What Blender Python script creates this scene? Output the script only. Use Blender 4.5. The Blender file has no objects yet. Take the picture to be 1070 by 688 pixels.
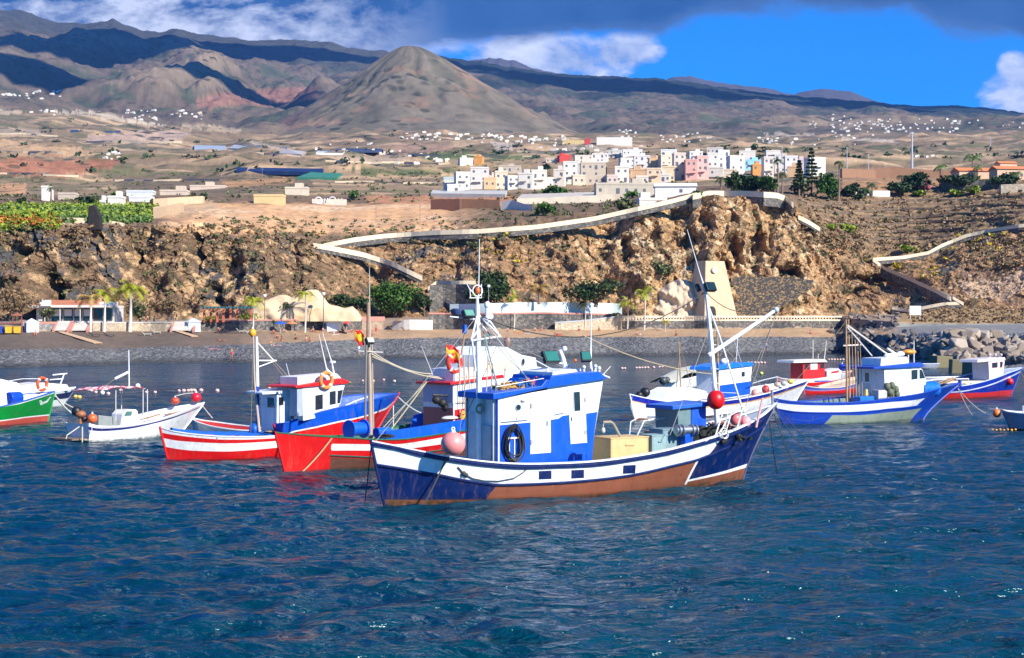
import bpy, bmesh, math, random
import numpy as np
from mathutils import Vector, Matrix
random.seed(7); RNG = np.random.default_rng(7)
SC = bpy.context.scene
COL = SC.collection
R = math.radians
# ------------------------------------------------------------------ camera constants (photo 1070 x 688)
F = 1635.0; HZ = 340.0; CX = 535.0; CH = 6.25
def wp(px, py, Y):
    return Vector(((px-CX)/F*Y, Y, CH+(HZ-py)/F*Y))
def wz(px, py, z=0.0):
    Y = (CH-z)*F/(py-HZ)
    return Vector(((px-CX)/F*Y, Y, z))
# ------------------------------------------------------------------ tagging
def tag(o, label=None, cat=None, group=None, kind=None):
    if label: o['label'] = label
    if cat: o['category'] = cat
    if group: o['group'] = group
    if kind: o['kind'] = kind
    return o
def empty(name, loc, rz=0, label=None, cat=None, group=None):
    o = bpy.data.objects.new(name, None); COL.objects.link(o)
    o.location = loc; o.rotation_euler = (0, 0, rz); o.empty_display_size = .2
    return tag(o, label, cat, group)
def copy_tree(o, parent=None):
    c = o.copy(); COL.objects.link(c); c.parent = parent
    for ch in list(o.children): copy_tree(ch, c)
    return c
# ------------------------------------------------------------------ noise
def _h(ix, iy, iz, seed):
    h = (ix.astype(np.int64)*374761393 + iy.astype(np.int64)*668265263 + iz.astype(np.int64)*2147483647 + seed*974634777) & 0xffffffff
    h = ((h ^ (h >> 13))*1274126177) & 0xffffffff
    h = ((h ^ (h >> 16))*2246822519) & 0xffffffff
    return (h ^ (h >> 15))
def pn(x, y, z=None, seed=0):
    x = np.asarray(x, float); y = np.asarray(y, float)
    z = np.zeros_like(x) if z is None else np.asarray(z, float)
    fx, fy, fz = np.floor(x), np.floor(y), np.floor(z)
    x0, y0, z0 = x-fx, y-fy, z-fz
    u = x0*x0*x0*(x0*(x0*6-15)+10); v = y0*y0*y0*(y0*(y0*6-15)+10); w = z0*z0*z0*(z0*(z0*6-15)+10)
    r = 0
    for dx in (0, 1):
        for dy in (0, 1):
            for dz in (0, 1):
                h = _h(fx+dx, fy+dy, fz+dz, seed)
                a = (h & 1023)/1023.0*2-1; b = ((h >> 10) & 1023)/1023.0*2-1; c = ((h >> 20) & 1023)/1023.0*2-1
                g = a*(x0-dx)+b*(y0-dy)+c*(z0-dz)
                r = r + g*(u if dx else 1-u)*(v if dy else 1-v)*(w if dz else 1-w)
    return r*1.25
def fbm(x, y, z=None, o=4, seed=0, g=.5):
    r = 0; a = 1
    for i in range(o):
        k = 2.03**i
        r = r + a*pn(x*k+7.3*i, y*k-3.1*i, None if z is None else z*k+1.7*i, seed+i); a *= g
    return r
def ridged(x, y, z=None, o=4, seed=0, g=.5):
    r = 0; a = 1; w = 1
    for i in range(o):
        k = 2.07**i
        n = 1-np.abs(pn(x*k+5.3*i, y*k-4.1*i, None if z is None else z*k+2.7*i, seed+i))*1.9
        n = np.clip(n, 0, 1)**2
        r = r + a*n*w; w = np.clip(n*1.4, 0, 1); a *= g
    return r
def worley(x, y, z, seed=0):
    fx, fy, fz = np.floor(x), np.floor(y), np.floor(z); best = np.full(x.shape, 9.); val = np.zeros(x.shape)
    for dx in (-1, 0, 1):
        for dy in (-1, 0, 1):
            for dz in (-1, 0, 1):
                h = _h(fx+dx, fy+dy, fz+dz, seed); px_ = fx+dx+(h & 1023)/1023.; py_ = fy+dy+((h >> 10) & 1023)/1023.; pz_ = fz+dz+((h >> 20) & 1023)/1023.
                d = (x-px_)**2+(y-py_)**2+(z-pz_)**2; m = d < best; best = np.where(m, d, best); val = np.where(m, ((h >> 5) & 511)/511., val)
    return np.sqrt(best), val
def sst(a, b, x):
    t = np.clip((x-a)/(b-a), 0, 1); return t*t*(3-2*t)
# ------------------------------------------------------------------ materials
class NT:
    def __init__(s, name):
        s.m = bpy.data.materials.new(name); s.m.use_nodes = True
        s.t = s.m.node_tree; s.t.nodes.clear()
        s.out = s.t.nodes.new('ShaderNodeOutputMaterial')
        s.b = s.t.nodes.new('ShaderNodeBsdfPrincipled')
        s.L(s.b.outputs[0], s.out.inputs[0])
    def L(s, a, b): s.t.links.new(a, b)
    def put(s, sock, v):
        if isinstance(v, bpy.types.NodeSocket): s.L(v, sock)
        elif isinstance(v, (tuple, list)):
            sock.default_value = tuple(v)+((1,) if len(v) == 3 and len(sock.default_value) == 4 else ())
        else: sock.default_value = v
    def math(s, op, a, b=0, c=0, clamp=False):
        n = s.t.nodes.new('ShaderNodeMath'); n.operation = op; n.use_clamp = clamp
        s.put(n.inputs[0], a); s.put(n.inputs[1], b); s.put(n.inputs[2], c); return n.outputs[0]
    def mix(s, f, a, b, mode='MIX'):
        n = s.t.nodes.new('ShaderNodeMix'); n.data_type = 'RGBA'; n.blend_type = mode
        s.put(n.inputs[0], f); s.put(n.inputs[6], a); s.put(n.inputs[7], b); return n.outputs[2]
    def coord(s, k='Object'):
        n = s.t.nodes.new('ShaderNodeTexCoord'); return n.outputs[k]
    def scale(s, v, sc):
        n = s.t.nodes.new('ShaderNodeMapping'); s.L(v, n.inputs[0]); n.inputs[3].default_value = sc; return n.outputs[0]
    def noise(s, v, sc, det=4, rough=.55, dist=0, out=0):
        n = s.t.nodes.new('ShaderNodeTexNoise'); s.L(v, n.inputs['Vector'])
        n.inputs['Scale'].default_value = sc; n.inputs['Detail'].default_value = det
        n.inputs['Roughness'].default_value = rough; n.inputs['Distortion'].default_value = dist
        return n.outputs[out]
    def vor(s, v, sc, feat='F1', out='Distance'):
        n = s.t.nodes.new('ShaderNodeTexVoronoi'); n.feature = feat; s.L(v, n.inputs['Vector']); n.inputs['Scale'].default_value = sc
        return n.outputs[out]
    def ramp(s, f, pts, interp='LINEAR'):
        n = s.t.nodes.new('ShaderNodeValToRGB'); s.put(n.inputs[0], f); r = n.color_ramp; r.interpolation = interp
        while len(r.elements) < len(pts): r.elements.new(.5)
        for e, (p, c) in zip(r.elements, pts):
            e.position = p; e.color = (c, c, c, 1) if isinstance(c, (int, float)) else tuple(c)+(1,)
        return n.outputs[0]
    def mr(s, v, a, b, c=0, d=1):
        n = s.t.nodes.new('ShaderNodeMapRange'); s.put(n.inputs[0], v)
        for i, q in enumerate((a, b, c, d)): n.inputs[i+1].default_value = q
        return n.outputs[0]
    def bump(s, h, st=.3, dist=.05, nrm=None):
        n = s.t.nodes.new('ShaderNodeBump'); n.inputs['Strength'].default_value = st; n.inputs['Distance'].default_value = dist
        s.L(h, n.inputs['Height'])
        if nrm is not None: s.L(nrm, n.inputs['Normal'])
        return n.outputs[0]
    def fin(s, col=None, rough=None, nrm=None, **k):
        if col is not None: s.put(s.b.inputs['Base Color'], col)
        if rough is not None: s.put(s.b.inputs['Roughness'], rough)
        if nrm is not None: s.L(nrm, s.b.inputs['Normal'])
        for a, v in k.items(): s.put(s.b.inputs[a.replace('_', ' ')], v)
        return s.m
def dk(c, k): return tuple(x*k for x in c)
_pc = {}
def paint(c, rough=.45, dirt=.25, sc=1.5, bump=.15, metal=0.0, streak=True, dc=(.16, .12, .08)):
    """weathered paint: fine value noise, streaky grime, small bumps"""
    key = (c, rough, dirt, sc, bump, metal, streak, dc)
    if key in _pc: return _pc[key]
    n = NT('paint'); co = n.coord()
    v = n.noise(co, sc*2.5, 6, .6)
    base = n.mix(n.mr(v, .3, .7, 0, 1), dk(c, .86), tuple(min(1, x*1.06) for x in c))
    st = n.noise(n.scale(co, (3.2, 3.2, .55)) if streak else co, sc*1.2, 8, .72)
    g = n.mr(st, .5, .8, 0, dirt)
    base = n.mix(g, base, dc)
    b = n.bump(n.noise(co, sc*9, 4, .6), bump, .01)
    _pc[key] = n.fin(base, n.mr(v, .3, .7, rough*.85, min(1, rough*1.2)), b, Metallic=metal)
    return _pc[key]
WHITE = (.78, .79, .78)
def wood(c=(.32, .2, .1)):
    key = ('wood', c)
    if key in _pc: return _pc[key]
    n = NT('weathered_wood'); co = n.coord()
    v = n.noise(n.scale(co, (1, 1, .2)), 9, 6, .65)
    base = n.mix(n.mr(v, .3, .7), dk(c, .55), dk(c, 1.25))
    _pc[key] = n.fin(base, .75, n.bump(v, .3, .02)); return _pc[key]
def glass_dark():
    if 'gd' in _pc: return _pc['gd']
    n = NT('tinted_glass'); co = n.coord(); v = n.noise(co, 3, 3)
    _pc['gd'] = n.fin(n.mix(v, (.008, .012, .018), (.03, .04, .05)), .06, None, Specular_IOR_Level=.7); return _pc['gd']
# ------------------------------------------------------------------ mesh builder
class MB:
    def __init__(s): s.v = []; s.f = []; s.mi = []; s.cur = 0; s.uv = None
    def m(s, i): s.cur = i; return s
    def add(s, vs, fs):
        o = len(s.v); s.v += [tuple(p) for p in vs]
        for f in fs: s.f.append(tuple(o+i for i in f)); s.mi.append(s.cur)
        return s
    def box(s, c, d, rz=0, rx=0, ry=0, taper=1.0):
        c = Vector(c); h = Vector(d)/2; M_ = Matrix.Rotation(rz, 3, 'Z') @ Matrix.Rotation(ry, 3, 'Y') @ Matrix.Rotation(rx, 3, 'X')
        vs = []
        for z in (-1, 1):
            t = taper if z > 0 else 1
            for x, y in ((-1, -1), (1, -1), (1, 1), (-1, 1)): vs.append(c+M_ @ Vector((x*h.x*t, y*h.y*t, z*h.z)))
        return s.add(vs, [(3, 2, 1, 0), (4, 5, 6, 7), (0, 1, 5, 4), (1, 2, 6, 5), (2, 3, 7, 6), (3, 0, 4, 7)])
    def tube(s, p0, p1, r0, r1=None, n=8, cap=True):
        p0 = Vector(p0); p1 = Vector(p1); r1 = r0 if r1 is None else r1
        d = (p1-p0)
        if d.length < 1e-6: return s
        d.normalize(); a = d.orthogonal().normalized(); b = d.cross(a)
        vs = [p0+(a*math.cos(t)+b*math.sin(t))*r0 for t in [2*math.pi*i/n for i in range(n)]]
        vs += [p1+(a*math.cos(t)+b*math.sin(t))*r1 for t in [2*math.pi*i/n for i in range(n)]]
        fs = [(i, (i+1) % n, n+(i+1) % n, n+i) for i in range(n)]
        if cap: fs += [tuple(range(n-1, -1, -1)), tuple(range(n, 2*n))]
        return s.add(vs, fs)
    def path(s, pts, r, n=6, close=False):
        pts = [Vector(p) for p in pts]; m = len(pts); vs = []; fs = []
        up = None
        for i, p in enumerate(pts):
            a = pts[(i-1) % m] if (close or i > 0) else pts[i]; b = pts[(i+1) % m] if (close or i < m-1) else pts[i]
            d = (b-a).normalized() if (b-a).length > 1e-6 else Vector((0, 0, 1))
            if up is None: up = d.orthogonal().normalized()
            up = (up-d*up.dot(d)); up = up.normalized() if up.length > 1e-4 else d.orthogonal().normalized()
            bb = d.cross(up); rr = r[i] if isinstance(r, (list, tuple)) else r
            for k in range(n):
                t = 2*math.pi*k/n; vs.append(p+(up*math.cos(t)+bb*math.sin(t))*rr)
        for i in range(m if close else m-1):
            j = (i+1) % m
            for k in range(n): fs.append((i*n+k, i*n+(k+1) % n, j*n+(k+1) % n, j*n+k))
        if not close: fs += [tuple(range(n-1, -1, -1)), tuple(range((m-1)*n, m*n))]
        return s.add(vs, fs)
    def rope(s, p0, p1, sag=.3, r=.02, n=10):
        p0 = Vector(p0); p1 = Vector(p1)
        return s.path([p0.lerp(p1, i/n)-Vector((0, 0, sag*4*(i/n)*(1-i/n))) for i in range(n+1)], r, 5)
    def ball(s, c, r, seg=14, rings=9, sx=1, sy=1, sz=1):
        c = Vector(c); vs = [c+Vector((0, 0, r*sz))]; fs = []
        for i in range(1, rings):
            ph = math.pi*i/rings
            for k in range(seg):
                t = 2*math.pi*k/seg; vs.append(c+Vector((r*sx*math.sin(ph)*math.cos(t), r*sy*math.sin(ph)*math.sin(t), r*sz*math.cos(ph))))
        vs.append(c-Vector((0, 0, r*sz))); L = len(vs)-1
        for k in range(seg): fs.append((0, 1+k, 1+(k+1) % seg)); fs.append((L, L-seg+(k+1) % seg, L-seg+k))
        for i in range(rings-2):
            for k in range(seg):
                a = 1+i*seg; b = a+seg; fs.append((a+k, b+k, b+(k+1) % seg, a+(k+1) % seg))
        return s.add(vs, fs)
    def torus(s, c, R_, r, ax='y', n=20, m=8, rot=None):
        c = Vector(c); pts = []
        for i in range(n):
            t = 2*math.pi*i/n; q = {'y': Vector((math.cos(t), 0, math.sin(t))), 'z': Vector((math.cos(t), math.sin(t), 0)), 'x': Vector((0, math.cos(t), math.sin(t)))}[ax]*R_
            if rot: q = rot @ q
            pts.append(c+q)
        return s.path(pts, r, m, close=True)
    def prism(s, poly, off):
        """poly: 3-D points (one face), off: extrusion vector"""
        n = len(poly); off = Vector(off); vs = [Vector(p) for p in poly]+[Vector(p)+off for p in poly]
        return s.add(vs, [tuple(range(n-1, -1, -1)), tuple(range(n, 2*n))]+[(i, (i+1) % n, n+(i+1) % n, n+i) for i in range(n)])
    def build(s, name, mats, parent=None, smooth=False, label=None, bevel=0):
        me = bpy.data.meshes.new(name); me.from_pydata(s.v, [], s.f)
        for m_ in (mats if isinstance(mats, (list, tuple)) else [mats]): me.materials.append(m_)
        if len(me.materials) > 1: me.polygons.foreach_set('material_index', s.mi)
        bm = bmesh.new(); bm.from_mesh(me); bmesh.ops.recalc_face_normals(bm, faces=bm.faces)
        if smooth:
            for f in bm.faces: f.smooth = True
            for e in bm.edges:
                if len(e.link_faces) == 2 and e.calc_face_angle(0) > .7: e.smooth = False
        bm.to_mesh(me); bm.free(); me.update()
        o = bpy.data.objects.new(name, me); COL.objects.link(o)
        if parent is not None: o.parent = parent
        if label: o['label'] = label
        if bevel:
            b = o.modifiers.new('bevel', 'BEVEL'); b.width = bevel; b.segments = 2; b.limit_method = 'ANGLE'
        return o
def gridmesh(name, P, mat, smooth=True, col=None, flip=False, uv=None):
    """P: rows x cols x 3 numpy"""
    r, c = P.shape[:2]; me = bpy.data.meshes.new(name)
    me.vertices.add(r*c); me.vertices.foreach_set('co', P.reshape(-1).astype(np.float32))
    i = np.arange(r*c).reshape(r, c); a, b, d, e = i[:-1, :-1].ravel(), i[:-1, 1:].ravel(), i[1:, 1:].ravel(), i[1:, :-1].ravel()
    q = np.stack([a, b, d, e] if not flip else [a, e, d, b], 1).astype(np.int32); n = len(q)
    me.loops.add(n*4); me.loops.foreach_set('vertex_index', q.ravel())
    me.polygons.add(n); me.polygons.foreach_set('loop_start', np.arange(0, n*4, 4, dtype=np.int32))
    me.polygons.foreach_set('use_smooth', np.full(n, smooth))
    me.update(calc_edges=True)
    if col is not None:
        at = me.color_attributes.new('Col', 'FLOAT_COLOR', 'POINT')
        cc = np.ones((r*c, 4), np.float32); cc[:, :3] = col.reshape(-1, 3); at.data.foreach_set('color', cc.ravel())
    if uv is not None:
        ul = me.uv_layers.new(name='UVMap'); ul.data.foreach_set('uv', uv.reshape(-1, 2)[q.ravel()].astype(np.float32).ravel())
    me.materials.append(mat)
    o = bpy.data.objects.new(name, me); COL.objects.link(o); return o
# ================================================================== TERRAIN (one height field, sliced into its surfaces)
def ip(px, xs, ys): return np.interp(px, xs, ys)
cols = np.concatenate([np.arange(-460, -16, 9), np.arange(-16, 1086, 1.2), np.arange(1090, 1540, 9)]).astype(float)
X1 = [-500, 0, 120, 250, 400, 620, 760, 880, 935, 1000, 1070, 1500]
shpy = ip(cols, X1, [385, 383, 379.5, 378, 374, 372, 370, 369.5, 378, 383, 385, 387])
shpy = shpy+.5*np.sin(cols/37)+.3*np.sin(cols/13)
LY = {}; LP = {}
LY[1] = CH*F/(shpy-HZ); LP[1] = shpy
LY[0] = LY[1]-30; LP[0] = HZ+(CH+2.6)*F/LY[0]
LY[2] = LY[1]+ip(cols, X1, [15, 16, 16, 17, 17, 17, 18, 20, 22, 24, 24, 24]); LP[2] = ip(cols, X1, [366, 364.5, 364, 360, 353.5, 352, 352, 352, 349, 347, 347, 347])
LY[3] = LY[2]+ip(cols, X1, [30, 30, 25, 22, 20, 20, 20, 22, 45, 80, 90, 90]); LP[3] = ip(cols, X1, [347, 346, 346, 346, 344.5, 344, 343.5, 343, 342, 340, 340, 340])
LY[4] = LY[3]+1.2; LP[4] = ip(cols, X1, [340, 339, 338.5, 337.5, 336, 334, 332.5, 332.5, 337, 338, 338, 338])
LY[5] = LY[4]+ip(cols, [-500, 0, 200, 300, 400, 500, 620, 700, 760, 860, 935, 1000, 1100, 1500], [22, 22, 24, 22, 22, 14, 10, 10, 9, 9, 30, 20, 20, 20])
LY[5] = np.where(cols > 835, ip(cols, [835, 935, 1000, 1070, 1500], [float(np.interp(835, cols, LY[5])), 410, 402, 396, 396]), LY[5])
LP[5] = ip(cols, [-500, 0, 200, 300, 420, 620, 860, 935, 960, 1000, 1070, 1500], [336, 335, 334, 333, 332, 330, 330, 329, 325, 322, 322, 322])
X6 = [-500, 0, 40, 80, 120, 160, 200, 250, 300, 330, 345, 400, 450, 500, 560, 620, 680, 720, 750, 800, 826, 845, 870, 900, 922, 960, 1000, 1040, 1070, 1200, 1500]
P6 = [236, 240, 236, 239, 239, 242, 243, 248, 252, 257, 258, 249, 246, 243, 238, 229, 219, 208, 206, 208, 214, 228, 246, 262, 274, 270, 260, 246, 239, 228, 220]
LP[6] = ip(cols, X6, P6)+.8*np.sin(cols/9)+.6*np.sin(cols/4.1)
LY[6] = LY[5]+ip(cols, [-500, 0, 150, 250, 350, 450, 600, 720, 830, 900, 935, 1000, 1070, 1500], [14, 14, 15, 20, 28, 34, 34, 26, 26, 32, 38, 44, 44, 44])
LY[7] = ip(cols, [-500, 600, 800, 880, 1500], [600, 600, 590, 520, 520]); LP[7] = ip(cols, [-500, 0, 250, 450, 620, 700, 760, 830, 870, 940, 1000, 1070, 1500], [200, 205, 203, 205, 201, 197, 194, 193, 190, 192, 190, 186, 180])
LY[8] = np.full_like(cols, 1050.); LP[8] = ip(cols, [-500, 0, 130, 250, 450, 600, 750, 850, 950, 1070, 1500], [180, 184, 180, 178, 180, 174, 168, 172, 178, 174, 170])
LY[9] = np.full_like(cols, 2200.); LP[9] = ip(cols, [-500, 0, 120, 250, 450, 620, 800, 1070, 1500], [140, 146, 150, 158, 150, 150, 156, 152, 150])
LY[10] = np.full_like(cols, 3600.); LP[10] = ip(cols, [-500, 0, 100, 200, 270, 330, 430, 600, 700, 850, 1070, 1500], [95, 100, 106, 120, 126, 120, 132, 140, 136, 138, 132, 130])
LY[11] = np.full_like(cols, 5300.); LP[11] = ip(cols, [-500, 0, 100, 200, 300, 430, 520, 600, 700, 850, 1070, 1500], [50, 58, 70, 72, 80, 92, 100, 108, 108, 120, 126, 128])
XR = [-500, 0, 22, 40, 58, 90, 118, 132, 150, 168, 184, 205, 235, 262, 300, 340, 362, 400, 440, 470, 520, 560, 600, 650, 690, 720, 750, 780, 830, 870, 905, 960, 1000, 1030, 1070, 1500]
PR = [8, 12, 11, 18, 24, 26, 21, 27, 33, 34, 30, 36, 39, 43, 42, 45, 50, 54, 57, 61, 68, 75, 79, 81, 84, 87, 91, 96, 101, 104, 107, 112, 111, 114, 120, 132]
LY[12] = np.full_like(cols, 7600.); LP[12] = ip(cols, XR, PR)-.5
LY[13] = np.full_like(cols, 8300.); LP[13] = LP[12]+9
LY[14] = np.full_like(cols, 10200.); LP[14] = ip(cols, [-500, 400, 455, 480, 500, 522, 540, 552, 640, 690, 705, 722, 738, 770, 800, 828, 846, 860, 890, 908, 960, 1500], [60, 66, 70, 65, 62, 61, 64, 70, 90, 85, 80.5, 80, 84, 89, 92, 99, 94.5, 93, 96, 103.5, 118, 140])
LY[15] = np.full_like(cols, 12000.); LP[15] = LP[14]+25
LZ = {k: CH+(HZ-LP[k])/F*LY[k] for k in LY}
NR = {0: 5, 1: 26, 2: 12, 3: 3, 4: 8, 5: 120, 6: 100, 7: 46, 8: 60, 9: 60, 10: 75, 11: 75, 12: 6, 13: 16, 14: 8}
YY = []; ZZ = []; KK = []; TT = []
for k in range(15):
    n = NR[k]
    for i in range(n):
        t = i/n
        if k >= 6 and k < 12:
            a = np.log(LY[k]); b = np.log(LY[k+1]); Yr = np.exp(a+(b-a)*t)
        else: Yr = LY[k]+(LY[k+1]-LY[k])*t
        tt = t
        if k == 5: tt = t**.9
        if k >= 6:
            pp = LP[k]+(LP[k+1]-LP[k])*tt; Zr = CH+(HZ-pp)/F*Yr
        else: Zr = LZ[k]+(LZ[k+1]-LZ[k])*tt
        YY.append(Yr); ZZ.append(Zr); KK.append(k); TT.append(t)
YY = np.array(YY); ZZ = np.array(ZZ); KK = np.array(KK); TT = np.array(TT)
GP = np.repeat(cols[None, :], len(YY), 0); XX = (GP-CX)/F*YY
NPY = HZ-(ZZ-CH)*F/YY                        # nominal photo row of every vertex
Kc = (KK+TT)[:, None]
# relief
Zs = ZZ.copy(); Ys = YY.copy(); Xs = XX.copy()
bell = lambda a, b, e=.25: sst(a, a+e, Kc)*(1-sst(b-e, b, Kc))
# pebble berm + sand
Zs += bell(1, 2.9, .3)*(.25*fbm(XX/6, YY/6, o=3, seed=1)+.18*ridged(XX/1.3, YY/1.3, o=2, seed=2)*(Kc < 2)-.08)
# plateau / slopes
Zs += bell(5.9, 8.2, .3)*(1.2*fbm(XX/22, YY/22, o=4, seed=3)*(.35+.65*sst(300, 700, YY)))
Zs += bell(6.0, 7.6, .4)*(GP > 820)*sst(820, 860, GP)*(.9*((ZZ*.55+fbm(XX/40, YY/40, o=2, seed=5)*.7) % 1.0))     # old farm terraces
Zs += bell(7.4, 10.2, .5)*(9*(ridged(XX/260, YY/260, o=4, seed=11)-.7)+6*fbm(XX/120, YY/120, o=3, seed=12))
mw = bell(9.3, 12.0, 1.0)*sst(.0, .5, 12-Kc)
left = 1-sst(300, 620, GP)*.45
def billow(x, y, o=5, seed=0, g=.5):
    r = 0; a = 1
    for i in range(o):
        k = 2.05**i; r = r+a*(np.sqrt(pn(x*k+3.3*i, y*k-2.1*i, seed=seed+i)**2+.004)*2.2); a *= g
    return r
wx = XX+260*pn(XX/800, YY/800, seed=33); wy = YY+260*pn(XX/800+9, YY/800, seed=34)
rg = billow(wx/640, wy/1500, o=6, seed=21, g=.46)
rgt = sst(430, 640, GP)
Zs += mw*(1-.78*rgt)*(1-.75*sst(330, 370, GP)*(1-sst(500, 560, GP)))*(125*(rg-.8))
Zs += bell(9.6, 12.2, .5)*16*(billow(XX/200, YY/300, o=4, seed=23)-.7)
Zs += sst(11.6, 12, Kc)*(Kc < 14.9)*8*fbm(XX/60, YY*0, o=4, seed=24)
# cliff
ck = bell(4.9, 6.35, .22)
ck = np.clip(ck, 0, 1)
sx, sy, sz = XX/1.0, YY*1.0, ZZ*1.0
big = ridged(XX/15, YY/24, ZZ/20, o=3, seed=41, g=.5)
mid = ridged(XX/4.6, YY/6, ZZ/5.2, o=4, seed=42, g=.55)
fin = fbm(XX/1.1, YY/1.1, ZZ/.9, o=4, seed=43)
gul = ridged(XX/9+.3*pn(XX/6, ZZ/7, seed=50), YY/60, ZZ/40, o=2, seed=44)
steep = ip(GP, [-500, 250, 350, 450, 600, 830, 900, 930, 1000, 1500], [1, 1, .8, .7, 1.0, 1.15, 1, .6, .8, .8])
mb = fbm(XX/5.5, YY/7, ZZ/4.5, o=5, seed=47, g=.56)
d = steep*(2.6*(big-.8)+.55*(mid-.8)+1.9*mb+.16*fin-1.9*(gul-.8))
nx_ = .25*fbm(XX/2.5, YY/2.5, ZZ/2.5, o=2, seed=48)
w1, c1_ = worley(XX/4.2+nx_, YY/6+nx_, ZZ/2.9+nx_, 51); w2, c2_ = worley(XX/1.7+nx_*2, YY/3, ZZ/1.25+nx_*2, 52)
d = d*.8+steep*(1.6*(c1_-.5)+(.38-.15*(GP > 560)*(GP < 860))*(c2_-.5)-.5*np.clip(w1-.75, 0, 1)*3)
strata = .5*np.sin(ZZ*1.7+2.5*pn(XX/12, YY/12, seed=46))
Ys = Ys-ck*(d+strata*.6*steep)
Zs = Zs+ck*(.35*d+.35*fin)
# caves and overhangs (dark hollows in the photograph)
for cx, cy, rx, ry, dep in [(45, 298, 14, 17, 5), (53, 316, 10, 12, 4), (20, 262, 9, 7, 2.5), (206, 262, 5, 20, 2.5), (244, 285, 8, 16, 2.5), (768, 262, 9, 17, 4.5), (793, 254, 6, 12, 4), (760, 278, 8, 8, 4), (720, 250, 5, 9, 3), (738, 232, 6, 8, 2.5), (824, 286, 12, 5, 4), (910, 292, 22, 5, 5), (905, 306, 16, 5, 4), (925, 300, 14, 5, 3), (770, 322, 8, 6, 3), (655, 262, 4, 12, 2), (520, 262, 5, 14, 2.2), (590, 258, 4, 14, 1.5), (960, 300, 10, 5, 2.5), (140, 268, 7, 9, 2), (100, 255, 8, 8, 2), (310, 318, 14, 8, 2.5), (225, 310, 6, 9, 2)]:
    q = ((GP-cx+1.5*pn(XX*.5, ZZ*.5, seed=61)*6)/rx)**2+((NPY-cy)/ry)**2
    Ys += (KK[:, None] == 5)*dep*1.9/(1+q**3)
# re-align x so columns stay in place for the displaced depth
Xs = XX + 0*Ys
# ---- albedo
NPC = np.where(Kc > 6, HZ-(Zs-CH)*F/Ys, NPY)
str_ = fbm(XX/170, YY/30, o=4, seed=75)
N1 = fbm(XX/9, YY/9, ZZ/9, o=4, seed=71); N2 = fbm(XX/2.2, YY/2.2, ZZ/2.2, o=3, seed=72)
NB = fbm(XX/300, YY/300, o=4, seed=73); NM = fbm(XX/40, YY/40, o=4, seed=74)
def C3(a): return np.array(a, float)[None, None, :]
def mixc(c, a, w): w = np.clip(w, 0, 1)[..., None]; return c*(1-w)+C3(a)*w
col = np.zeros(GP.shape+(3,))+C3((.13, .105, .08))
col = mixc(col, (.31, .18, .09), (KK[:, None] == 5)*1.0+0*GP)
col = mixc(col, (.20, .125, .07), (KK[:, None] == 5)*(1-sst(280, 420, GP+60*N1)))
cl = (KK[:, None] == 5)+0*GP
col = mixc(col, (.085, .08, .078), cl*sst(.05, .4, N1+.18*(GP < 330)-.1))
ochre = sst(560, 620, GP)*(1-sst(850, 880, GP))
col = mixc(col, (.46, .28, .135), cl*ochre*sst(-.25, .15, N1*.9+N2*.3+.05))
col = mixc(col, (.56, .41, .24), cl*ochre*sst(.15, .4, N2-N1*.6))
col = mixc(col, (.42, .27, .14), cl*(1-ochre)*sst(.1, .4, N2+.4*NM))
col = mixc(col, (.09, .075, .04), cl*sst(.12, .4, fbm(XX/3.4, YY/3.4, ZZ/3.4, o=4, seed=79))*.8)
col = mixc(col, (.5, .38, .24), cl*sst(0, 6, NPY-300+8*N1)*(GP > 690)*(GP < 730))
# plateau
pl = (KK[:, None] == 6)+0*GP
col = mixc(col, (.17, .11, .065), pl)
col = mixc(col, (.58, .33, .16), pl*sst(160, 200, GP+20*NM)*(1-sst(450, 520, GP+25*NM))*(1-sst(243, 248, NPY+4*NM-sst(300, 330, GP)*0))*sst(211, 216, NPY+3*N1))
col = mixc(col, (.64, .42, .24), pl*sst(160, 200, GP)*(1-sst(450, 500, GP))*(1-sst(236, 242, NPY))*sst(213, 217, NPY)*sst(.0, .3, NM))
col = mixc(col, (.17, .115, .06), pl*(GP > 835)*sst(-.1, .3, NM))
col = mixc(col, (.38, .25, .13), pl*(GP > 835)*sst(.55, .9, (ZZ*.55+fbm(XX/40, YY/40, o=2, seed=5)*.7) % 1.0)*.7)
# lower slopes
lo = sst(6.95, 7.05, Kc)*(1-sst(9.5, 10, Kc))
lo = lo+0*GP
col = mixc(col, (.24, .165, .095), lo); col = mixc(col, (.17, .14, .08), lo*sst(0, .4, NB+NM*.6)); col = mixc(col, (.54, .36, .20), lo*sst(.05, .35, str_)*.85); col = mixc(col, (.12, .12, .05), lo*sst(.12, .3, -str_+.3*NM)*.7)
mo = sst(9.5, 10, Kc)+0*GP
col = mixc(col, (.13, .10, .072), mo); col = mixc(col, (.22, .165, .11), mo*sst(.0, .5, rg-.9)); col = mixc(col, (.07, .08, .05), mo*sst(.05, .35, fbm(XX/150, YY/150, o=5, seed=88)-.2*(rg-.9)))
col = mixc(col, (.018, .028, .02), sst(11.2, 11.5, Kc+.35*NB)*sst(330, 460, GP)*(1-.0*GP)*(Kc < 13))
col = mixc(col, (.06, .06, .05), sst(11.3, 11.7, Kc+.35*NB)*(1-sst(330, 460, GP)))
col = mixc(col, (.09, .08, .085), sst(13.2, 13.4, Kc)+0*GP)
def poly_mask(P, jit=0):
    x = GP+jit*N2*4; y = NPC+jit*N1*2; m = np.zeros(GP.shape, bool); n = len(P)
    for i in range(n):
        x1, y1 = P[i]; x2, y2 = P[(i+1) % n]
        c = ((y1 > y) != (y2 > y)) & (x < (x2-x1)*(y-y1)/((y2-y1) if y2 != y1 else 1e-9)+x1); m ^= c
    return m.astype(float)
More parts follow.
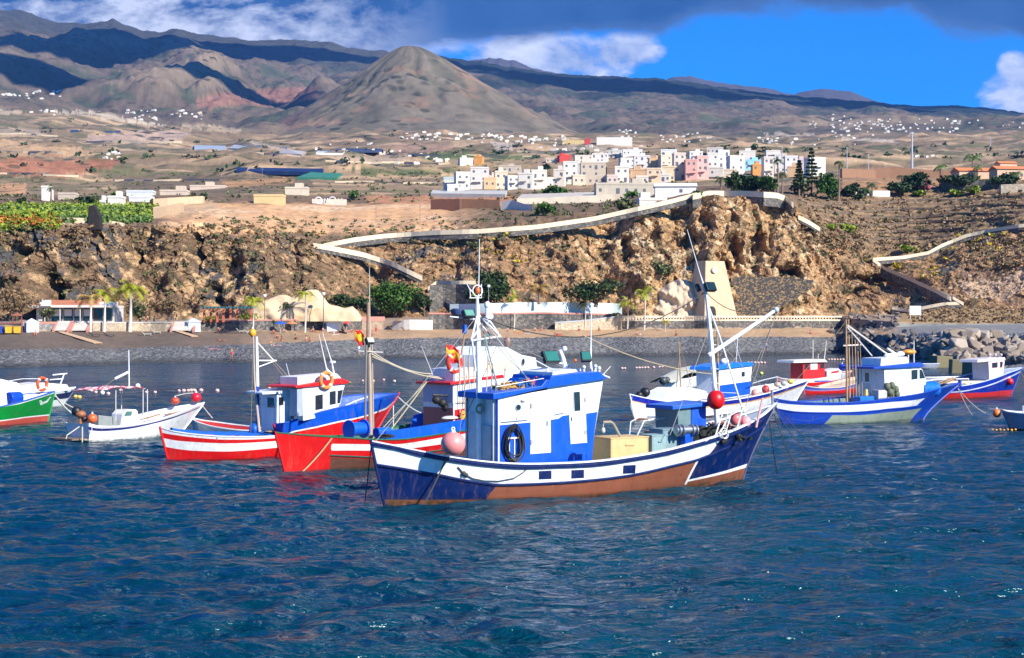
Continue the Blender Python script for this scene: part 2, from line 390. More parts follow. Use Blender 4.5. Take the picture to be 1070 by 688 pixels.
FIELDS = [([(-300, 160), (0, 165), (124, 168), (118, 175), (80, 183), (-300, 180)], (.34, .14, .075)),
 ([(-300, 140), (0, 145), (66, 153), (98, 158), (96, 164), (-300, 158)], (.46, .29, .15)),
 ([(91, 143), (158, 135), (202, 138), (188, 148), (91, 149)], (.44, .31, .22)), ([(57, 117), (100, 117), (141, 126), (172, 131), (170, 133), (137, 129), (95, 121), (57, 119)], (.5, .4, .28)),
 ([(-200, 112), (0, 114), (24, 117), (20, 120), (-200, 118)], (.44, .33, .22)), ([(-200, 132), (0, 133), (50, 137), (45, 141), (-200, 138)], (.4, .3, .2)),
 ([(189, 130), (220, 131), (253, 136), (250, 139), (190, 134)], (.4, .3, .19)), ([(262, 147), (300, 155), (300, 158), (262, 150)], (.46, .36, .26)),
 ([(0, 192), (28, 192), (27, 203), (0, 204)], (.5, .27, .13)), 
 ([(205, 104), (232, 97), (262, 95), (300, 92), (333, 92), (330, 100), (316, 106), (276, 112), (262, 108), (222, 114), (206, 112)], (.235, .12, .085)),
 ([(512, 148), (538, 149), (536, 157), (520, 157)], (.5, .4, .3)), ([(590, 152), (635, 151), (662, 156), (665, 166), (598, 160)], (.36, .28, .19)),
 ([(405, 152), (475, 151), (470, 158), (410, 160)], (.36, .22, .14)), ([(350, 161), (430, 162), (425, 169), (345, 166)], (.4, .29, .19)),
 ([(440, 161), (500, 160), (560, 163), (560, 166), (440, 166)], (.10, .14, .04)), ([(340, 176), (400, 177), (480, 178), (486, 184), (404, 184), (340, 180)], (.09, .11, .04)),
 ([(440, 168), (580, 168), (575, 176), (445, 177)], (.36, .25, .13)), ([(560, 165), (700, 165), (700, 178), (560, 175)], (.34, .23, .14)),
 ([(840, 190), (880, 184), (1000, 182), (1010, 192), (930, 203), (845, 205)], (.30, .17, .09)), ([(870, 176), (1000, 178), (1000, 184), (880, 183)], (.34, .18, .1)),
 ([(-300, 212), (0, 213), (160, 214), (158, 232), (60, 236), (0, 243), (-300, 243)], (.09, .11, .04)), ([(120, 183), (320, 183), (330, 196), (220, 205), (120, 196)], (.16, .115, .07)),
 ([(380, 205), (545, 205), (545, 216), (385, 212)], (.42, .2, .1)), ([(55, 227), (80, 226), (130, 228), (125, 234), (60, 235)], (.5, .4, .28)), ([(158, 210), (212, 206), (230, 216), (190, 228), (160, 228)], (.46, .3, .17)),
 ([(230, 190), (300, 186), (310, 191), (240, 196)], (.4, .22, .1)), ([(800, 140), (850, 139), (852, 142), (800, 143)], (.44, .36, .26)), ([(880, 144), (940, 146), (940, 149), (880, 147)], (.42, .34, .25)),
 ([(985, 330), (1090, 326), (1200, 330), (1200, 338), (950, 338), (955, 332)], (.36, .24, .11)), ([(1000, 280), (1070, 278), (1070, 318), (1010, 305), (1000, 292)], (.24, .15, .09)), ([(1000, 300), (1012, 286), (1040, 292), (1075, 278), (1075, 300), (1050, 312), (1012, 312)], (.42, .29, .19))]
for P_, c_ in FIELDS: col = mixc(col, c_, poly_mask(P_, 1)*.92)
col = col*(1+.22*N2+.12*N1)[..., None]
pebc = .5+.5*fbm(XX/1.0, YY/.8, o=2, seed=90)
sand = (KK[:, None] == 2)+0*GP; peb = (KK[:, None] <= 1)+0*GP
col = np.where(sand[..., None] > 0, (C3((.135, .10, .075))*(1-sst(180, 380, GP))[..., None]+C3((.40, .26, .145))*(sst(180, 380, GP))[..., None])*(1+.15*N1)[..., None], col)
wet = sst(.8, .0, ZZ)
col = np.where(peb[..., None] > 0, C3((.125, .124, .122))*(.7+.6*pebc*(1-.0*wet))[..., None]*(1-.55*wet)[..., None], col)
terr = (KK[:, None] == 4)+(KK[:, None] == 3)+0*GP
col = np.where(terr[..., None] > 0, C3((.30, .22, .15))*(1+.2*N1)[..., None], col)
rt = sst(925, 945, GP)*(KK[:, None] <= 3)*(KK[:, None] >= 1)
col = mixc(col, (.2, .195, .18), rt)
col = mixc(col, (.33, .22, .10), sst(925, 950, GP)*(KK[:, None] == 4))
col = np.clip(col, .004, .8)
GRID = np.stack([Xs, Ys, Zs], -1)
PROJ = HZ-(Zs-CH)*F/Ys
PX = CX+Xs/Ys*F
def ground(px, py):
    j = int(np.clip(np.searchsorted(cols, px), 1, len(cols)-1))
    c = PROJ[:, j]; i0 = 10
    for i in range(i0, len(c)):
        if c[i] <= py:
            t = (c[i-1]-py)/max(1e-6, c[i-1]-c[i]); t = min(max(t, 0), 1)
            Y = Ys[i-1, j]*(1-t)+Ys[i, j]*t; Z = Zs[i-1, j]*(1-t)+Zs[i, j]*t
            return Vector(((px-CX)/F*Y, Y, Z))
    return wp(px, py, 7600)
def gz(x, Y):
    """terrain height at world x, Y"""
    px = CX+x/Y*F; j = int(np.clip(np.searchsorted(cols, px), 0, len(cols)-1))
    return float(np.interp(Y, Ys[:, j], Zs[:, j]))
def land_mat(name, fine, rockbump, speck=None, vs=1.0, vor=False, crack=0):
    n = NT(name); a = n.t.nodes.new('ShaderNodeVertexColor'); a.layer_name = 'Col'; c = a.outputs[0]
    co = n.coord()
    v = n.noise(co, fine, 7, .68); v2 = n.noise(co, fine*4.3, 4, .6)
    c = n.mix(1, c, n.ramp(v, [(.25, .66), (.5, 1), (.75, 1.35)]), 'MULTIPLY')
    if vor:
        vv = n.vor(co, vs); c = n.mix(1, c, n.ramp(n.vor(co, vs, 'F1', 'Color'), [(0, .45), (.5, 1), (1, 1.9)]), 'MULTIPLY'); h = n.math('SUBTRACT', 1, vv)
    else: h = n.math('ADD', v, n.math('MULTIPLY', v2, .4))
    if speck:
        s = n.vor(n.scale(co, (1, 1, .6)), speck[0]); n3 = n.noise(co, speck[0]*.22, 3)
        f = n.math('MULTIPLY', n.mr(s, speck[2], speck[2]*.55, 0, 1), n.mr(n3, .42, .6, 0, 1))
        c = n.mix(n.math('MULTIPLY', f, .85), c, speck[1])
        h = n.math('ADD', h, n.math('MULTIPLY', f, .6))
    if crack:
        dv = n.t.nodes.new('ShaderNodeVectorMath'); dv.operation = 'ADD'; n.L(co, dv.inputs[0]); n.L(n.noise(co, .8, 4, .6, 0, 1), dv.inputs[1]); q = n.scale(dv.outputs[0], (1, .6, 1.7))
        e = n.vor(q, crack, 'DISTANCE_TO_EDGE'); e2 = n.vor(q, crack*2.7, 'DISTANCE_TO_EDGE'); cv = n.vor(q, crack*2.7, 'F1', 'Color')
        c = n.mix(1, c, n.ramp(cv, [(0, .72), (1, 1.28)]), 'MULTIPLY'); c = n.mix(n.math('MULTIPLY', n.mr(e, .05, 0, 0, .75), n.mr(v2, .4, .6)), c, (.03, .022, .018))
        h = n.math('ADD', h, n.math('ADD', n.math('MULTIPLY', n.mr(e, 0, .12), .9), n.math('MULTIPLY', n.mr(e2, 0, .12), .5)))
    return n.fin(c, .95, n.bump(h, rockbump[0], rockbump[1]), Specular_IOR_Level=.2)
mat_peb = land_mat('pebbles', 1.2, (.9, .25), None, 2.3, True)
mat_sand = land_mat('dark_sand', .8, (.3, .05))
mat_cliff = land_mat('volcanic_rock', 1.1, (.7, .35), (.8, (.075, .06, .03), .27), crack=.3)
mat_plat = land_mat('dry_ground', .45, (.5, .3), (.38, (.07, .06, .03), .4))
mat_slope = land_mat('dry_slopes', .045, (.5, 2.5), (.07, (.05, .055, .03), .42))
mat_mount = land_mat('mountain_slopes', .012, (.6, 9), (.03, (.035, .04, .025), .42))
starts = np.cumsum([0]+[NR[k] for k in range(15)])
def sl(name, k0, k1, mat):
    a, b = starts[k0], min(starts[k1]+1, len(YY))
    o = gridmesh(name, GRID[a:b], mat, name != 'cliff', col=col[a:b], flip=False); return tag(o, kind='structure')
sl('pebble_beach', 0, 2, mat_peb); sl('sand_beach', 2, 3, mat_sand); sl('terrace_ground', 3, 5, mat_sand)
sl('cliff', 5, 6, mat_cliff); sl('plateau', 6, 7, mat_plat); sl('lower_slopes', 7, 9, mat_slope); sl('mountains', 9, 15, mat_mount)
# ---- volcanic cone
def cone():
    Yc = 3450.; c = wp(428, 150, Yc); top = wp(428, 50, Yc).z; zb = wp(428, 168, Yc).z; Rr = 225/F*Yc; ht = top-zb
    na, nr = 400, 120; th = np.linspace(0, 2*np.pi, na)[None, :]; r = np.linspace(0, 1, nr)[:, None]
    asym = 1+.06*np.cos(th)-.12*np.cos(th-np.pi)*0
    rr = r*Rr*asym*(1+.04*np.sin(3*th+1))
    x = rr*np.cos(th); y = rr*np.sin(th)
    prof = np.interp(r, [0, .05, .09, .16, .3, .5, .75, 1], [1.0, 1.0, .965, .885, .70, .45, .19, 0])
    q = th+0*r
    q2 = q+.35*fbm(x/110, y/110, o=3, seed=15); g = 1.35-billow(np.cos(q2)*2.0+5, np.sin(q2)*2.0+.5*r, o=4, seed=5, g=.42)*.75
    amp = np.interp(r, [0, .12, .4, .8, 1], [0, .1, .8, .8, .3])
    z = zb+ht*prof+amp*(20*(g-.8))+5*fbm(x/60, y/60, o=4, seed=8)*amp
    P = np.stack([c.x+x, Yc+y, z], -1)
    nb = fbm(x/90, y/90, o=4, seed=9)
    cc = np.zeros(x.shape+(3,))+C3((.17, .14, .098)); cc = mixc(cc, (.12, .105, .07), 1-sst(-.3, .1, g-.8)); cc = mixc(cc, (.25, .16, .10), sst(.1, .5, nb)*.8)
    cc = mixc(cc, (.22, .11, .08), np.exp(-(((x+260)/60)**2+((z-zb-60)/40)**2))*.7)
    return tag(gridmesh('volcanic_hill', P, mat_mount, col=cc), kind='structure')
cone()
# ================================================================== WATER
def water():
    wc = np.concatenate([np.arange(-1400, -40, 20), np.arange(-40, 1110, 1.5), np.arange(1110, 2500, 20)]).astype(float)
    wr = np.concatenate([np.arange(360, 440, .5), np.arange(440, 560, .42), np.arange(560, 720, .5), np.arange(720, 1300, 12)])[::-1]
    Yr = CH*F/(wr-HZ); Y = np.repeat(Yr[:, None], len(wc), 1); X = (wc[None, :]-CX)/F*Y
    px = np.abs(np.gradient(Yr))[:, None]
    Z = np.zeros_like(X)
    rs = np.random.default_rng(3)
    for lam, am in [(9, .07), (4.2, .085), (2.3, .09), (1.25, .068), (.7, .05), (.42, .016)]:
        f = np.clip((lam/px-1.2)/1.5, 0, 1)
        th = .25+rs.uniform(-.5, .5); c, s = math.cos(th), math.sin(th)
        u = X*c+Y*s; v = -X*s+Y*c
        n1 = pn(u/(lam*1.7)+11*lam, v/lam+5*lam, seed=int(lam*100)); n2 = pn(u/(lam*1.3)-7, v/(lam*.9)+3, seed=int(lam*77)+5)
        Z += f*am*((1-np.abs(n1)*2.2)+n2*1.2)
    Z -= Z[Y < 120].mean()
    P = np.stack([X, Y, Z], -1)
    n = NT('sea_water'); co = n.coord()
    d = n.noise(co, .03, 3); 
    c = n.mix(n.mr(d, .35, .65), (.0003, .024, .048), (.0003, .042, .062))
    b = n.noise(n.scale(co, (.6, 1.0, 1)), 2.2, 4, .6); b2 = n.noise(n.scale(co, (.55, 1, 1)), .8, 3, .6)
    h = n.math('ADD', n.math('MULTIPLY', b, .55), b2)
    m = n.fin(c, .15, n.bump(n.math('ADD', h, n.math('MULTIPLY', n.noise(n.scale(co, (.5, 1, 1)), .3, 2), 2.2)), 1, .6), IOR=1.33, Specular_IOR_Level=.5, Specular_Tint=(.8, .97, 1))
    return tag(gridmesh('water', P, m, flip=True), kind='structure')
water()
# ================================================================== SKY, SUN, CAMERA
SAZ, SEL = 47.0, 33.0
def world():
    w = bpy.data.worlds.new('World'); SC.world = w; w.use_nodes = True; t = w.node_tree; t.nodes.clear()
    n = NT.__new__(NT); n.t = t
    out = t.nodes.new('ShaderNodeOutputWorld'); bg = t.nodes.new('ShaderNodeBackground'); n.L(bg.outputs[0], out.inputs[0])
    sky = t.nodes.new('ShaderNodeTexSky'); sky.sky_type = 'NISHITA'; sky.sun_disc = False
    sky.sun_elevation = R(SEL); sky.sun_rotation = R(180-SAZ); sky.altitude = 0; sky.air_density = 1.0; sky.dust_density = .3; sky.ozone_density = 3
    bg.inputs[1].default_value = .062
    base = n.mix(1, sky.outputs[0], (.012, .84, 2.1), 'MULTIPLY')
    g = n.coord('Generated'); sp = t.nodes.new('ShaderNodeSeparateXYZ'); n.L(g, sp.inputs[0]); x, y, z = sp.outputs
    ya = n.math('MAXIMUM', n.math('ABSOLUTE', y), .02)
    u = n.math('MULTIPLY_ADD', n.math('DIVIDE', x, ya), F, CX)      # bearing and height of a direction, in photo pixels
    v = n.math('MULTIPLY_ADD', n.math('DIVIDE', z, ya), -F, HZ)
    cb = t.nodes.new('ShaderNodeCombineXYZ'); n.put(cb.inputs[0], n.math('DIVIDE', u, 100)); n.put(cb.inputs[1], n.math('DIVIDE', v, 55)); n.put(cb.inputs[2], n.math('MULTIPLY', n.math('SIGN', y), 7))
    q = cb.outputs[0]
    n1 = n.noise(q, .8, 8, .62, .3); n2 = n.noise(q, .45, 6, .55, .4); n3 = n.noise(n.scale(q, (1, 1, 1)), 2.2, 6, .6)
    c1 = n.math('SUBTRACT', n1, .5); c3 = n.math('SUBTRACT', n3, .5); c2 = n.math('SUBTRACT', n2, .5)
    ub = n.mr(u, -200, 1270, 0, 1)
    def U(p): return (p+200)/1470
    bound = n.ramp(ub, [(0, .9), (U(380), .9), (U(420), .62), (U(470), .50), (U(690), .42), (U(740), .22), (U(860), .12), (U(950), .10), (U(985), .42), (U(1070), .50), (1, .5)])
    bound = n.math('MULTIPLY', bound, 88)
    dd = n.math('ADD', n.math('SUBTRACT', bound, v), n.math('MULTIPLY', c1, 62))
    hi = n.mr(dd, -5, 9)
    # above the frame: broken cloud
    up = n.mr(v, -15, -110, 0, 1)
    brk = n.mr(n.math('ADD', n.noise(q, .16, 6, .6), n.math('MULTIPLY', c3, .2)), .56, .7)
    hi = n.math('MULTIPLY', hi, n.math('SUBTRACT', 1, n.math('MULTIPLY', up, n.math('SUBTRACT', 1, brk))))
    dark = n.mix(n.mr(n.math('ADD', n2, n.math('MULTIPLY', c3, .35)), .36, .66), (.12, .85, 3.0), (.42, 1.45, 4.2))
    lf = n.math('MULTIPLY', n.mr(u, 470, 300, 0, 1), n.mr(v, -60, -5, 0, 1))
    br = n.math('MULTIPLY', lf, n.mr(n.math('ADD', n.math('ADD', n1, n.math('MULTIPLY', c3, .5)), n.math('MULTIPLY', n.mr(v, 0, 60), .18)), .47, .66))
    dark = n.mix(br, dark, (8.2, 8.9, 11))
    dark = n.mix(n.math('MULTIPLY', n.mr(dd, 20, 2), .15), dark, (4.2, 5.4, 9.0))
    def blob(cx, cy, rx, ry):
        a = n.math('POWER', n.math('ABSOLUTE', n.math('DIVIDE', n.math('SUBTRACT', u, cx), rx)), 2); b = n.math('POWER', n.math('ABSOLUTE', n.math('DIVIDE', n.math('SUBTRACT', v, cy), ry)), 2)
        r = n.math('SUBTRACT', 1, n.math('ADD', a, b)); r = n.math('ADD', r, n.math('ADD', n.math('MULTIPLY', c1, 3.0), n.math('MULTIPLY', c3, 1.1))); return n.mr(r, -.05, .55)
    w1 = n.math('MAXIMUM', blob(575, 60, 105, 30), blob(650, 55, 52, 24)); w2 = n.math('MAXIMUM', blob(1088, 100, 62, 38), blob(1063, 72, 22, 22))
    w3 = blob(430, 50, 70, 20); w4 = n.math('MAXIMUM', blob(600, -330, 130, 240), blob(930, -420, 70, 160))  # w4: bright clouds added out of view to brighten the water reflections
    wc = n.mix(n.mr(n.math('ADD', n1, n.math('MULTIPLY', c3, .5)), .35, .62), (3.0, 4.4, 8.2), (9.5, 10.2, 12.5))
    fr = n.mr(y, 0, .05)
    wm = n.math('MULTIPLY', n.math('MAXIMUM', n.math('MAXIMUM', w1, w2), n.math('MULTIPLY', w3, .7)), fr)
    c = n.mix(wm, base, wc); c = n.mix(hi, c, dark)
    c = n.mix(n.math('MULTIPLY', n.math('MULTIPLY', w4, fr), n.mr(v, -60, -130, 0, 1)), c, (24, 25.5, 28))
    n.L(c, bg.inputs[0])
world()
su = bpy.data.lights.new('sun', 'SUN'); su.energy = 5.0; su.angle = R(.53); su.color = (1, .93, .80)
so = bpy.data.objects.new('sun', su); COL.objects.link(so)
sd = Vector((math.sin(R(SAZ))*math.cos(R(SEL)), -math.cos(R(SAZ))*math.cos(R(SEL)), math.sin(R(SEL))))
so.rotation_euler = sd.to_track_quat('Z', 'Y').to_euler(); so.location = (60, -60, 80)
cd = bpy.data.cameras.new('camera'); cam = bpy.data.objects.new('camera', cd); COL.objects.link(cam); SC.camera = cam
cam.location = (0, 0, CH); cam.rotation_euler = (R(90), 0, 0); cd.sensor_width = 36; cd.lens = F/1070*36; cd.shift_y = -4/1070; cd.clip_start = .5; cd.clip_end = 60000
SC.view_settings.view_transform = 'Standard'; SC.view_settings.look = 'None'; SC.view_settings.exposure = .72; SC.view_settings.gamma = 1
SC.render.engine = 'CYCLES'; SC.render.resolution_x = 1024; SC.render.resolution_y = 658
# ---- haze
def haze():
    b = MB(); b.box((0, 6150, 1050), (9600, 12600, 2110)); n = NT('haze'); n.t.nodes.remove(n.b)
    v = n.t.nodes.new('ShaderNodeVolumePrincipled'); v.inputs['Color'].default_value = (.20, .46, 1, 1); v.inputs['Density'].default_value = HAZE; v.inputs['Anisotropy'].default_value = .1
    n.L(v.outputs[0], n.out.inputs['Volume']); return tag(b.build('haze', n.m), kind='stuff')
HAZE = 3.6e-5
haze()
# ================================================================== BOATS
NAVY = (.0005, .012, .088); BLUE = (.001, .078, .52); RED = (.62, .008, .010); ANTI = (.30, .085, .035); GREEN = (.004, .24, .035)
CRE = (.72, .60, .42); GREY = (.42, .47, .5); BLACK = (.012, .012, .014); STEEL = (.45, .46, .47)
def tm(name, cs, n=None): return paint(cs)
class Boat:
    def __init__(s, name, A, B, label, cat, group=None):
        a = wz(*A); b = wz(*B); d = b-a; s.O = a; s.th = math.atan2(d.y, d.x); s.L = d.length
        s.root = empty(name, a, s.th, label, cat, group); s.ax, s.ay = math.cos(s.th), math.sin(s.th)
    def P(s, px, py, w=0.0):
        k = (px-CX)/F; nx, ny = -s.ay, s.ax
        q = (k*(s.O.y+ny*w)-s.O.x-nx*w)/(s.ax-k*s.ay)
        Y = s.O.y+s.ay*q+ny*w
        return Vector((q, w, CH+(HZ-py)/F*Y))
    def W(s, v):   # local -> world
        return Vector((s.O.x+s.ax*v[0]-s.ay*v[1], s.O.y+s.ay*v[0]+s.ax*v[1], v[2]))
    def shape(s, t, e0, e1, tr, tm=.5):
        t = np.asarray(t, float)
        a = np.clip((tm-t)/tm, 0, 1); b = np.clip((t-tm)/(1-tm), 0, 1)
        l = 1-(1-tr)*a**e0; r = 1-b**e1
        return np.where(t < tm, l, r)
    def hull(s, tl, trr, sheer, hb, e0=2.2, e1=2.0, tr=0, wlk=.82, we0=None, we1=None, bands=(), cols=None, region=None, dep=.5, cap=(WHITE, .12, .05), inner=WHITE, deckc=(.3, .33, .32), rails=(), tmid=.5, rough=.32, fl=.8, bowpow=1.0, stem=None):
        p0 = s.P(*tl); p1 = s.P(*trr); s0, s1 = p0.x, p1.x
        we0 = we0 or e0; we1 = we1 or e1
        ht = lambda t: hb*s.shape(t, e0, e1, tr, tmid)
        hw = lambda t: hb*wlk*s.shape(t, we0, we1, tr*.9, tmid)
        tt = [0.]; zz = [p0.z]
        for (x, y) in sheer:
            t = .5
            for _ in range(8):
                w = -float(ht(t)); q = s.P(x, y, w); t = min(max((q.x-s0)/(s1-s0), 0), 1)
            tt.append(t); zz.append(q.z)
        tt.append(1.); zz.append(p1.z); o = np.argsort(tt); tt = np.array(tt)[o]; zz = np.array(zz)[o]
        f = np.linspace(0, 1, 161); zf = np.interp(f, tt, zz); k = 9
        zs_ = np.convolve(np.pad(zf, k, mode='reflect', reflect_type='odd'), np.ones(2*k+1)/(2*k+1), 'valid')
        zt = lambda t: np.interp(t, f, zs_)
        s.ht, s.zt, s.s0, s.s1, s.dep = ht, zt, s0, s1, dep
        def pos(t, v):
            t = np.asarray(t, float); v = np.asarray(v, float)
            sw = t*s.L; st = s0+(s1-s0)*t; vv = np.clip(v, 0, 1)
            bow = np.where(t > .5, vv**bowpow, vv)
            x = sw+(st-sw)*bow; h = hw(t)+(ht(t)-hw(t))*vv**fl
            neg = np.clip(-v, 0, 1); h = h*(1-.35*neg); z = np.where(v >= 0, zt(t)*v, .55*v)
            x = x+np.where(v < 0, (s.L/2-sw)*.06*neg, 0)
            return x, h, z
        s.pos = pos
        def vfind(x, y):
            t, v = .5, .5
            for _ in range(14):
                _, h, _ = pos(t, v); q = s.P(x, y, -float(h)); v = q.z/float(zt(t)); v = min(max(v, 0.0), 1.1)
                sw = t*s.L; st = s0+(s1-s0)*t; off = (st-sw)*v; t0 = s.L*0
                # solve for t: x = L t + (s0+(s1-s0)t - L t) v
                t = (q.x-s0*v)/(s.L+(s1-s0-s.L)*v); t = min(max(t, 0), 1)
            return t, v
        s.vfind = vfind
        T = np.concatenate([np.linspace(0, .12, 14)[:-1], np.linspace(.12, .88, 60)[:-1], np.linspace(.88, 1, 14)])
        bl = []
        for ln in bands:
            q = sorted(vfind(*p) for p in ln); bl.append(np.interp(T, [a for a, _ in q], [b for _, b in q]))
        bl = [0*T]+bl+[0*T+1]
        rows = [(-1+i/3+0*T, -1+i/3+0*T) for i in range(3)]
        for i in range(len(bl)-1):
            n = max(3, int(8/(len(bl)-1))+1)
            for j in range(n): rows.append((bl[i]+(bl[i+1]-bl[i])*j/n, i+j/n+0*T))
        rows.append((bl[-1], len(bl)-1+0*T)); nb = len(bl)-1
        under = cols[0]
        if len(cols) == nb+1: cols = cols[1:]
        G = []; U = []
        for side in (-1, 1):
            g = []; u = []
            for v, uvv in rows:
                x, h, z = pos(T, v); g.append(np.stack([x, side*h, z], -1)); u.append(np.stack([T, (uvv+1)/(nb+1)], -1))
            G.append(np.array(g)); U.append(np.array(u))
        # join both sides in one grid: near rows top->bottom, far rows bottom->top
        GG = np.concatenate([G[0][::-1], G[1]]); UU = np.concatenate([U[0][::-1], U[1]])
        n = NT('hull_paint'); um = n.t.nodes.new('ShaderNodeUVMap'); sp = n.t.nodes.new('ShaderNodeSeparateXYZ'); n.L(um.outputs[0], sp.inputs[0])
        u, v = sp.outputs[0], n.math('MULTIPLY_ADD', sp.outputs[1], nb+1, -1.0)
        co = n.coord()
        pts = [(0, under)]+[((i+1)/(nb+1), c) for i, c in enumerate(cols[:nb])]
        c = n.ramp(n.math('DIVIDE', n.math('ADD', v, 1), nb+1), pts, 'CONSTANT')
        if region: c = region(n, u, v, c)
        ns = n.noise(co, 2.0, 6, .65); c = n.mix(1, c, n.ramp(ns, [(.3, .84), (.7, 1.08)]), 'MULTIPLY')
        st = n.noise(n.scale(co, (2.6, 2.6, .4)), 2.2, 8, .75); c = n.mix(n.mr(st, .53, .78, 0, .7), c, (.19, .12, .07))
        wl = n.mr(v, .22, 0.0, 0, .85); c = n.mix(n.math('MULTIPLY', wl, n.mr(n.noise(co, 5, 4), .35, .6)), c, (.035, .04, .02))
        pl = n.t.nodes.new('ShaderNodeTexWave'); pl.wave_type = 'BANDS'; pl.bands_direction = 'Z'; n.L(co, pl.inputs[0]); pl.inputs['Scale'].default_value = 1.3; pl.inputs['Distortion'].default_value = 1.2
        h = n.math('ADD', n.math('MULTIPLY', pl.outputs['Fac'], .25), n.noise(co, 4, 5, .6))
        m = n.fin(c, n.mr(ns, .3, .7, rough*.8, rough*1.25), n.bump(h, .22, .03))
        ho = gridmesh('hull', GG, m, uv=UU, flip=True); ho.parent = s.root; s.h = ho
        if tr > 0:
            mb = MB(); x, h, z = pos(0*np.array([r[0][0] for r in rows]), np.array([r[0][0] for r in rows]))
            vs = [(a, -b, c_) for a, b, c_ in zip(x, h, z)]+[(a, b, c_) for a, b, c_ in zip(x[::-1], h[::-1], z[::-1])]
            mb.add(vs, [tuple(range(len(vs)))]); mb.build('transom', paint(cols[-1]), s.root)
        # stem posts
        for t in ([0, 1] if tr == 0 else [1]):
            mb = MB(); pts = []
            for v in np.linspace(-.6, 1.03, 12):
                x, h, z = pos(t, v); pts.append((float(x)+(-.02 if t == 0 else .02), 0, float(z)))
            mb.path(pts, .055, 6); mb.build('stem_post', paint(stem or (cols[-1] if len(cols) < 2 else cols[-2])), s.root, True)
        # gunwale cap
        gc, gw, gh = cap
        Tg = np.linspace(0, 1, 90)
        if tr > 0: Tg = np.linspace(0, 1, 90)
        mb = MB()
        ho_ = ht(Tg)+.03; hi_ = np.maximum(ht(Tg)-gw, 0); xs = s0+(s1-s0)*Tg; z = zt(Tg)
        for sd_ in (-1, 1):
            vs = []
            for i in range(len(Tg)):
                vs += [(xs[i], sd_*ho_[i], z[i]-.005), (xs[i], sd_*ho_[i], z[i]+gh), (xs[i], sd_*hi_[i], z[i]+gh), (xs[i], sd_*hi_[i], z[i]-.005)]
            fs = []
            for i in range(len(Tg)-1):
                for k_ in range(4): a = i*4+k_; b = i*4+(k_+1) % 4; fs.append((a, b, b+4, a+4))
            mb.add(vs, fs)
        mb.build('gunwale', paint(gc, .5), s.root)
        # bulwark lining and deck
        mb = MB(); hi_ = np.maximum(ht(Tg)-.07, .001)
        Td = .02+.96*Tg; zd = zt(Td)-dep; xd, hd, _ = pos(Td, 1-dep/zt(Td)); hd = np.maximum(hd-.09, .001)
        vs = []; fs = []
        for i in range(len(Tg)): vs += [(xs[i], -hi_[i], z[i]), (xd[i], -hd[i], zd[i]), (xd[i], hd[i], zd[i]), (xs[i], hi_[i], z[i])]
        for i in range(len(Tg)-1): a = i*4; fs += [(a, a+1, a+5, a+4), (a+2, a+3, a+7, a+6)]
        mb.add(vs, fs); mb.build('bulwark', paint(inner, .55, .35), s.root)
        mb = MB(); vs = []; fs = []
        for i in range(len(Tg)): vs += [(xd[i], -hd[i], zd[i]+.01), (xd[i], hd[i], zd[i]+.01)]
        for i in range(len(Tg)-1): a = i*2; fs.append((a, a+1, a+3, a+2))
        mb.add(vs, fs); mb.build('deck', paint(deckc, .8, .4, 2.5), s.root)
        for ln, c_, r_ in rails:
            q = sorted(vfind(*p) for p in ln); Tr = np.linspace(q[0][0], q[-1][0], 60); V = np.interp(Tr, [a for a, _ in q], [b for _, b in q])
            x, h, z_ = pos(Tr, V)
            for sd_ in (-1, 1):
                mb = MB(); mb.path([(a, sd_*(b+.01), d) for a, b, d in zip(x, h, z_)], r_, 6); mb.build('rub_rail', paint(c_), s.root, True)
        return s
    def deckz(s, x): return float(s.zt((x-s.s0)/(s.s1-s.s0)))-s.dep
    # ---- shapes given by their outline on a near-side plane
    def pp(s, poly, w): return [s.P(x, y, w) for x, y in poly]
    def house(s, name, poly, w, width, mat, parent=None, bevel=.02, label=None):
        mb = MB(); mb.prism(s.pp(poly, w), (0, width, 0)); return mb.build(name, mat, parent or s.root, label=label, bevel=bevel)
    def plate(s, name, poly, w, mat, parent=None, th=.02, label=None):
        mb = MB(); mb.prism(s.pp(poly, w), (0, -th, 0)); return mb.build(name, mat, parent or s.root, label=label)
    def window(s, poly, w, parent, fr=WHITE, fw=.035, gl=None):
        q = s.pp(poly, w); c = sum(q, Vector())/len(q); mb = MB()
        out = [p+(p-c).normalized()*fw*1.3 for p in q]; n = len(q)
        vs = [p+Vector((0, -.03, 0)) for p in out]+[p+Vector((0, -.03, 0)) for p in q]+[p+Vector((0, .01, 0)) for p in out]+[p+Vector((0, .01, 0)) for p in q]
        fs = []
        for i in range(n):
            j = (i+1) % n; fs += [(i, j, n+j, n+i), (2*n+i, 2*n+j, j, i), (n+i, n+j, 3*n+j, 3*n+i)]
        mb.add(vs, fs); f = mb.build('window', paint(fr), parent)
        mb = MB(); mb.prism([p+Vector((0, -.012, 0)) for p in q], (0, .01, 0)); mb.build('pane', gl or glass_dark(), f); return f
    def endplate(s, name, x, w0, w1, z0, z1, mat, parent=None, th=.02, label=None):
        mb = MB(); mb.box((x-th/2 if th > 0 else x-th/2, (w0+w1)/2, (z0+z1)/2), (abs(th), abs(w1-w0), abs(z1-z0))); return mb.build(name, mat, parent or s.root, label=label)
    def rod(s, name, pts, r, mat, parent=None, n=8, label=None):
        mb = MB(); mb.path([s.P(*p) if len(p) == 3 and not isinstance(p, Vector) else p for p in pts], r, n); return mb.build(name, mat, parent or s.root, True, label=label)
    def line(s, name, a, b, sag=.0, r=.014, mat=None, parent=None):
        mb = MB(); mb.rope(s.P(*a), s.P(*b), sag, r); return mb.build(name, mat or paint((.25, .2, .13), .8), parent or s.root, True)
def thing(mb, name, mat, label, cat, group=None, smooth=True, loc=None, bevel=0):
    o = mb.build(name, mat, None, smooth, bevel=bevel); return tag(o, label, cat, group)
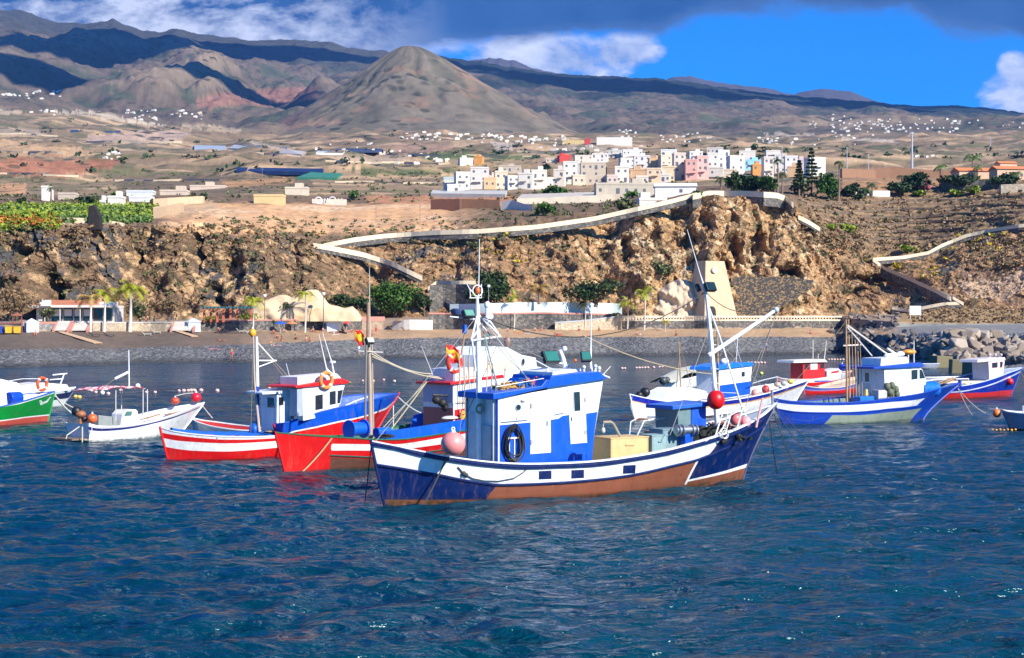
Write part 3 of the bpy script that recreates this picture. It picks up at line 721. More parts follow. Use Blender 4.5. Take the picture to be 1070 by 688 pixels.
def wthing(b, mb, name, mat, label, cat, group=None, smooth=True, bevel=0):
    """separate thing resting on boat b, built in the boat's local axes"""
    o = thing(mb, name, mat, label, cat, group, smooth, bevel=bevel); o.location = b.O; o.rotation_euler = (0, 0, b.th); return o
def buoy(b, p, r, c, label, group='round buoys hung on the boats', sz=1.08, name='mooring_buoy', cap=(.85, .8, .75)):
    q = b.P(*p) if not isinstance(p, Vector) else p; w = b.W(q) if b else q
    root = empty(name, w, 0, label, 'buoy', group)
    mb = MB(); mb.ball((0, 0, 0), r, 20, 14, sz=sz); mb.build('float', paint(c, .35, .2), root, True)
    mb = MB(); mb.tube((0, 0, r*sz*.9), (0, 0, r*sz*1.18), r*.22, r*.15, 10); mb.torus((0, 0, r*sz*1.25), r*.12, r*.05, 'y', 10, 5); mb.build('eye', paint(cap), root, True)
    return root
def floodlight(b, c, w, h, parent, rz=0, tilt=.35, gl=(.03, .16, .13)):
    mb = MB(); M_ = Matrix.Rotation(rz, 4, 'Z') @ Matrix.Rotation(-tilt, 4, 'X')
    mb.box((0, 0, 0), (w, .18, h), taper=.95); f = mb.build('floodlight', paint(BLACK, .4), parent, bevel=.02); f.location = c; f.matrix_local = Matrix.Translation(c) @ M_
    mb = MB(); mb.box((0, -.10, 0), (w*.86, .02, h*.8)); g = mb.build('lens', paint(gl, .12, .05), f)
    return f
def net_heap(b, c, rx, ry, rz_, col_, label, cat='net', seed=1, n=26, group='nets and rope heaps on deck'):
    mb = MB(); rs = random.Random(seed)
    for i in range(n):
        a = rs.uniform(0, 6.28); q = rs.random()**.5; x = rx*q*math.cos(a); y = ry*q*math.sin(a); z = rz_*(1-q*q)*rs.uniform(.2, 1)
        pts = []
        for k in range(9):
            t = k/8*6.28*rs.uniform(.6, .9); pts.append((c[0]+x+.22*rx*math.cos(t+a)+rs.uniform(-.03, .03), c[1]+y+.3*ry*math.sin(t+a), c[2]+.03+z+.08*math.sin(t*2+a)*rz_))
        mb.path(pts, max(.02, .07*min(rx, 1)), 5)
    mb.ball((c[0], c[1], c[2]), 1, 16, 8, rx*.85, ry*.85, rz_*.7)
    return wthing(b, mb, 'net_heap', paint(col_, .9, .3), label, cat, group)
def antenna(b, p0, p1, parent=None, r=.012): return b.rod('antenna', [p0, p1], [r, r*.5], paint(WHITE), parent, 6)
# ---------------------------------------------------------------- main boat
def main_boat():
    b = Boat('fishing_boat', (402, 526.5), (776, 501.5), 'large navy and white wooden fishing boat with brown waterline, nearest in the harbour', 'fishing boat', 'fishing boats moored in the bay')
    def region(n, u, v, c):
        # below the white band the middle of the hull is brown antifouling, its ends are navy
        tl, vl = b.vfind(519.5, 508); tl2, vl2 = b.vfind(506, 524); tr_, vr = b.vfind(729.5, 482); tr2, vr2 = b.vfind(719, 503)
        f = v                                                             # 0 at the waterline, 1 at the lower edge of the white band
        left = n.math('ADD', tl2, n.math('MULTIPLY', f, tl-tl2)); right = n.math('ADD', tr2, n.math('MULTIPLY', f, tr_-tr2))
        a = n.math('GREATER_THAN', u, left); d = n.math('LESS_THAN', u, right)
        w = n.math('MULTIPLY', n.math('GREATER_THAN', u, right), n.math('LESS_THAN', u, n.math('ADD', right, .008)))
        lowb = n.math('LESS_THAN', v, 1.0)
        mid = n.math('MULTIPLY', n.math('MULTIPLY', a, d), lowb)
        anti = (.24, .078, .04)
        c = n.mix(mid, c, anti)
        bow = n.math('GREATER_THAN', u, right)
        vb = n.math('MULTIPLY_ADD', n.math('SUBTRACT', u, tr2), .1, .2)
        c = n.mix(n.math('MULTIPLY', bow, n.math('LESS_THAN', v, n.math('ADD', vb, .07))), c, WHITE)
        c = n.mix(n.math('MULTIPLY', bow, n.math('LESS_THAN', v, vb)), c, anti)
        c = n.mix(n.math('MULTIPLY', w, lowb), c, WHITE)
        c = n.mix(n.math('LESS_THAN', v, .10), c, anti)
        # white band ends in a rounded tongue near the bow, navy above
        te, _ = b.vfind(752, 462)
        e = n.math('ADD', n.math('POWER', n.math('DIVIDE', n.math('MAXIMUM', n.math('SUBTRACT', u, te-.035), 0), .035), 2), n.math('POWER', n.math('DIVIDE', n.math('SUBTRACT', v, 1.5), .62), 4))
        c = n.mix(n.math('MULTIPLY', n.math('GREATER_THAN', v, 1), n.math('GREATER_THAN', e, 1)), c, NAVY)
        c = n.mix(n.math('GREATER_THAN', v, 1.93), c, NAVY)
        return c
    low = [(394, 486), (420, 490), (461, 497), (490, 503), (519.5, 507), (560, 506), (590, 504.5), (619, 502), (660, 497), (700, 488), (729.5, 481), (752, 472), (790, 452), (802, 444)]
    b.hull((388, 461.5), (812, 421), [(386, 461.5), (415, 466), (436, 472), (465, 477.5), (492, 481.5), (520, 484.5), (543, 486), (580, 485), (620, 483.5), (648, 480), (672, 476), (695, 472), (729.5, 462.5), (753, 455.5), (776, 447), (799, 434), (808, 427)],
           2.15, e0=2.1, e1=2.3, wlk=.86, we0=1.9, we1=1.5, bands=[low], cols=[NAVY, WHITE], region=region, dep=.42, cap=(WHITE, .17, .045), inner=(.2, .26, .34), deckc=(.25, .31, .3),
           rails=[(low, NAVY, .05), ([(388, 464), (415, 468.5), (436, 474.5), (465, 480), (492, 484), (520, 487), (543, 488.5), (580, 487.5), (620, 486), (648, 482.5), (672, 478.5), (695, 474.5), (729.5, 465), (753, 458), (776, 450), (799, 437.5)], NAVY, .075)], tmid=.5, fl=.7, bowpow=1.25)
    W = paint(WHITE, .35, .12); BL = paint(BLUE, .35, .15, 1.2); NV = paint(NAVY, .4); wc = -1.2
    # freeing ports
    for x0, y0 in ((563, 492.5), (597, 491.5), (652, 486.5)):
        mb = MB(); q = []
        for (x, y) in ((x0, y0), (x0+13, y0-.6), (x0+13, y0+8), (x0, y0+8.6)):
            t, v = b.vfind(x, y); X, h, z = b.pos(t, v); q.append(Vector((float(X), -float(h)-.015, float(z))))
        mb.prism(q, (0, .03, 0)); mb.build('freeing_port', NV, b.root)
    # wheelhouse
    zb = b.P(560, 486, wc).z
    hs = b.house('wheelhouse', [(520.6, 492), (520.6, 416), (571, 408), (575, 401), (631, 394), (621.5, 452), (618, 488)], wc, 2.3, W)
    b.house('roof', [(515.5, 418), (515.5, 411.5), (566, 403.5), (571, 397), (576, 397), (576, 404.5)], wc-.12, 2.55, BL, hs)
    b.house('roof', [(571.5, 405.5), (576, 393), (604, 389.6), (627, 388.5), (634.5, 396)], wc-.16, 2.65, BL, hs)
    b.house('roof_top', [(577, 392.6), (578, 389), (602, 386), (604, 389)], wc-.1, 2.3, W, hs)
    for poly in ([(522, 490), (522, 444.5), (554, 441.5), (554, 475), (575.8, 473), (575.5, 438.8), (583.5, 437.6), (588, 434.6), (594, 433.8), (596, 464.6), (613.4, 463), (612.4, 432.3), (624.2, 430.6), (621, 452), (618, 486)],):
        b.plate('painted_panel', poly, wc-.003, BL, hs, .012)
    d1 = b.plate('door', [(555, 474.5), (554.4, 411.5), (574.6, 409), (575.2, 473)], wc-.002, W, hs, .028)
    d2 = b.plate('door', [(596, 464), (593, 405.5), (610.5, 403), (613, 462.6)], wc-.002, W, hs, .028)
    b.window([(599.8, 430), (599, 410), (605.4, 409.2), (606.2, 429.4)], wc-.032, d2)
    for (x, y, r, nm, m, mi) in ((541.6, 426, .115, 'porthole', 'g', 1), (542.6, 436.5, .11, 'porthole', 'w', 0)):
        q = b.P(x, y, wc-.02); mb = MB(); mb.torus(q, r, .018, 'y', 18, 6); o = mb.build(nm, paint(GREY if mi else WHITE), hs, True)
        mb = MB(); mb.tube(q+Vector((0, -.005, 0)), q+Vector((0, .03, 0)), r*.95, None, 18); mb.build('pane', glass_dark() if mi else W, o)
    q = b.P(547, 418.6, wc-.04); mb = MB(); mb.ball(q, .1, 12, 8, sz=.6, sx=1.1, sy=.5); mb.build('wall_lamp', paint((.5, .45, .35)), hs, True)
    # aft face fittings
    xa = b.P(520.6, 450, wc).x
    for w0, w1, c_ in ((-1.19, -1.08, BLUE), (.98, 1.09, NAVY)): b.endplate('corner_trim', xa-.004, w0, w1, zb+.1, b.P(520, 418, wc).z-.02, paint(c_), hs, .03)
    b.endplate('locker', xa-.004, -.9, -.15, zb+.05, zb+1.45, paint(GREY, .5), hs, .12, 'light grey locker on the aft face')
    b.endplate('door', xa-.004, .05, .75, zb+.05, zb+1.9, paint((.55, .6, .66)), hs, .03)
    mb = MB(); zt_ = b.P(520, 414, wc).z
    for i, w in enumerate((-1.02, .9)): mb = MB(); mb.tube((xa-.1, w, zb), (xa-.1, w, zt_), .03); mb.build('pipe', paint(GREY), hs, True)
    # coiled hose on the wheelhouse wall, above a white rack
    mb = MB(); c = b.P(536, 461, wc-.08); rs = random.Random(4)
    for i in range(7):
        pts = []; ox, oz, ex, ez = rs.uniform(-.06, .06), rs.uniform(-.12, .05), rs.uniform(.27, .38), rs.uniform(.5, .66)
        for k in range(24):
            t = k/24*2*math.pi; pts.append(c+Vector((ox+ex*math.cos(t)*(1-.12*math.sin(t)), -.03*i+.03*math.sin(2*t), oz+ez*math.sin(t))))
        mb.path(pts, .025, 6, close=True)
    wthing(b, mb, 'coiled_hose', paint(BLACK, .5, .1), 'black hose coiled on the blue wheelhouse wall of the large navy boat', 'hose')
    mb = MB(); 
    for x in (532, 537.5): mb.tube(b.P(x, 482, wc-.05), b.P(x, 458, wc-.05), .025)
    mb.tube(b.P(530, 458.5, wc-.05), b.P(543, 457.5, wc-.05), .035); mb.build('hose_rack', W, hs, True)
    mb = MB(); q0, q1 = b.P(598, 474, wc-.15), b.P(611.5, 473, wc-.15); mb.box((q0+q1)/2+Vector((0, -.1, 0)), ((q1-q0).length, .3, .04))
    for p in (q0, q1): mb.tube(p+Vector((0, -.1, 0)), p+Vector((0, -.1, -.35)), .02)
    mb.build('step_bench', BL, b.root)
    # gear on the wheelhouse roof
    mb = MB()
    xs_ = [b.P(x, y, w) for x, y, w in ((518, 411, -1.1), (568, 402, -1.1), (568, 400, .9), (518, 407, .9))]
    for i in range(4): mb.tube(xs_[i]+Vector((0, 0, .22)), xs_[(i+1) % 4]+Vector((0, 0, .22)), .015); mb.tube(xs_[i], xs_[i]+Vector((0, 0, .24)), .015)
    for x, y in ((530, 409), (543, 407), (556, 405)): p = b.P(x, y, -1.1); mb.tube(p, p+Vector((0, 0, .24)), .015)
    mb.build('roof_rail', paint(STEEL, .3, .1, metal=.6), hs, True)
    q = b.P(538, 405, -.3); net_heap(b, q+Vector((0, .2, -.12)), .8, .8, .3, (.42, .24, .05), 'heap of yellow ochre net on the lower roof of the large navy boat', seed=3)
    q = b.P(545, 402, -.5); net_heap(b, q+Vector((.1, .2, -.1)), .38, .5, .3, (.01, .13, .38), 'small bright blue tarpaulin bundle on the lower roof of the large navy boat', 'bundle', seed=5)
    q = b.P(560, 400, -.5); net_heap(b, q+Vector((.0, .2, -.1)), .42, .5, .32, (.62, .12, .05), 'orange rope bundle beside the faded pink buoy on the roof', 'rope', seed=6)
    buoy(b, (572.5, 395.5, -.7), .25, (.62, .32, .36), 'faded pink buoy on the wheelhouse roof of the large navy boat')
    zr = b.P(606, 388, -.8).z
    fr = MB(); p = b.P(594, 388, .4); fr.path([b.P(592, 389, .2), b.P(588, 374, .2), b.P(585, 366, .2)], [.1, .09, .07], 8); fr.tube(b.P(578, 378, .2), b.P(600, 383, .2), .03); fr.ball(b.P(590, 364.5, .2), .1)
    gm = fr.build('lamp_bracket', W, b.root, True); floodlight(b, b.P(575, 373.5, .2), .75, .5, gm, .2, .5)
    am = b.rod('lamp_post', [(618, 392, -.5), (617, 378, -.5), (617.5, 352, -.5), (618, 318, -.5)], [.06, .05, .02, .012], W)
    floodlight(b, b.P(612, 373, -.55), .4, .4, am, -.3, .5)
    q = b.P(601, 377, -.3); mb = MB(); mb.ball(q, .07); mb.build('signal_lamp', paint((.6, .12, .02)), b.root, True)
    mb = MB()
    for x, y0, y1 in ((610, 391, 385), (622, 391, 384), (626, 392, 386)): mb.tube(b.P(x, y0, -.8), b.P(x, y1, -.8), .05); mb.ball(b.P(x, y1-1, -.8), .08)
    mb.tube(b.P(620, 388, -.9), b.P(637, 395, -.9), .035); mb.tube(b.P(629, 393, -.9), b.P(638, 383, -.9), .015); mb.build('roof_fittings', paint((.6, .62, .6)), b.root, True)
    mb = MB(); mb.box(b.P(590, 388.5, .3), (1.0, .8, .22)); mb.build('roof_box', W, hs, bevel=.03)
    # aft mast with tripod head
    wm = -.15
    ma = b.rod('mast', [(501.2, 484, wm), (500.3, 400, wm), (499, 326, wm), (498.6, 312, wm)], [.115, .11, .085, .05], W)
    b.rod('whip_aerial', [(500, 312, wm), (501, 250, wm)], [.022, .012], W, ma)
    mb = MB(); P = b.P
    for a, c in (((499, 328, wm), (492.5, 356, wm-.3)), ((499, 328, wm), (523, 352, wm+.4)), ((492, 356, wm-.3), (523, 352, wm+.4)), ((499.5, 336, wm), (512, 350, wm+.6)), ((493, 354, wm-.3), (497, 388, wm-.2)), ((492, 355, wm-.3), (500, 345, wm)), ((512, 336, wm+.6), (523, 352, wm+.4)), ((512, 336, wm+.6), (500, 330, wm))): mb.tube(P(*a), P(*c), .035)
    mb.build('tripod_frame', W, ma, True)
    b.rod('brace', [(505, 334, wm), (553, 399, -.8)], .02, paint(STEEL, .4), ma); b.rod('brace', [(503, 338, wm), (520, 405, -.3)], .03, paint((.3, .3, .3)), ma)
    mb = MB(); c = P(499, 304, wm)
    fr_ = [P(490.5, 311.5, wm), P(503, 311.5, wm), P(503, 297, wm)]; mb.path(fr_, .02); mb.path([P(491.5, 311, wm), P(491, 303, wm), P(487.5, 296.5, wm)], .02); mb.path([P(491, 302, wm), P(497, 310, wm)], .02)
    mb.torus(c, .2, .022, 'y', 20, 6); mb.build('lamp_hoop', W, ma, True)
    mb = MB(); mb.ball(c, .1, sz=1.3); mb.build('navigation_lamp', paint((.7, .13, .02), .3), ma, True)
    mb = MB(); mb.tube(P(509, 337, wm+.6), P(509, 322, wm+.6), .09, .07); mb.ball(P(509.3, 319, wm+.6), .12, sz=1.2); mb.ball(P(512, 331, wm+.6), .13); mb.build('radar_post', W, ma, True)
    floodlight(b, P(489, 328.5, wm-.2), .46, .3, ma, .15, .55, (.12, .3, .22)); floodlight(b, P(475.5, 327, wm+.3), .42, .28, ma, .7, .45, (.02, .03, .09))
    b.rod('spreader', [(470, 331, wm), (499, 334, wm)], .025, W, ma)
    mb = MB(); c = P(501.5, 427.5, wm-.16); mb.torus(c, .17, .03, 'y', 18, 6); mb.torus(c+Vector((0, .03, 0)), .11, .025, 'y', 16, 6); mb.build('block', paint((.4, .36, .25)), ma, True)
    for i, (a, c_) in enumerate((((499, 332, wm), (521, 415, -1.1)), ((500, 340, wm), (560, 404, -.9)), ((492, 356, wm), (478, 470, -1.2)), ((523, 352, wm), (470, 472, 1.0)), ((498, 400, wm), (511, 474, .6)), ((503, 344, wm), (600, 389, .3)))): b.line('rigging_line', a, c_, .03, .014, paint((.2, .19, .17), .8))
    for i, (x, y0, y1, c_) in enumerate(((508, 412, 372, (.5, .4, .28)), (513, 410, 380, (.3, .3, .3)), (526, 408, 384, (.55, .5, .4)))): b.rod('boat_hook', [(x, y0, -.2), (x+2, y1, -.2)], .025, paint(c_))
    b.rod('grab_rail', [(524, 441, wc-.06), (552, 438.5, wc-.06)], .018, paint(GREY), hs); b.rod('grab_rail', [(580, 433, wc-.06), (590, 431, wc-.06)], .018, paint(GREY), hs)
    for x, y in ((555.5, 424), (555.5, 462), (611.5, 418), (611.5, 452)): mb = MB(); mb.box(b.P(x, y, wc-.035), (.1, .03, .16)); mb.build('hinge', paint((.4, .36, .3)), hs)
    b.rod('handle', [(572, 445, wc-.06), (572, 440, wc-.06)], .022, paint(STEEL, .3, metal=.7), d1); b.rod('handle', [(597.5, 440, wc-.06), (597.5, 436, wc-.06)], .022, paint(STEEL, .3, metal=.7), d2)
    b.window([(624.5, 424), (626.5, 405), (630, 404.6), (627.6, 423.4)], wc-.002, hs) if False else None
    # foremast and boom
    wf = .0
    fm = b.rod('mast', [(750, 452, wf), (747, 410, wf), (742.5, 350, wf), (738, 308, wf), (731, 285, wf), (718, 240, wf)], [.11, .105, .09, .06, .022, .012], W)
    b.rod('boom', [(740.5, 371.5, wf), (811, 324, -.6)], [.09, .07], W, fm); mb = MB(); mb.ball(P(811, 324, -.6), .13); mb.build('boom_end', paint(GREY), fm, True)
    b.rod('strut', [(741, 322, wf), (752, 352, wf), (776, 428, -.5)], .035, W, fm)
    floodlight(b, P(742, 300, -.15), .5, .38, fm, .1, .45, (.01, .03, .035)); floodlight(b, P(729, 301, .35), .36, .32, fm, .9, .45, (.01, .012, .03))
    b.rod('pole', [(751, 450, .3), (749.5, 340, .3)], .035, wood((.42, .27, .13)), fm)
    for y in (330, 345, 360, 385, 400): mb = MB(); mb.tube(P(742-(350-y)*.02, y, wf), P(751, y+1, .2), .014); mb.build('rung', W, fm, True)
    dkr = paint((.05, .045, .04), .8)
    b.line('rigging_line', (503, 331, wm), (736, 306, wf), 1.2, .022, dkr, b.root); b.line('rigging_line', (610, 351, -.5), (744, 391, wf), .25, .02, paint((.45, .36, .22), .8), b.root)
    b.line('rigging_line', (737, 305, wf), (799, 319, -.6), .5, .016, dkr)
    for a, c in (((810, 326, -.6), (752, 372, wf)), ((808, 327, -.6), (753, 392, wf)), ((812, 326, -.6), (782, 400, -.4)), ((811, 326, -.6), (779, 425, -.6)), ((742, 340, wf), (700, 455, -1.6)), ((744, 350, wf), (812, 420, 0))): b.line('rigging_line', a, c, .02, .013, paint((.3, .27, .22), .8))
    b.line('rigging_line', (499, 330, wm), (392, 462, 0), .02, .012, paint((.35, .33, .3), .8))
    # buoys
    buoy(b, (748, 418, -.35), .36, (.68, .006, .006), 'bright red buoy hanging from the foremast of the large navy boat')
    buoy(b, (473.5, 464, -1.75), .43, (.80, .27, .25), 'big salmon pink buoy on the stern rail of the large navy boat', sz=.97)
    buoy(b, (768.5, 438, -.9), .24, (.7, .16, .16), 'salmon red buoy nearer the foremast in the bow of the large navy boat'); buoy(b, (779, 441, -.9), .22, (.78, .33, .34), 'pale pink buoy farther forward in the bow of the large navy boat')
    # deck gear
    def crate(px, py, w, dims, c_, label, cat='crate', lid=True, tap=1.0):
        q = b.P(px, py, w); z0 = b.deckz(q.x); root = empty('fish_crate', b.W((q.x, q.y, z0)), b.th, label, cat, None); L_, D_, H_ = dims; t = .05
        mb = MB()
        for sx_ in (-1, 1): mb.box((sx_*(L_/2-t/2), 0, H_/2), (t, D_, H_))
        for sy_ in (-1, 1): mb.box((0, sy_*(D_/2-t/2), H_/2), (L_-2*t, t, H_))
        mb.box((0, 0, .03), (L_-2*t, D_-2*t, .05)); mb.build('tub', paint(c_, .6, .3), root, bevel=.02)
        mb = MB()
        if lid: mb.box((0, 0, H_+.02), (L_+.04, D_+.04, .05)); mb.build('lid', paint(dk(c_, .95), .6, .3), root, bevel=.015)
        for sy_ in (-1, 1):
            mb = MB(); mb.box((0, sy_*(D_/2+.02), H_*.75), (L_*.22, .04, .05)); mb.build('handle', paint(dk(c_, .9)), root)
        return root
    crate(648, 476, -.55, (1.75, 1.25, .98), (.66, .44, .19), 'large sand yellow fish crate on deck forward of the blue and white wheelhouse')
    crate(683, 468, -.75, (.75, .8, .85), (.24, .36, .36), 'grey green crate just forward of the yellow fish crate'); crate(696, 464, -.1, (1.0, .9, .85), (.17, .27, .3), 'darker blue grey crate behind the grey green one')
    # davit by the crate
    mb = MB(); mb.path([P(648, 456, -1.0), P(641, 443, -1.0), P(638, 441, -1.0), P(630, 441.5, -1.0)], .05); mb.build('davit', paint((.35, .3, .22)), b.root, True)
    mb = MB(); mb.tube(P(630.5, 442, -1.0), P(630.3, 448, -1.0), .015); mb.ball(P(630.3, 450, -1.0), .08, sz=1.4); mb.build('davit_hook', paint((.6, .55, .42)), b.root, True)
    # winch
    p = P(716, 462, -.7); mb = MB(); mb.box(p+Vector((0, 0, .15)), (.4, .5, .9)); mb.build('winch_stand', BL, b.root, bevel=.03)
    mb = MB(); mb.tube(P(706, 450, -.9), P(727, 449, -.9), .16, None, 14); 
    for x in (708, 712, 722, 726): mb.tube(P(x, 450, -.9)-Vector((.02, 0, 0)), P(x, 450, -.9)+Vector((.03, 0, 0)), .24, None, 16)
    mb.build('winch_drum', paint(STEEL, .3, .2, metal=.8), b.root, True)
    # shelter
    sh = b.house('shelter', [(709.5, 462), (708, 427), (722, 425.5), (722, 460)], .1, 1.5, paint((.13, .21, .22))); b.house('shelter_panel', [(722.5, 458), (722.5, 425.5), (738, 424), (738, 455)], .12, 1.4, paint(BLUE), sh)
    b.house('shelter_roof', [(703, 428.5), (703, 424.5), (744, 420), (744, 424)], -.05, 1.8, paint((.01, .11, .5)), sh)
    q = P(735, 452, -.6); net_heap(b, Vector((q.x+.6, -.3, b.deckz(q.x)+.15)), 1.5, 1.0, .6, (.013, .017, .013), 'black heap of fishing net on the foredeck of the large navy boat', seed=8, n=60)
    q = P(764, 440, -.6); net_heap(b, Vector((q.x, .1, b.deckz(q.x)+.2)), .6, .6, .45, (.35, .16, .13), 'reddish heap of rope in the bow of the large navy boat', 'rope', seed=9)
    q = P(698, 448, .6); mb = MB(); mb.box(Vector((q.x, .6, q.z-.3)), (2.0, .5, .5)); mb.build('hatch', wood((.28, .17, .1)), b.root, bevel=.02)
    # rails
    W2 = paint((.62, .64, .62), .35)
    b.rod('handrail', [(657, 462, 1.4), (659, 441, 1.4), (668, 436, 1.4), (700, 436, 1.4)], .03, W2); b.rod('handrail', [(666, 455, .9), (673, 440, .9), (700, 436, .9), (718, 431, .9)], .03, W2)
    b.rod('handrail', [(747, 457, -1.72), (755, 432, -1.6), (775, 425, -1.3), (777, 430, -1.25)], .03, W2); b.rod('handrail', [(752, 455, -1.6), (760, 436, -1.6), (782, 424, -1.2)], .025, W2)
    for x, y in ((758, 453), (770, 448)): b.rod('handrail', [(x, y, -1.6), (x+7, y-24, -1.4)], .022, W2)
    mb = MB(); c = P(756, 453, -1.85)
    mb.torus(c, .2, .02, 'y', 16, 5); mb.torus(c+Vector((.06, -.03, -.05)), .16, .02, 'y', 16, 5); mb.path([c+Vector((-.1, 0, .1)), c+Vector((-.5, 0, -.1)), c+Vector((-1.0, .05, -.35))], .02, 5); mb.path([c+Vector((.05, 0, .15)), c+Vector((.15, 0, .55)), c+Vector((.3, .05, .9))], .02, 5)
    wthing(b, mb, 'rope_loop', paint((.6, .58, .5), .8), 'pale rope looped over the bow rail of the large navy boat', 'rope')
    mb = MB(); mb.tube(P(790, 447, -1.1), P(797, 416, -1.0), .05, .04); mb.build('bollard', paint((.6, .3, .3)), b.root, True)
    mb = MB(); mb.tube(P(808, 432, 0), P(806.5, 408, 0), .05); mb.build('bow_post', paint((.25, .26, .28)), b.root, True)
    # rubbing rope on the white band and mooring ropes
    mb = MB(); pts = []
    for x, y in ((478, 488), (484, 495), (493, 500), (505, 502.5), (520, 503), (536, 500), (546, 494), (553, 487)):
        t, v = b.vfind(x, y); X, h, z = b.pos(t, v); pts.append(Vector((float(X), -float(h)-.04, float(z))))
    mb.path(pts, .02, 6); mb.ball(pts[1], .09); mb.ball(pts[1]+Vector((.1, 0, -.06)), .08)
    mb.build('hanging_rope', paint((.04, .05, .05), .8), b.root, True)
    def wrope(label, p0, p1, sag=.1, r=.022, c_=(.05, .05, .045)):
        mb = MB(); mb.rope(p0, p1, sag, r, 14); return thing(mb, 'mooring_rope', paint(c_, .85), label, 'rope', 'mooring ropes running into the water')
    t_, v_ = b.vfind(466, 478); X, h, z = b.pos(t_, v_); a = b.W((float(X), -float(h)-.06, float(z))); e = wz(441, 531, -.1)
    wrope('dark rope from the salmon pink buoy down across the navy stern', a, e, .05, .03)
    for lb, px0, py0, px1, py1, s_ in (('first dark mooring rope under the bow of the large navy boat', 804, 440, 813, 497, .2), ('second dark mooring rope under the bow of the large navy boat', 808, 430, 839, 499, .25), ('third dark mooring rope reaching right of the large navy bow', 810, 428, 868, 496, .3), ('long dark mooring rope reaching farthest right of the large navy bow', 811, 426, 902, 496, .35)):
        a = b.W(b.P(px0, py0, 0)); e = wz(px1, py1, -.1); wrope(lb, a, e, s_, .02)
    a = b.W(b.P(388, 464, 0)); wrope('dark rope hanging straight down off the stern of the large navy boat', a, wz(381, 527, -.1), .05, .02)
    mb = MB(); q = P(395, 458, 0)
    for i in range(10): mb.torus(q+Vector((.25+.06*(i % 4), .1*(i % 3)-.1, .02+.03*(i//3))), .14, .03, 'z', 12, 5)
    wthing(b, mb, 'rope_coil', paint((.02, .02, .025), .8), 'dark coiled rope on the stern tip of the large navy boat', 'rope')
    mb = MB(); q = P(452, 472, -.4)
    for i in range(12): mb.torus(Vector((q.x+.12*(i % 5)-.2, q.y+.1*(i % 3), b.deckz(q.x)+.25+.04*(i//3))), .3, .03, 'z', 14, 5)
    wthing(b, mb, 'rope_coil', paint((.10, .10, .08), .8), 'dark green coil of rope on the after deck behind the pink buoy', 'rope')
    return b
MAIN = main_boat()
# ---------------------------------------------------------------- the other boats
GB = 'fishing boats moored in the bay'
def life_ring(loc, r, label, rz=0, c_=(.70, .10, .02)):
    root = empty('life_ring', loc, rz, label, 'life ring', 'orange life rings')
    mb = MB(); mb.torus((0, 0, 0), r, r*.26, 'y', 26, 9); mb.build('ring', paint(c_, .4), root, True)
    for i in range(4):
        t = math.pi/4+i*math.pi/2; mb = MB(); c = Vector((math.cos(t)*r, 0, math.sin(t)*r)); tg = Vector((-math.sin(t), 0, math.cos(t)))
        mb.tube(c-tg*r*.12, c+tg*r*.12, r*.29, None, 12); mb.build('white_band', paint((.75, .7, .65)), root, True)
    return root
def flag(loc, w, h, label, seed=0, rz=0):
    root = empty('flag', loc, rz, label, 'flag', 'red and yellow flags')
    for nm, v0, v1, c_ in (('red_stripe', 0, .25, (.6, .01, .01)), ('yellow_stripe', .25, .75, (.8, .42, .01)), ('red_stripe', .75, 1, (.6, .01, .01))):
        u = np.linspace(0, 1, 14)[None, :]; v = np.linspace(v0, v1, 5)[:, None]
        x = u*w*.8+0*v; z = (v-1)*h-.35*u*h+.06*np.sin(u*9+v*3); y = .12*w*np.sin(u*8+v*2+seed)*u
        o = gridmesh(nm, np.stack([x, y, z], -1), paint(c_, .8, .05)); o.parent = root; so_ = o.modifiers.new('t', 'SOLIDIFY'); so_.thickness = .01
    mb = MB(); mb.tube((0, 0, -h*1.3), (0, 0, .08), .015); mb.build('staff', wood(), root, True)
    return root
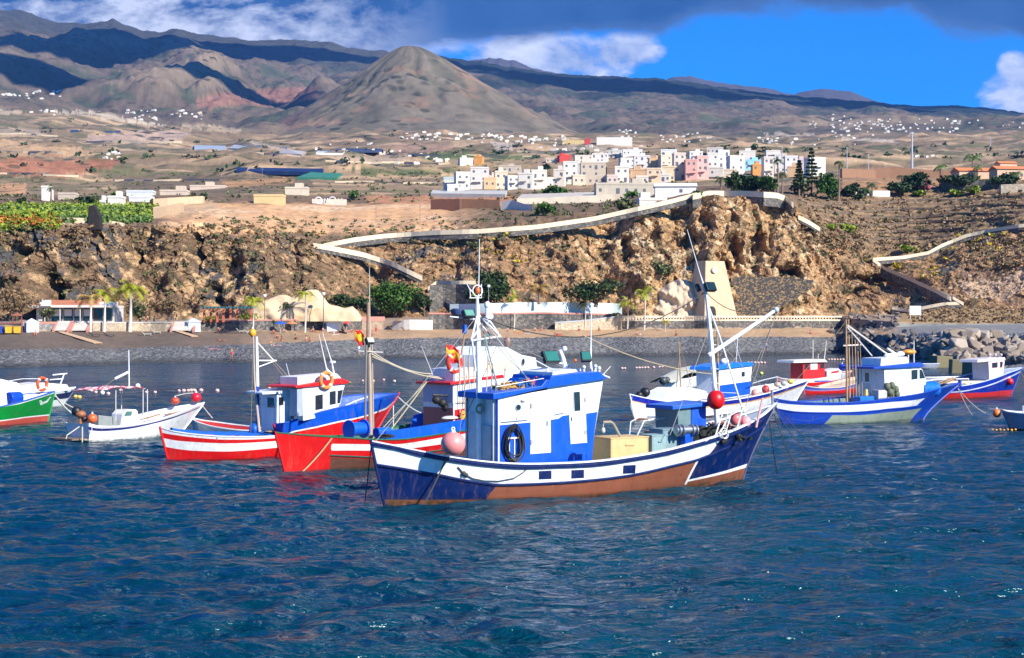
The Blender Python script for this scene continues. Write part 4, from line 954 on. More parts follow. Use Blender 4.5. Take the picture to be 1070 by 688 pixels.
# --- big red boat behind the stern of the navy boat
def red_boat():
    b = Boat('fishing_boat', (298, 494), (560, 471), 'big red fishing boat with white stripe and green rail, wooden mast', 'fishing boat', GB)
    def region(n, u, v, c):
        t0, _ = b.vfind(346, 468); t1, _ = b.vfind(341, 490); t2, _ = b.vfind(398, 470)
        e = n.math('ADD', n.math('POWER', n.math('DIVIDE', n.math('MAXIMUM', n.math('SUBTRACT', t0+.012, u), 0), .012), 2), n.math('POWER', n.math('DIVIDE', n.math('SUBTRACT', v, 2.5), .6), 4))
        c = n.mix(n.math('GREATER_THAN', e, 1), WHITE, RED)
        c = n.mix(n.math('MULTIPLY', n.math('LESS_THAN', v, 2), 1), c, RED); c = n.mix(n.math('GREATER_THAN', v, 3), c, RED)
        k = n.math('MULTIPLY', n.math('LESS_THAN', v, 1), n.math('GREATER_THAN', u, t0)); c = n.mix(k, c, (.12, .05, .035))
        return c
    b.hull((288, 452.5), (585, 424), [(292, 453), (310, 454.5), (335, 456.5), (360, 458), (385, 459), (405, 461), (430, 459), (460, 454), (490, 450), (540, 441)], 2.3, e0=2.0, e1=2.2, wlk=.74, we0=1.5, fl=.9,
           bands=[[(300, 486), (345, 478), (389, 480), (420, 478), (490, 468)], [(298, 474), (345, 471), (389, 471), (420, 470), (490, 460)], [(296, 462), (345, 464), (389, 464.5), (420, 464), (490, 452.5)]],
           cols=[(.12, .05, .035), (.12, .05, .035), RED, WHITE, RED], region=region, stem=RED, cap=((.012, .12, .05), .12, .045), inner=(.03, .13, .12), deckc=(.2, .17, .14), dep=.45, rails=[([(345, 476), (389, 478), (420, 476), (490, 466)], (.01, .08, .06), .035)])
    P = b.P; BL = paint((.003, .10, .62), .4)
    # raised blue bulwark of the forward half
    mb = MB(); up = [(403, 451), (425, 448), (450, 444), (470, 441), (490, 437.5), (515, 433), (545, 427)]; dn = [(403, 460), (425, 458.5), (450, 455), (470, 452.5), (490, 449.5), (515, 445), (545, 440)]
    vs = []
    for (x, y), (x2, y2) in zip(up, dn):
        t, v = b.vfind(x2, y2); X, h, z = b.pos(t, v); h = float(h); q = P(x, y, -h-.08); q2 = P(x2, y2, -h-.01)
        vs += [q, q2, q2+Vector((0, .08, 0)), q+Vector((0, .08, 0))]
    n_ = len(up); fs = [(0, 1, 2, 3), (4*n_-1, 4*n_-2, 4*n_-3, 4*n_-4)]
    for i in range(n_-1):
        for k in range(4): a = i*4+k; c = i*4+(k+1) % 4; fs.append((a, c, c+4, a+4))
    mb.add(vs, fs); mb.build('raised_bulwark', BL, b.root)
    mb = MB(); mb.prism([P(428, 450, 1.7), P(433, 434, 1.7), P(455, 428, 1.7), P(470, 424, 1.7), P(470, 445, 1.7)], (0, .07, 0)); mb.build('raised_bulwark', BL, b.root)
    # deck house: lavender shade painted on aft face, white and red side
    w = -.75; wd = 2.05
    hs = b.house('wheelhouse', [(474, 448), (474, 401), (500, 397), (505, 440)], w, wd, paint(WHITE, .4, .25)); P1 = P(474, 430, w); x = P1.x-.004
    b.plate('side_panel', [(475, 447), (475, 428.5), (503, 424), (504, 443)], w-.004, paint(RED), hs, .02)
    zt = P(474, 402, w).z; zb = P(474, 447, w).z
    b.endplate('upper_panel', x, -.74, 1.25, zt-.85, zt-.02, paint((.36, .38, .52)), hs, .04); b.endplate('lower_panel', x, -.74, 1.25, zb, zt-1.1, paint((.34, .09, .08)), hs, .03)
    b.house('roof', [(471, 402.5), (471, 400), (503, 395.5), (503, 398)], w-.15, wd+.3, paint(RED), hs)
    up_ = b.house('upper_cabin', [(474, 399.5), (474, 386), (489, 384), (499, 384), (502, 396)], w+.2, 1.5, paint(WHITE, .4, .3), hs)
    mb = MB()
    for x_, y_ in ((462, 421), (472, 424), (456, 418), (466, 426)): mb.ball(P(x_, y_, -.2), .22, sz=.9); 
    mb.tube(P(452, 413, -.1), P(478, 414, -.6), .05); mb.tube(P(478, 414, -.6), P(477, 440, -.6), .04); mb.build('net_hauler', paint(BLACK, .6), b.root, True)
    q = P(470, 437, -1.0); mb = MB(); mb.ball(q, .3, sz=.35, sx=1.6); wthing(b, mb, 'life_raft_cover', paint((.62, .6, .55)), 'white flat bundle on the rail of the big red boat near its cabin', 'bundle')
    mb = MB(); q = P(484, 436, -1.1)
    for i in range(5): mb.torus(q+Vector((0, 0, .04*i)), .16-.01*i, .025, 'y', 12, 5)
    wthing(b, mb, 'rope_coil', paint((.7, .4, .05), .8), 'yellow coil of rope on the red side wall of the big red boat', 'rope')
    # poles and mast
    wo = paint((.42, .33, .24), .6)
    ma = b.rod('mast', [(387.5, 462, .1), (386.5, 400, .1), (385.5, 352, .1)], [.10, .085, .07], wo)
    b.rod('mast_pole', [(381.5, 462, -.1), (382, 400, -.1), (383, 356, -.1)], [.055, .05, .045], paint((.2, .17, .14)), ma); b.rod('mast_pole', [(390.5, 460, .3), (388.5, 358, .3)], .035, wo, ma)
    b.rod('mast_pole', [(384.3, 356, 0), (384.8, 316, 0)], .07, wood((.36, .2, .12)), ma); b.rod('whip_aerial', [(386.5, 352, .1), (386, 280, .1)], [.03, .012], paint((.55, .5, .42)), ma)
    lb = floodlight(b, P(386, 356.5, -.15), .42, .28, ma, 0, .5, (.5, .55, .5)); mb = MB(); mb.tube(P(374, 367, 0), P(400, 368.5, 0), .03); mb.build('spreader', paint((.5, .48, .42)), ma, True)
    flag(b.W(P(371, 343.5, 0)), .5, .6, 'red and yellow flag beside the lamp on the mast of the big red boat', 1)
    for i, (a, c, r) in enumerate((((388, 367, 0), (452, 391, 0), .028), ((388, 370, 0), (462, 396, 0), .032), ((389, 373, 0), (470, 396, .1), .026))):
        b.line('boom', a, c, .25-.05*i, r, paint((.5, .43, .32), .7), ma)
    b.line('stay', (446, 399, 0), (404, 455, 0), .02, .03, paint((.42, .36, .22), .8)); b.line('stay', (446, 399, 0), (389, 459, -.5), .0, .02, paint((.42, .36, .24), .8))
    b.rod('whip_aerial', [(452, 392, .4), (440, 361, .4)], [.03, .012], paint((.6, .6, .58)))
    mb = MB()
    for x_ in (481, 486, 491, 496): mb.tube(P(x_, 438, -.9), P(x_-1, 372, -.9), .03)
    mb.tube(P(478, 395, -.9), P(498, 393, -.9), .03); mb.tube(P(478, 420, -.9), P(498, 419, -.9), .03); mb.build('pole_rack', paint((.5, .38, .26), .7), b.root, True)
    b.rod('pole', [(478, 396, -.5), (486, 346, -.5)], .04, wood((.35, .2, .1))); mb = MB(); mb.box(P(485.5, 344, -.5), (.16, .16, .4)); mb.build('pole_lamp', paint((.02, .12, .5)), b.root)
    flag(b.W(P(466, 359, -.4)), .75, .75, 'red and yellow flag flying over the small cabin of the big red boat', 2, .2)
    life_ring(b.W(P(475, 379.5, -.5)), .42, 'orange red life ring on top of the small cabin of the big red boat', b.th, (.62, .05, .03))
    # blue winch, stern mooring rope
    mb = MB(); q = P(365, 449, -.2); mb.tube(q, q+Vector((.8, 0, 0)), .3, None, 16); mb.tube(q+Vector((-.05, 0, 0)), q, .42, None, 16); mb.tube(q+Vector((.8, 0, 0)), q+Vector((.86, 0, 0)), .42, None, 16); mb.build('winch', BL, b.root, True)
    mb = MB(); q = P(398, 452, -.6); mb.tube(q-Vector((.3, 0, 0)), q+Vector((.5, 0, 0)), .22, None, 14); mb.box(q+Vector((.1, 0, -.25)), (.5, .4, .3)); mb.build('winch', BL, b.root, True)
    mb = MB(); t_, v_ = b.vfind(346, 458); X, h, z = b.pos(t_, v_); a = b.W((float(X), -float(h)-.05, float(z)))
    mb.rope(a, wz(312, 497, -.1), .08, .03, 12); thing(mb, 'mooring_rope', paint((.55, .36, .2), .85), 'tan rope slanting down across the red hull with the green rail', 'rope', 'mooring ropes running into the water')
red_boat()
# --- white cabin cruiser hidden behind the wheelhouse
def cruiser():
    b = Boat('cabin_cruiser', (500, 461), (590, 449), 'white cabin cruiser with round porthole and red trim, half hidden behind the navy wheelhouse', 'cabin cruiser', GB)
    b.hull((497, 418), (600, 402), [(510, 424), (540, 421), (570, 415), (590, 408)], 1.9, bands=[[(500, 440), (540, 440), (590, 430)]], cols=[(.3, .02, .02), WHITE, WHITE], dep=.4)
    W = paint(WHITE, .3, .12); P = b.P
    c = b.house('wheelhouse', [(503, 425), (503, 371), (516, 362), (530, 363), (545, 371), (560, 374), (561, 383), (580, 388), (592, 398), (592, 425)], -1.0, 2.2, W)
    b.house('roof_trim', [(503, 397.5), (503, 394.5), (526, 391.5), (527, 395)], -1.05, 2.3, paint(RED), c)
    b.plate('side_window', [(509, 390), (509, 379.5), (534, 377), (535, 387)], -1.01, paint(CRE, .5), c)
    mb = MB(); q = P(546.5, 378.5, -1.03); mb.torus(q, .2, .03, 'y', 18, 6); o = mb.build('porthole', paint(GREY), c, True); mb = MB(); mb.tube(q, q+Vector((0, .02, 0)), .19, None, 16); mb.build('pane', glass_dark(), o)
    mb = MB(); mb.ball(P(530, 357.5, -.3), .2, sz=1.5, sx=.8); mb.tube(P(530, 368, -.3), P(530, 358, -.3), .08); mb.build('roof_vent', paint((.3, .17, .12)), c, True)
    b.rod('handrail', [(560, 377, -.9), (575, 385, -.9), (590, 388, -.9)], .03, W, c); mb = MB(); mb.tube(P(510, 372, -.4), P(505, 352, -.4), .05); mb.tube(P(505, 352, -.4), P(514, 350, -.4), .04); mb.build('radar_arm', paint((.04, .2, .16)), c, True)
cruiser()
# --- red and white striped boat at left
def striped():
    b = Boat('fishing_boat', (176, 481), (330, 474), 'red and white striped open fishing boat with blue deck tarpaulin and blue and white mast', 'fishing boat', GB)
    b.hull((167.5, 447), (345, 445), [(172, 449.5), (185, 452), (205, 454.5), (230, 456.5), (260, 457), (289, 456), (320, 454)], 1.6, e0=2.1, wlk=.8, we0=1.7,
           bands=[[(178, 478), (230, 480), (289, 475)], [(172, 467), (200, 471), (240, 472), (289, 468)], [(170, 458), (200, 462), (240, 463.5), (289, 461)], [(168, 452.5), (185, 455), (205, 457.5), (230, 459.5), (260, 459.5), (289, 458)]],
           cols=[(.25, .03, .02), RED, RED, WHITE, RED, WHITE], cap=(WHITE, .08, .04), inner=RED, deckc=(.01, .08, .4), dep=.18)
    P = b.P
    mb = MB(); T = np.linspace(.06, .66, 14); vs = []; fs = []
    x = b.s0+(b.s1-b.s0)*T; h = b.ht(T)*.72; z = b.zt(T)
    for i in range(14):
        for k in range(7): u = -1+2*k/6; vs.append((x[i], u*h[i], z[i]+.03+.13*(1-u*u)+.02*math.sin(i*2+k)))
    for i in range(13):
        for k in range(6): a = i*7+k; fs.append((a, a+1, a+8, a+7))
    mb.add(vs, fs); o = mb.build('deck_cover', paint((.004, .12, .5), .7, .3), b.root, True)
    ma = b.rod('mast', [(269.5, 455, 0), (269, 404, 0)], [.10, .09], paint((.003, .05, .42))); b.rod('mast_top', [(269, 404, 0), (268, 352, 0)], [.09, .07], paint(WHITE), ma)
    b.rod('mast_pole', [(271.5, 456, -.1), (266, 400, -.1), (264.5, 346, -.1)], [.08, .045, .03], paint((.5, .4, .28), .7), ma)
    mb = MB(); mb.tube(P(268, 377, 0), P(289, 377, 0), .035); mb.tube(P(269, 384, 0), P(288, 377, 0), .028); mb.tube(P(269, 358, 0), P(286, 377, 0), .028); mb.build('spreader', paint(WHITE), ma, True)
    b.line('rigging_line', (286, 377, 0), (311, 405, 0), 0, .02); b.line('rigging_line', (270, 360, 0), (300, 398, 0), 0, .015); b.line('rigging_line', (265, 352, 0), (262, 452, -.6), 0, .014)
    buoy(b, (264, 348, 0), .17, (.85, .38, .02), 'yellow orange ball at the mast top of the red and white striped boat', sz=1.2)
    w = -.85; W = paint(WHITE, .4, .2)
    c = b.house('wheelhouse', [(289, 456), (288, 413), (306, 409.5), (308, 455)], w, 1.9, W); xx = P(289, 430, w).x-.005
    b.house('roof', [(274, 412.5), (274, 410.5), (300, 408), (310, 408.5), (310, 411)], w-.1, 2.1, W, c)
    zt = P(289, 414, w).z; zb = P(289, 450, w).z
    f = b.endplate('door', xx, -.6, .1, zb-.1, zt-.62, W, c, .04); b.endplate('pane', xx-.01, -.66, .2, zt-.58, zt-.1, glass_dark(), f, .03); b.endplate('window', xx, .3, .8, zt-.5, zt-.12, glass_dark(), c, .03)
    b.window([(291, 424), (291, 415.5), (296, 415), (296, 423.5)], w-.002, c)
    for i, (a, bb) in enumerate((((294, 408, 0), (291, 396, 0)), ((300, 408, 0), (303, 392, 0)), ((306, 407, .3), (299, 380, .3)))): b.rod('antenna', [a, bb], .02, paint((.6, .55, .5)), c, 6)
    mb = MB()
    for i in range(12): mb.torus(P(282+i*.8, 451-.3*(i % 3), -.7), .24, .03, 'z', 12, 5)
    wthing(b, mb, 'rope_coil', paint((.35, .25, .15), .8), 'tan rope coil at the foot of the blue and white mast', 'rope')
    mb = MB(); mb.ball(P(265, 449, -.4), .3, sz=1.0, sx=.7); wthing(b, mb, 'fuel_can', paint((.004, .1, .45)), 'blue can beside the foot of the blue and white mast', 'can')
    mb = MB(); t_, v_ = b.vfind(227, 457); X, h, z = b.pos(t_, v_); mb.rope(b.W((float(X), -float(h)-.04, float(z))), wz(217, 481, -.05), .05, .02, 8); thing(mb, 'mooring_rope', paint((.6, .5, .4), .85), 'pale rope hanging over the side of the red and white striped hull', 'rope', 'mooring ropes running into the water')
striped()
def red_skiff():
    b = Boat('rowing_boat', (204, 452), (286, 455), 'small boat with dark red inside and white rim, just behind the striped boat', 'rowing boat', GB)
    b.hull((199, 436.5), (300, 446), [(202, 440), (220, 446), (250, 450), (280, 451)], 1.15, cols=[WHITE, WHITE], bands=[], cap=(WHITE, .1, .05), inner=(.42, .02, .02), deckc=(.3, .03, .02), dep=.4)
red_skiff()
# --- blue and red wheelhouse boat
def c2():
    b = Boat('fishing_boat', (297, 477), (384, 470), 'blue and red fishing boat with white red-roofed wheelhouse carrying a life ring', 'fishing boat', GB)
    b.hull((286, 444), (417, 412), [(290, 445), (300, 442), (317, 436.5), (331, 432), (345, 428.5), (358, 425.5), (372, 423), (385, 420), (400, 415.5), (412, 412.5)], 1.55, e0=2.0, e1=2.1, wlk=.7, we1=1.4, bowpow=1.2,
           bands=[[(288, 456.5), (307, 452), (330, 447.5), (355, 441.5), (385, 435), (405, 428), (417, 420)], [(288, 455), (307, 450.5), (330, 446), (355, 440), (385, 433.5), (405, 426), (417, 418)]],
           cols=[ANTI, RED, WHITE, BLUE], stem=RED, cap=((.003, .08, .5), .1, .04), inner=(.003, .08, .45), deckc=(.25, .25, .25), dep=.55)
    P = b.P; W = paint(WHITE, .4, .2); w = -1.0
    c = b.house('wheelhouse', [(317, 440), (316, 405.5), (357, 399), (361, 401), (355, 420), (353, 432)], w, 1.9, W)
    b.house('roof', [(309, 405.8), (309, 403.8), (357, 395.5), (366, 399), (364, 401)], w-.12, 2.15, paint(RED), c)
    for p in ([(329, 429), (329, 413.5), (337, 412), (337, 427.5)], [(344, 423.5), (344, 409.5), (350.5, 408.5), (350.5, 422.5)], [(352, 422), (352.5, 408.5), (358, 407.5), (355, 421.5)]): b.window(p, w-.003, c)
    xx = P(316.5, 430, w).x-.005; zt = P(317, 406, w).z
    lk = b.endplate('locker', xx, -1.0, -.45, zt-1.3, zt, paint((.34, .40, .46)), c, .35); b.endplate('door', xx, -.3, .4, zt-1.5, zt-.15, paint((.12, .15, .2)), c, .04)
    b.house('upper_box', [(311, 403.5), (311, 394), (352, 390.5), (357, 395.5)], w+.25, 1.3, paint((.75, .73, .66), .5), c)
    life_ring(b.W(P(341, 397.5, -1.15)), .36, 'orange life ring on the roof of the blue and red wheelhouse boat', b.th, (.75, .28, .06))
    b.rod('antenna', [(347, 392, .2), (341, 385, .2), (333, 349, .2)], [.06, .04, .014], paint((.75, .7, .62)), c); b.rod('antenna', [(349, 392, .3), (347, 380, .3), (337, 348, .3)], [.06, .03, .014], paint(WHITE), c)
    mb = MB(); mb.tube(P(345, 378.5, .3), P(350, 378.5, .3), .06); mb.tube(P(341, 387, .2), P(352, 395, .2), .07); mb.build('radar_mount', W, c, True)
    mb = MB(); mb.tube(P(361, 398, -.6), P(366, 401, -.6), .06); mb.build('side_light', paint((.01, .2, .06)), c)
    mb = MB(); mb.path([P(361, 424, -1.2), P(372, 419, -1.15), P(384, 415, -.9)], .03); mb.tube(P(372, 419, -1.1), P(372, 424, -1.1), .02); mb.build('handrail', W, b.root, True)
    b.line('mooring_line', (416, 415, 0), (447, 434, 0), .15, .03, paint((.6, .6, .58))); b.line('mooring_line', (411, 424, 0), (411, 452, -.2), .0, .03, paint((.6, .6, .58)))
c2()
# --- white open boat with canopy
def canopy_boat():
    b = Boat('motor_boat', (84, 461.5), (188, 454), 'white open motor boat with navy stripe and red patterned canopy', 'motor boat', GB)
    b.hull((80, 442), (213, 421.5), [(84, 444), (100, 446), (120, 446.5), (140, 444.5), (160, 440.5), (180, 434.5), (195, 429), (207, 424)], 1.35, tr=.75, e0=2.2, e1=1.9, wlk=.8, we1=1.5,
           bands=[[(84, 450), (100, 450.5), (120, 450), (140, 447.5), (160, 443), (180, 437.5), (200, 430)], [(84, 446.5), (100, 447.5), (120, 447.5), (140, 445.5), (160, 441.5), (180, 436), (200, 429)]], cols=[(.1, .1, .09), WHITE, (.008, .015, .15), WHITE], stem=WHITE, cap=(WHITE, .1, .05), inner=(.8, .78, .74), deckc=(.6, .58, .54), dep=.45)
    P = b.P; W = paint(WHITE, .35)
    c = b.house('console', [(126, 446), (128, 433), (132, 428.5), (142, 428), (144, 430), (144, 446)], -.5, .9, W); b.plate('screen', [(129.5, 435), (132, 430), (138, 430), (137, 434.5)], -.5, paint((.06, .16, .14)), c)
    mb = MB(); u = np.linspace(0, 1, 16)
    q = [P(96, 408.5, -.9), P(152, 405.5, -.9)]; wv = []
    vs = []; fs = []
    for i in range(16):
        for k in range(6):
            p = q[0].lerp(q[1], i/15); vs.append((p.x, -.9+1.8*k/5, p.z+.05*math.sin(i*1.1+k)+.12*math.sin(math.pi*i/15)))
    for i in range(15):
        for k in range(5): a = i*6+k; fs.append((a, a+1, a+7, a+6))
    mb.add(vs, fs); n = NT('patterned_cloth'); co = n.coord(); vv = n.vor(co, 5, 'F1', 'Color'); m = n.fin(n.mix(n.mr(n.noise(co, 6, 3), .48, .52), (.5, .02, .05), (.7, .62, .6)), .9)
    o = mb.build('canopy', m, b.root, True); so_ = o.modifiers.new('t', 'SOLIDIFY'); so_.thickness = .04
    for x, w in ((149.5, -.85), (154, .7), (121, -.6), (127, .7)): b.rod('canopy_pole', [(x, 407, w), (x, 440, w)], .025, paint((.6, .6, .6)), o)
    ma = b.rod('mast', [(135, 407, 0), (134.5, 366, 0)], [.04, .025], W, o); b.rod('boom', [(134, 389, 0), (120, 396, 0)], .07, W, ma); b.line('rigging_line', (120, 396, 0), (105, 407, 0), 0, .012, None, ma)
    mb = MB(); mb.ball(P(107, 410.5, -.9), .12); mb.ball(P(144, 403.5, -.3), .14); mb.build('lamp', paint((.85, .82, .75)), o, True)
    # stern platform, ladder and outboard
    mb = MB(); a, c2_ = P(66, 460, 0), P(86, 459.5, 0); mb.box(((a.x+c2_.x)/2, 0, .18), (abs(c2_.x-a.x), 1.5, .08)); mb.build('swim_platform', wood((.2, .14, .1)), b.root)
    mb = MB(); mb.path([P(83, 446, -.9), P(70, 455, -.9), P(69, 459, -.9)], .03); mb.path([P(86, 446, -1), P(86, 468, -1)], .04); mb.path([P(96, 447, -1.1), P(96, 460, -1.25), P(88, 460, -1.25)], .025); mb.build('boarding_ladder', paint((.55, .52, .4)), b.root, True)
    mb = MB(); mb.ball(P(84, 433, .1), .32, sx=.9, sz=.65); mb.tube(P(84, 436, .1), P(84, 455, .1), .1); mb.build('outboard_motor', paint((.32, .12, .05)), b.root, True)
    mb = MB(); mb.ball(P(80, 430, .3), .28); mb.ball(P(88, 438, .0), .2); mb.build('motor_cowl', paint(BLACK), b.root, True)
    buoy(b, (96.5, 437.5, -.6), .27, (.75, .13, .03), 'orange ball float on the stern of the white canopy boat', sz=.95)
    c3 = b.house('seat', [(103, 446), (103, 434), (122, 436), (122, 446)], -.3, .8, paint((.25, .28, .27)))
    for i, (x0, x1, y) in enumerate(((147, 167, 438), (172, 198, 433))): b.rod('grab_rail', [(x0, y+.5, .5), ((x0+x1)/2, y-2, .5), (x1, y-5, .4)], .05, wood((.3, .17, .12)))
    buoy(b, (183, 419, .3), .26, (.62, .07, .03), 'small orange red float dangling from the stick near the bow of the canopy boat', sz=.8); buoy(b, (205, 415.5, 0), .30, (.72, .01, .03), 'bright red float on the bow tip of the white canopy boat', sz=.95)
    b.line('float_stick', (184, 414, .3), (202, 411, 0), -.04, .02, paint((.5, .48, .42))); b.line('mooring_line', (210, 422, 0), (222, 437, 0), .02, .03, paint((.6, .55, .48)))
canopy_boat()
# --- green boat and white boat at the left edge
def green_boat():
    b = Boat('fishing_boat', (-92, 451), (50, 440.5), 'bright green fishing boat with blue rail cut by the left edge', 'fishing boat', GB)
    b.hull((-98, 434), (57, 409.5), [(-80, 437), (-40, 434), (-10, 428), (5, 424.5), (20, 421), (35, 416.5), (48, 412.5)], 1.9, e1=1.9, wlk=.75, we1=1.4,
           bands=[[(-60, 445), (0, 440.5), (25, 437), (50, 434.5)], [(-60, 444), (0, 439.5), (25, 436), (50, 433.5)], [(-60, 438), (0, 426), (20, 422.5), (48, 414)]], cols=[(.5, .07, .04), (.55, .09, .06), WHITE, GREEN, WHITE], cap=((.01, .12, .5), .12, .05), inner=(.7, .7, .7), deckc=(.5, .5, .45), dep=.4)
    P = b.P
    for i in range(3): b_ = b; mb = MB(); q = []; 
    for i in range(4):
        q = []
        for (x, y) in ((41+i*.3, 419.5+i*1.3-.5), (53-i*1.0, 415.3+i*1.5-.5), (53-i*1.0, 416.1+i*1.5-.5), (41+i*.3, 420.3+i*1.3-.5)):
            t, v = b.vfind(x, y); X, h, z = b.pos(t, v); q.append(Vector((float(X), -float(h)-.02, float(z))))
        mb = MB(); mb.prism(q, (0, .03, 0)); mb.build('bow_stripe', paint(WHITE), b.root)
    mb = MB(); q = P(15, 416, -.3); mb.tube(q-Vector((.5, 0, 0)), q+Vector((.45, 0, 0)), .38, None, 18); wthing(b, mb, 'barrel', paint((.004, .06, .5), .35), 'blue barrel lying on the deck of the green boat', 'barrel', bevel=.03)
    life_ring(b.W(P(44, 401.5, .2)), .40, 'orange life ring standing on the bow of the green boat', b.th)
    c = b.house('cabin', [(-40, 432), (-40, 400), (-4, 397), (6, 404), (8, 424)], -.9, 1.9, paint(WHITE))
    b.line('mooring_line', (57, 412, 0), (82, 436, 0), .2, .04, paint((.7, .7, .6), .8)); b.line('mooring_line', (57, 413, 0), (80, 431, .5), .3, .03, paint((.1, .45, .35), .8)); b.line('mooring_line', (57, 414, 0), (82, 428, .5), .1, .03, paint((.7, .65, .5), .8))
green_boat()
def white_launch():
    b = Boat('motor_cruiser', (-90, 432), (66, 424.5), 'white motor cruiser with cream deck, partly behind the green boat', 'motor boat', GB)
    b.hull((-95, 408), (79, 405.5), [(-60, 414), (-20, 414.5), (20, 414), (45, 412), (62, 409.5), (72, 407.5)], 2.0, e1=2.2, wlk=.75, bands=[[(-60, 424), (20, 420), (50, 419), (66, 417)], [(-60, 420), (20, 415.5), (45, 413.5), (72, 410)]], cols=[(.02, .03, .08), WHITE, (.02, .03, .1), WHITE], cap=(WHITE, .3, .1), inner=WHITE, deckc=(.75, .68, .58), dep=.15)
    P = b.P; W = paint((.8, .74, .66), .4)
    c = b.house('cabin', [(-40, 414), (-38, 397), (-5, 395), (18, 400), (28, 408), (30, 414)], -1.2, 2.4, paint(WHITE)); b.house('foredeck_cabin', [(20, 412), (22, 403), (45, 400), (70, 402), (74, 408)], -1.0, 2.0, W)
    b.rod('handrail', [(5, 399, -1.2), (24, 396, -1.2), (50, 396, -1.1), (50, 403, -1.1)], .03, paint((.6, .6, .6))); 
    mb = MB(); mb.path([P(63, 402, 0), P(67, 391, 0)], .05); mb.tube(P(55, 392, 0), P(70, 390.5, 0), .05); mb.tube(P(52, 397, 0), P(66, 396, 0), .04); mb.build('bow_rail', paint((.75, .75, .75)), b.root, True)
white_launch()
# --- white boat with the blue wheelhouse, right of the navy boat
def wb():
    b = Boat('fishing_boat', (664, 440), (830, 423), 'long white fishing boat with blue and orange stripes and a blue-topped wheelhouse', 'fishing boat', GB)
    b.hull((658, 412.5), (845, 397.5), [(662, 414), (680, 418), (700, 420.5), (725, 421.5), (750, 420), (775, 417), (800, 412), (820, 406), (835, 401)], 1.7, e0=2.2, e1=2.2, wlk=.78, we1=1.6, bowpow=1.2,
           bands=[[(664, 437), (700, 438), (780, 432), (830, 421)], [(662, 420), (680, 424), (700, 426), (725, 427), (775, 422), (800, 417), (835, 405)], [(662, 419), (680, 423), (700, 425), (725, 425.5), (775, 421), (800, 415.5), (835, 404)]], cols=[(.14, .05, .03), (.14, .05, .03), WHITE, (.7, .35, .08), (.008, .02, .3)], stem=WHITE, cap=(WHITE, .12, .05), inner=WHITE, deckc=(.5, .48, .44), dep=.4)
    P = b.P; W = paint(WHITE, .4, .2); w = -.8
    c = b.house('wheelhouse', [(752, 418), (751, 386), (786, 381), (783.5, 413)], w, 1.8, W); b.plate('lower_panel', [(752, 417), (752, 403), (784.5, 398.5), (783.5, 412)], w-.003, paint(BLUE), c)
    b.house('roof', [(748, 387), (749, 383.5), (765, 380), (787, 378.5), (788, 382)], w-.15, 2.1, paint((.01, .17, .6)), c); b.window([(774.5, 394), (774.5, 389), (778, 388.5), (778, 393.5)], w-.004, c)
    xx = P(752, 400, w).x-.004; zt = P(752, 387, w).z; b.endplate('rear_panel', xx, -.75, .95, zt-2.3, zt-.9, paint((.02, .07, .4)), c, .03); b.endplate('window', xx, -.5, -.05, zt-.6, zt-.2, glass_dark(), c, .03)
    mb = MB(); mb.ball(P(757, 378, -.2), .3, sx=1.4, sz=.8); mb.tube(P(769, 380, 0), P(771, 352, 0), .03); mb.tube(P(775, 380, 0), P(765, 350, 0), .02); mb.build('radar', paint((.75, .73, .7)), c, True)
    co_ = b.house('engine_cover', [(692, 421), (698, 409), (706, 405), (722, 405), (738, 409), (745, 420)], -.7, 1.4, W)
    ma = b.rod('mast', [(712, 415, 0), (709, 357, 0)], .05, wood((.36, .24, .14))); b.rod('mast_pole', [(706, 415, .3), (711, 358, .3)], .03, wood((.3, .2, .12)), ma); b.line('rigging_line', (710, 360, 0), (722, 403, 0), 0, .02, None, ma)
    mb = MB(); mb.ball(P(674, 410, 0), .36, sx=.9, sz=.9); mb.ball(P(668, 413, 0), .25); mb.build('outboard_motor', paint(BLACK), b.root, True)
    mb = MB(); mb.path([P(660, 412, 0), P(659, 425, 0), P(664, 441, 0)], .05); mb.build('rudder_post', paint((.5, .48, .42)), b.root, True)
    net_heap(b, Vector((P(718, 410, .5).x, .4, 1.3)), .8, .6, .4, (.13, .06, .045), 'dark red brown net heap by the mast of the long white boat', seed=11)
    buoy(b, (800, 407, -.7), .3, (.6, .03, .03), 'small red float on the bow deck of the long white boat'); buoy(b, (789, 411, -.7), .3, (.75, .35, .3), 'pale pink float aft of the small red float on the long white boat')
    for i, (x, y) in enumerate(((812, 402), (819, 401), (826, 399))): mb = MB(); mb.ball(P(x, y, -.3), .25, sx=1.2, sz=.8); wthing(b, mb, 'bundle', paint([(.5, .42, .25), (.4, .42, .4), (.6, .5, .1)][i], .8), ['tan', 'grey', 'yellow'][i]+' bundle on the raised bow of the long white boat', 'bundle')
    b.rod('handrail', [(786, 401, -1.4), (797, 397.5, -1.4), (812, 394, -1.3), (812, 402, -1.3)], .04, paint((.5, .52, .55))); b.rod('handrail', [(720, 417, -1.5), (745, 410, -1.5), (770, 411, -1.5)], .03, paint((.5, .52, .55)))
wb()
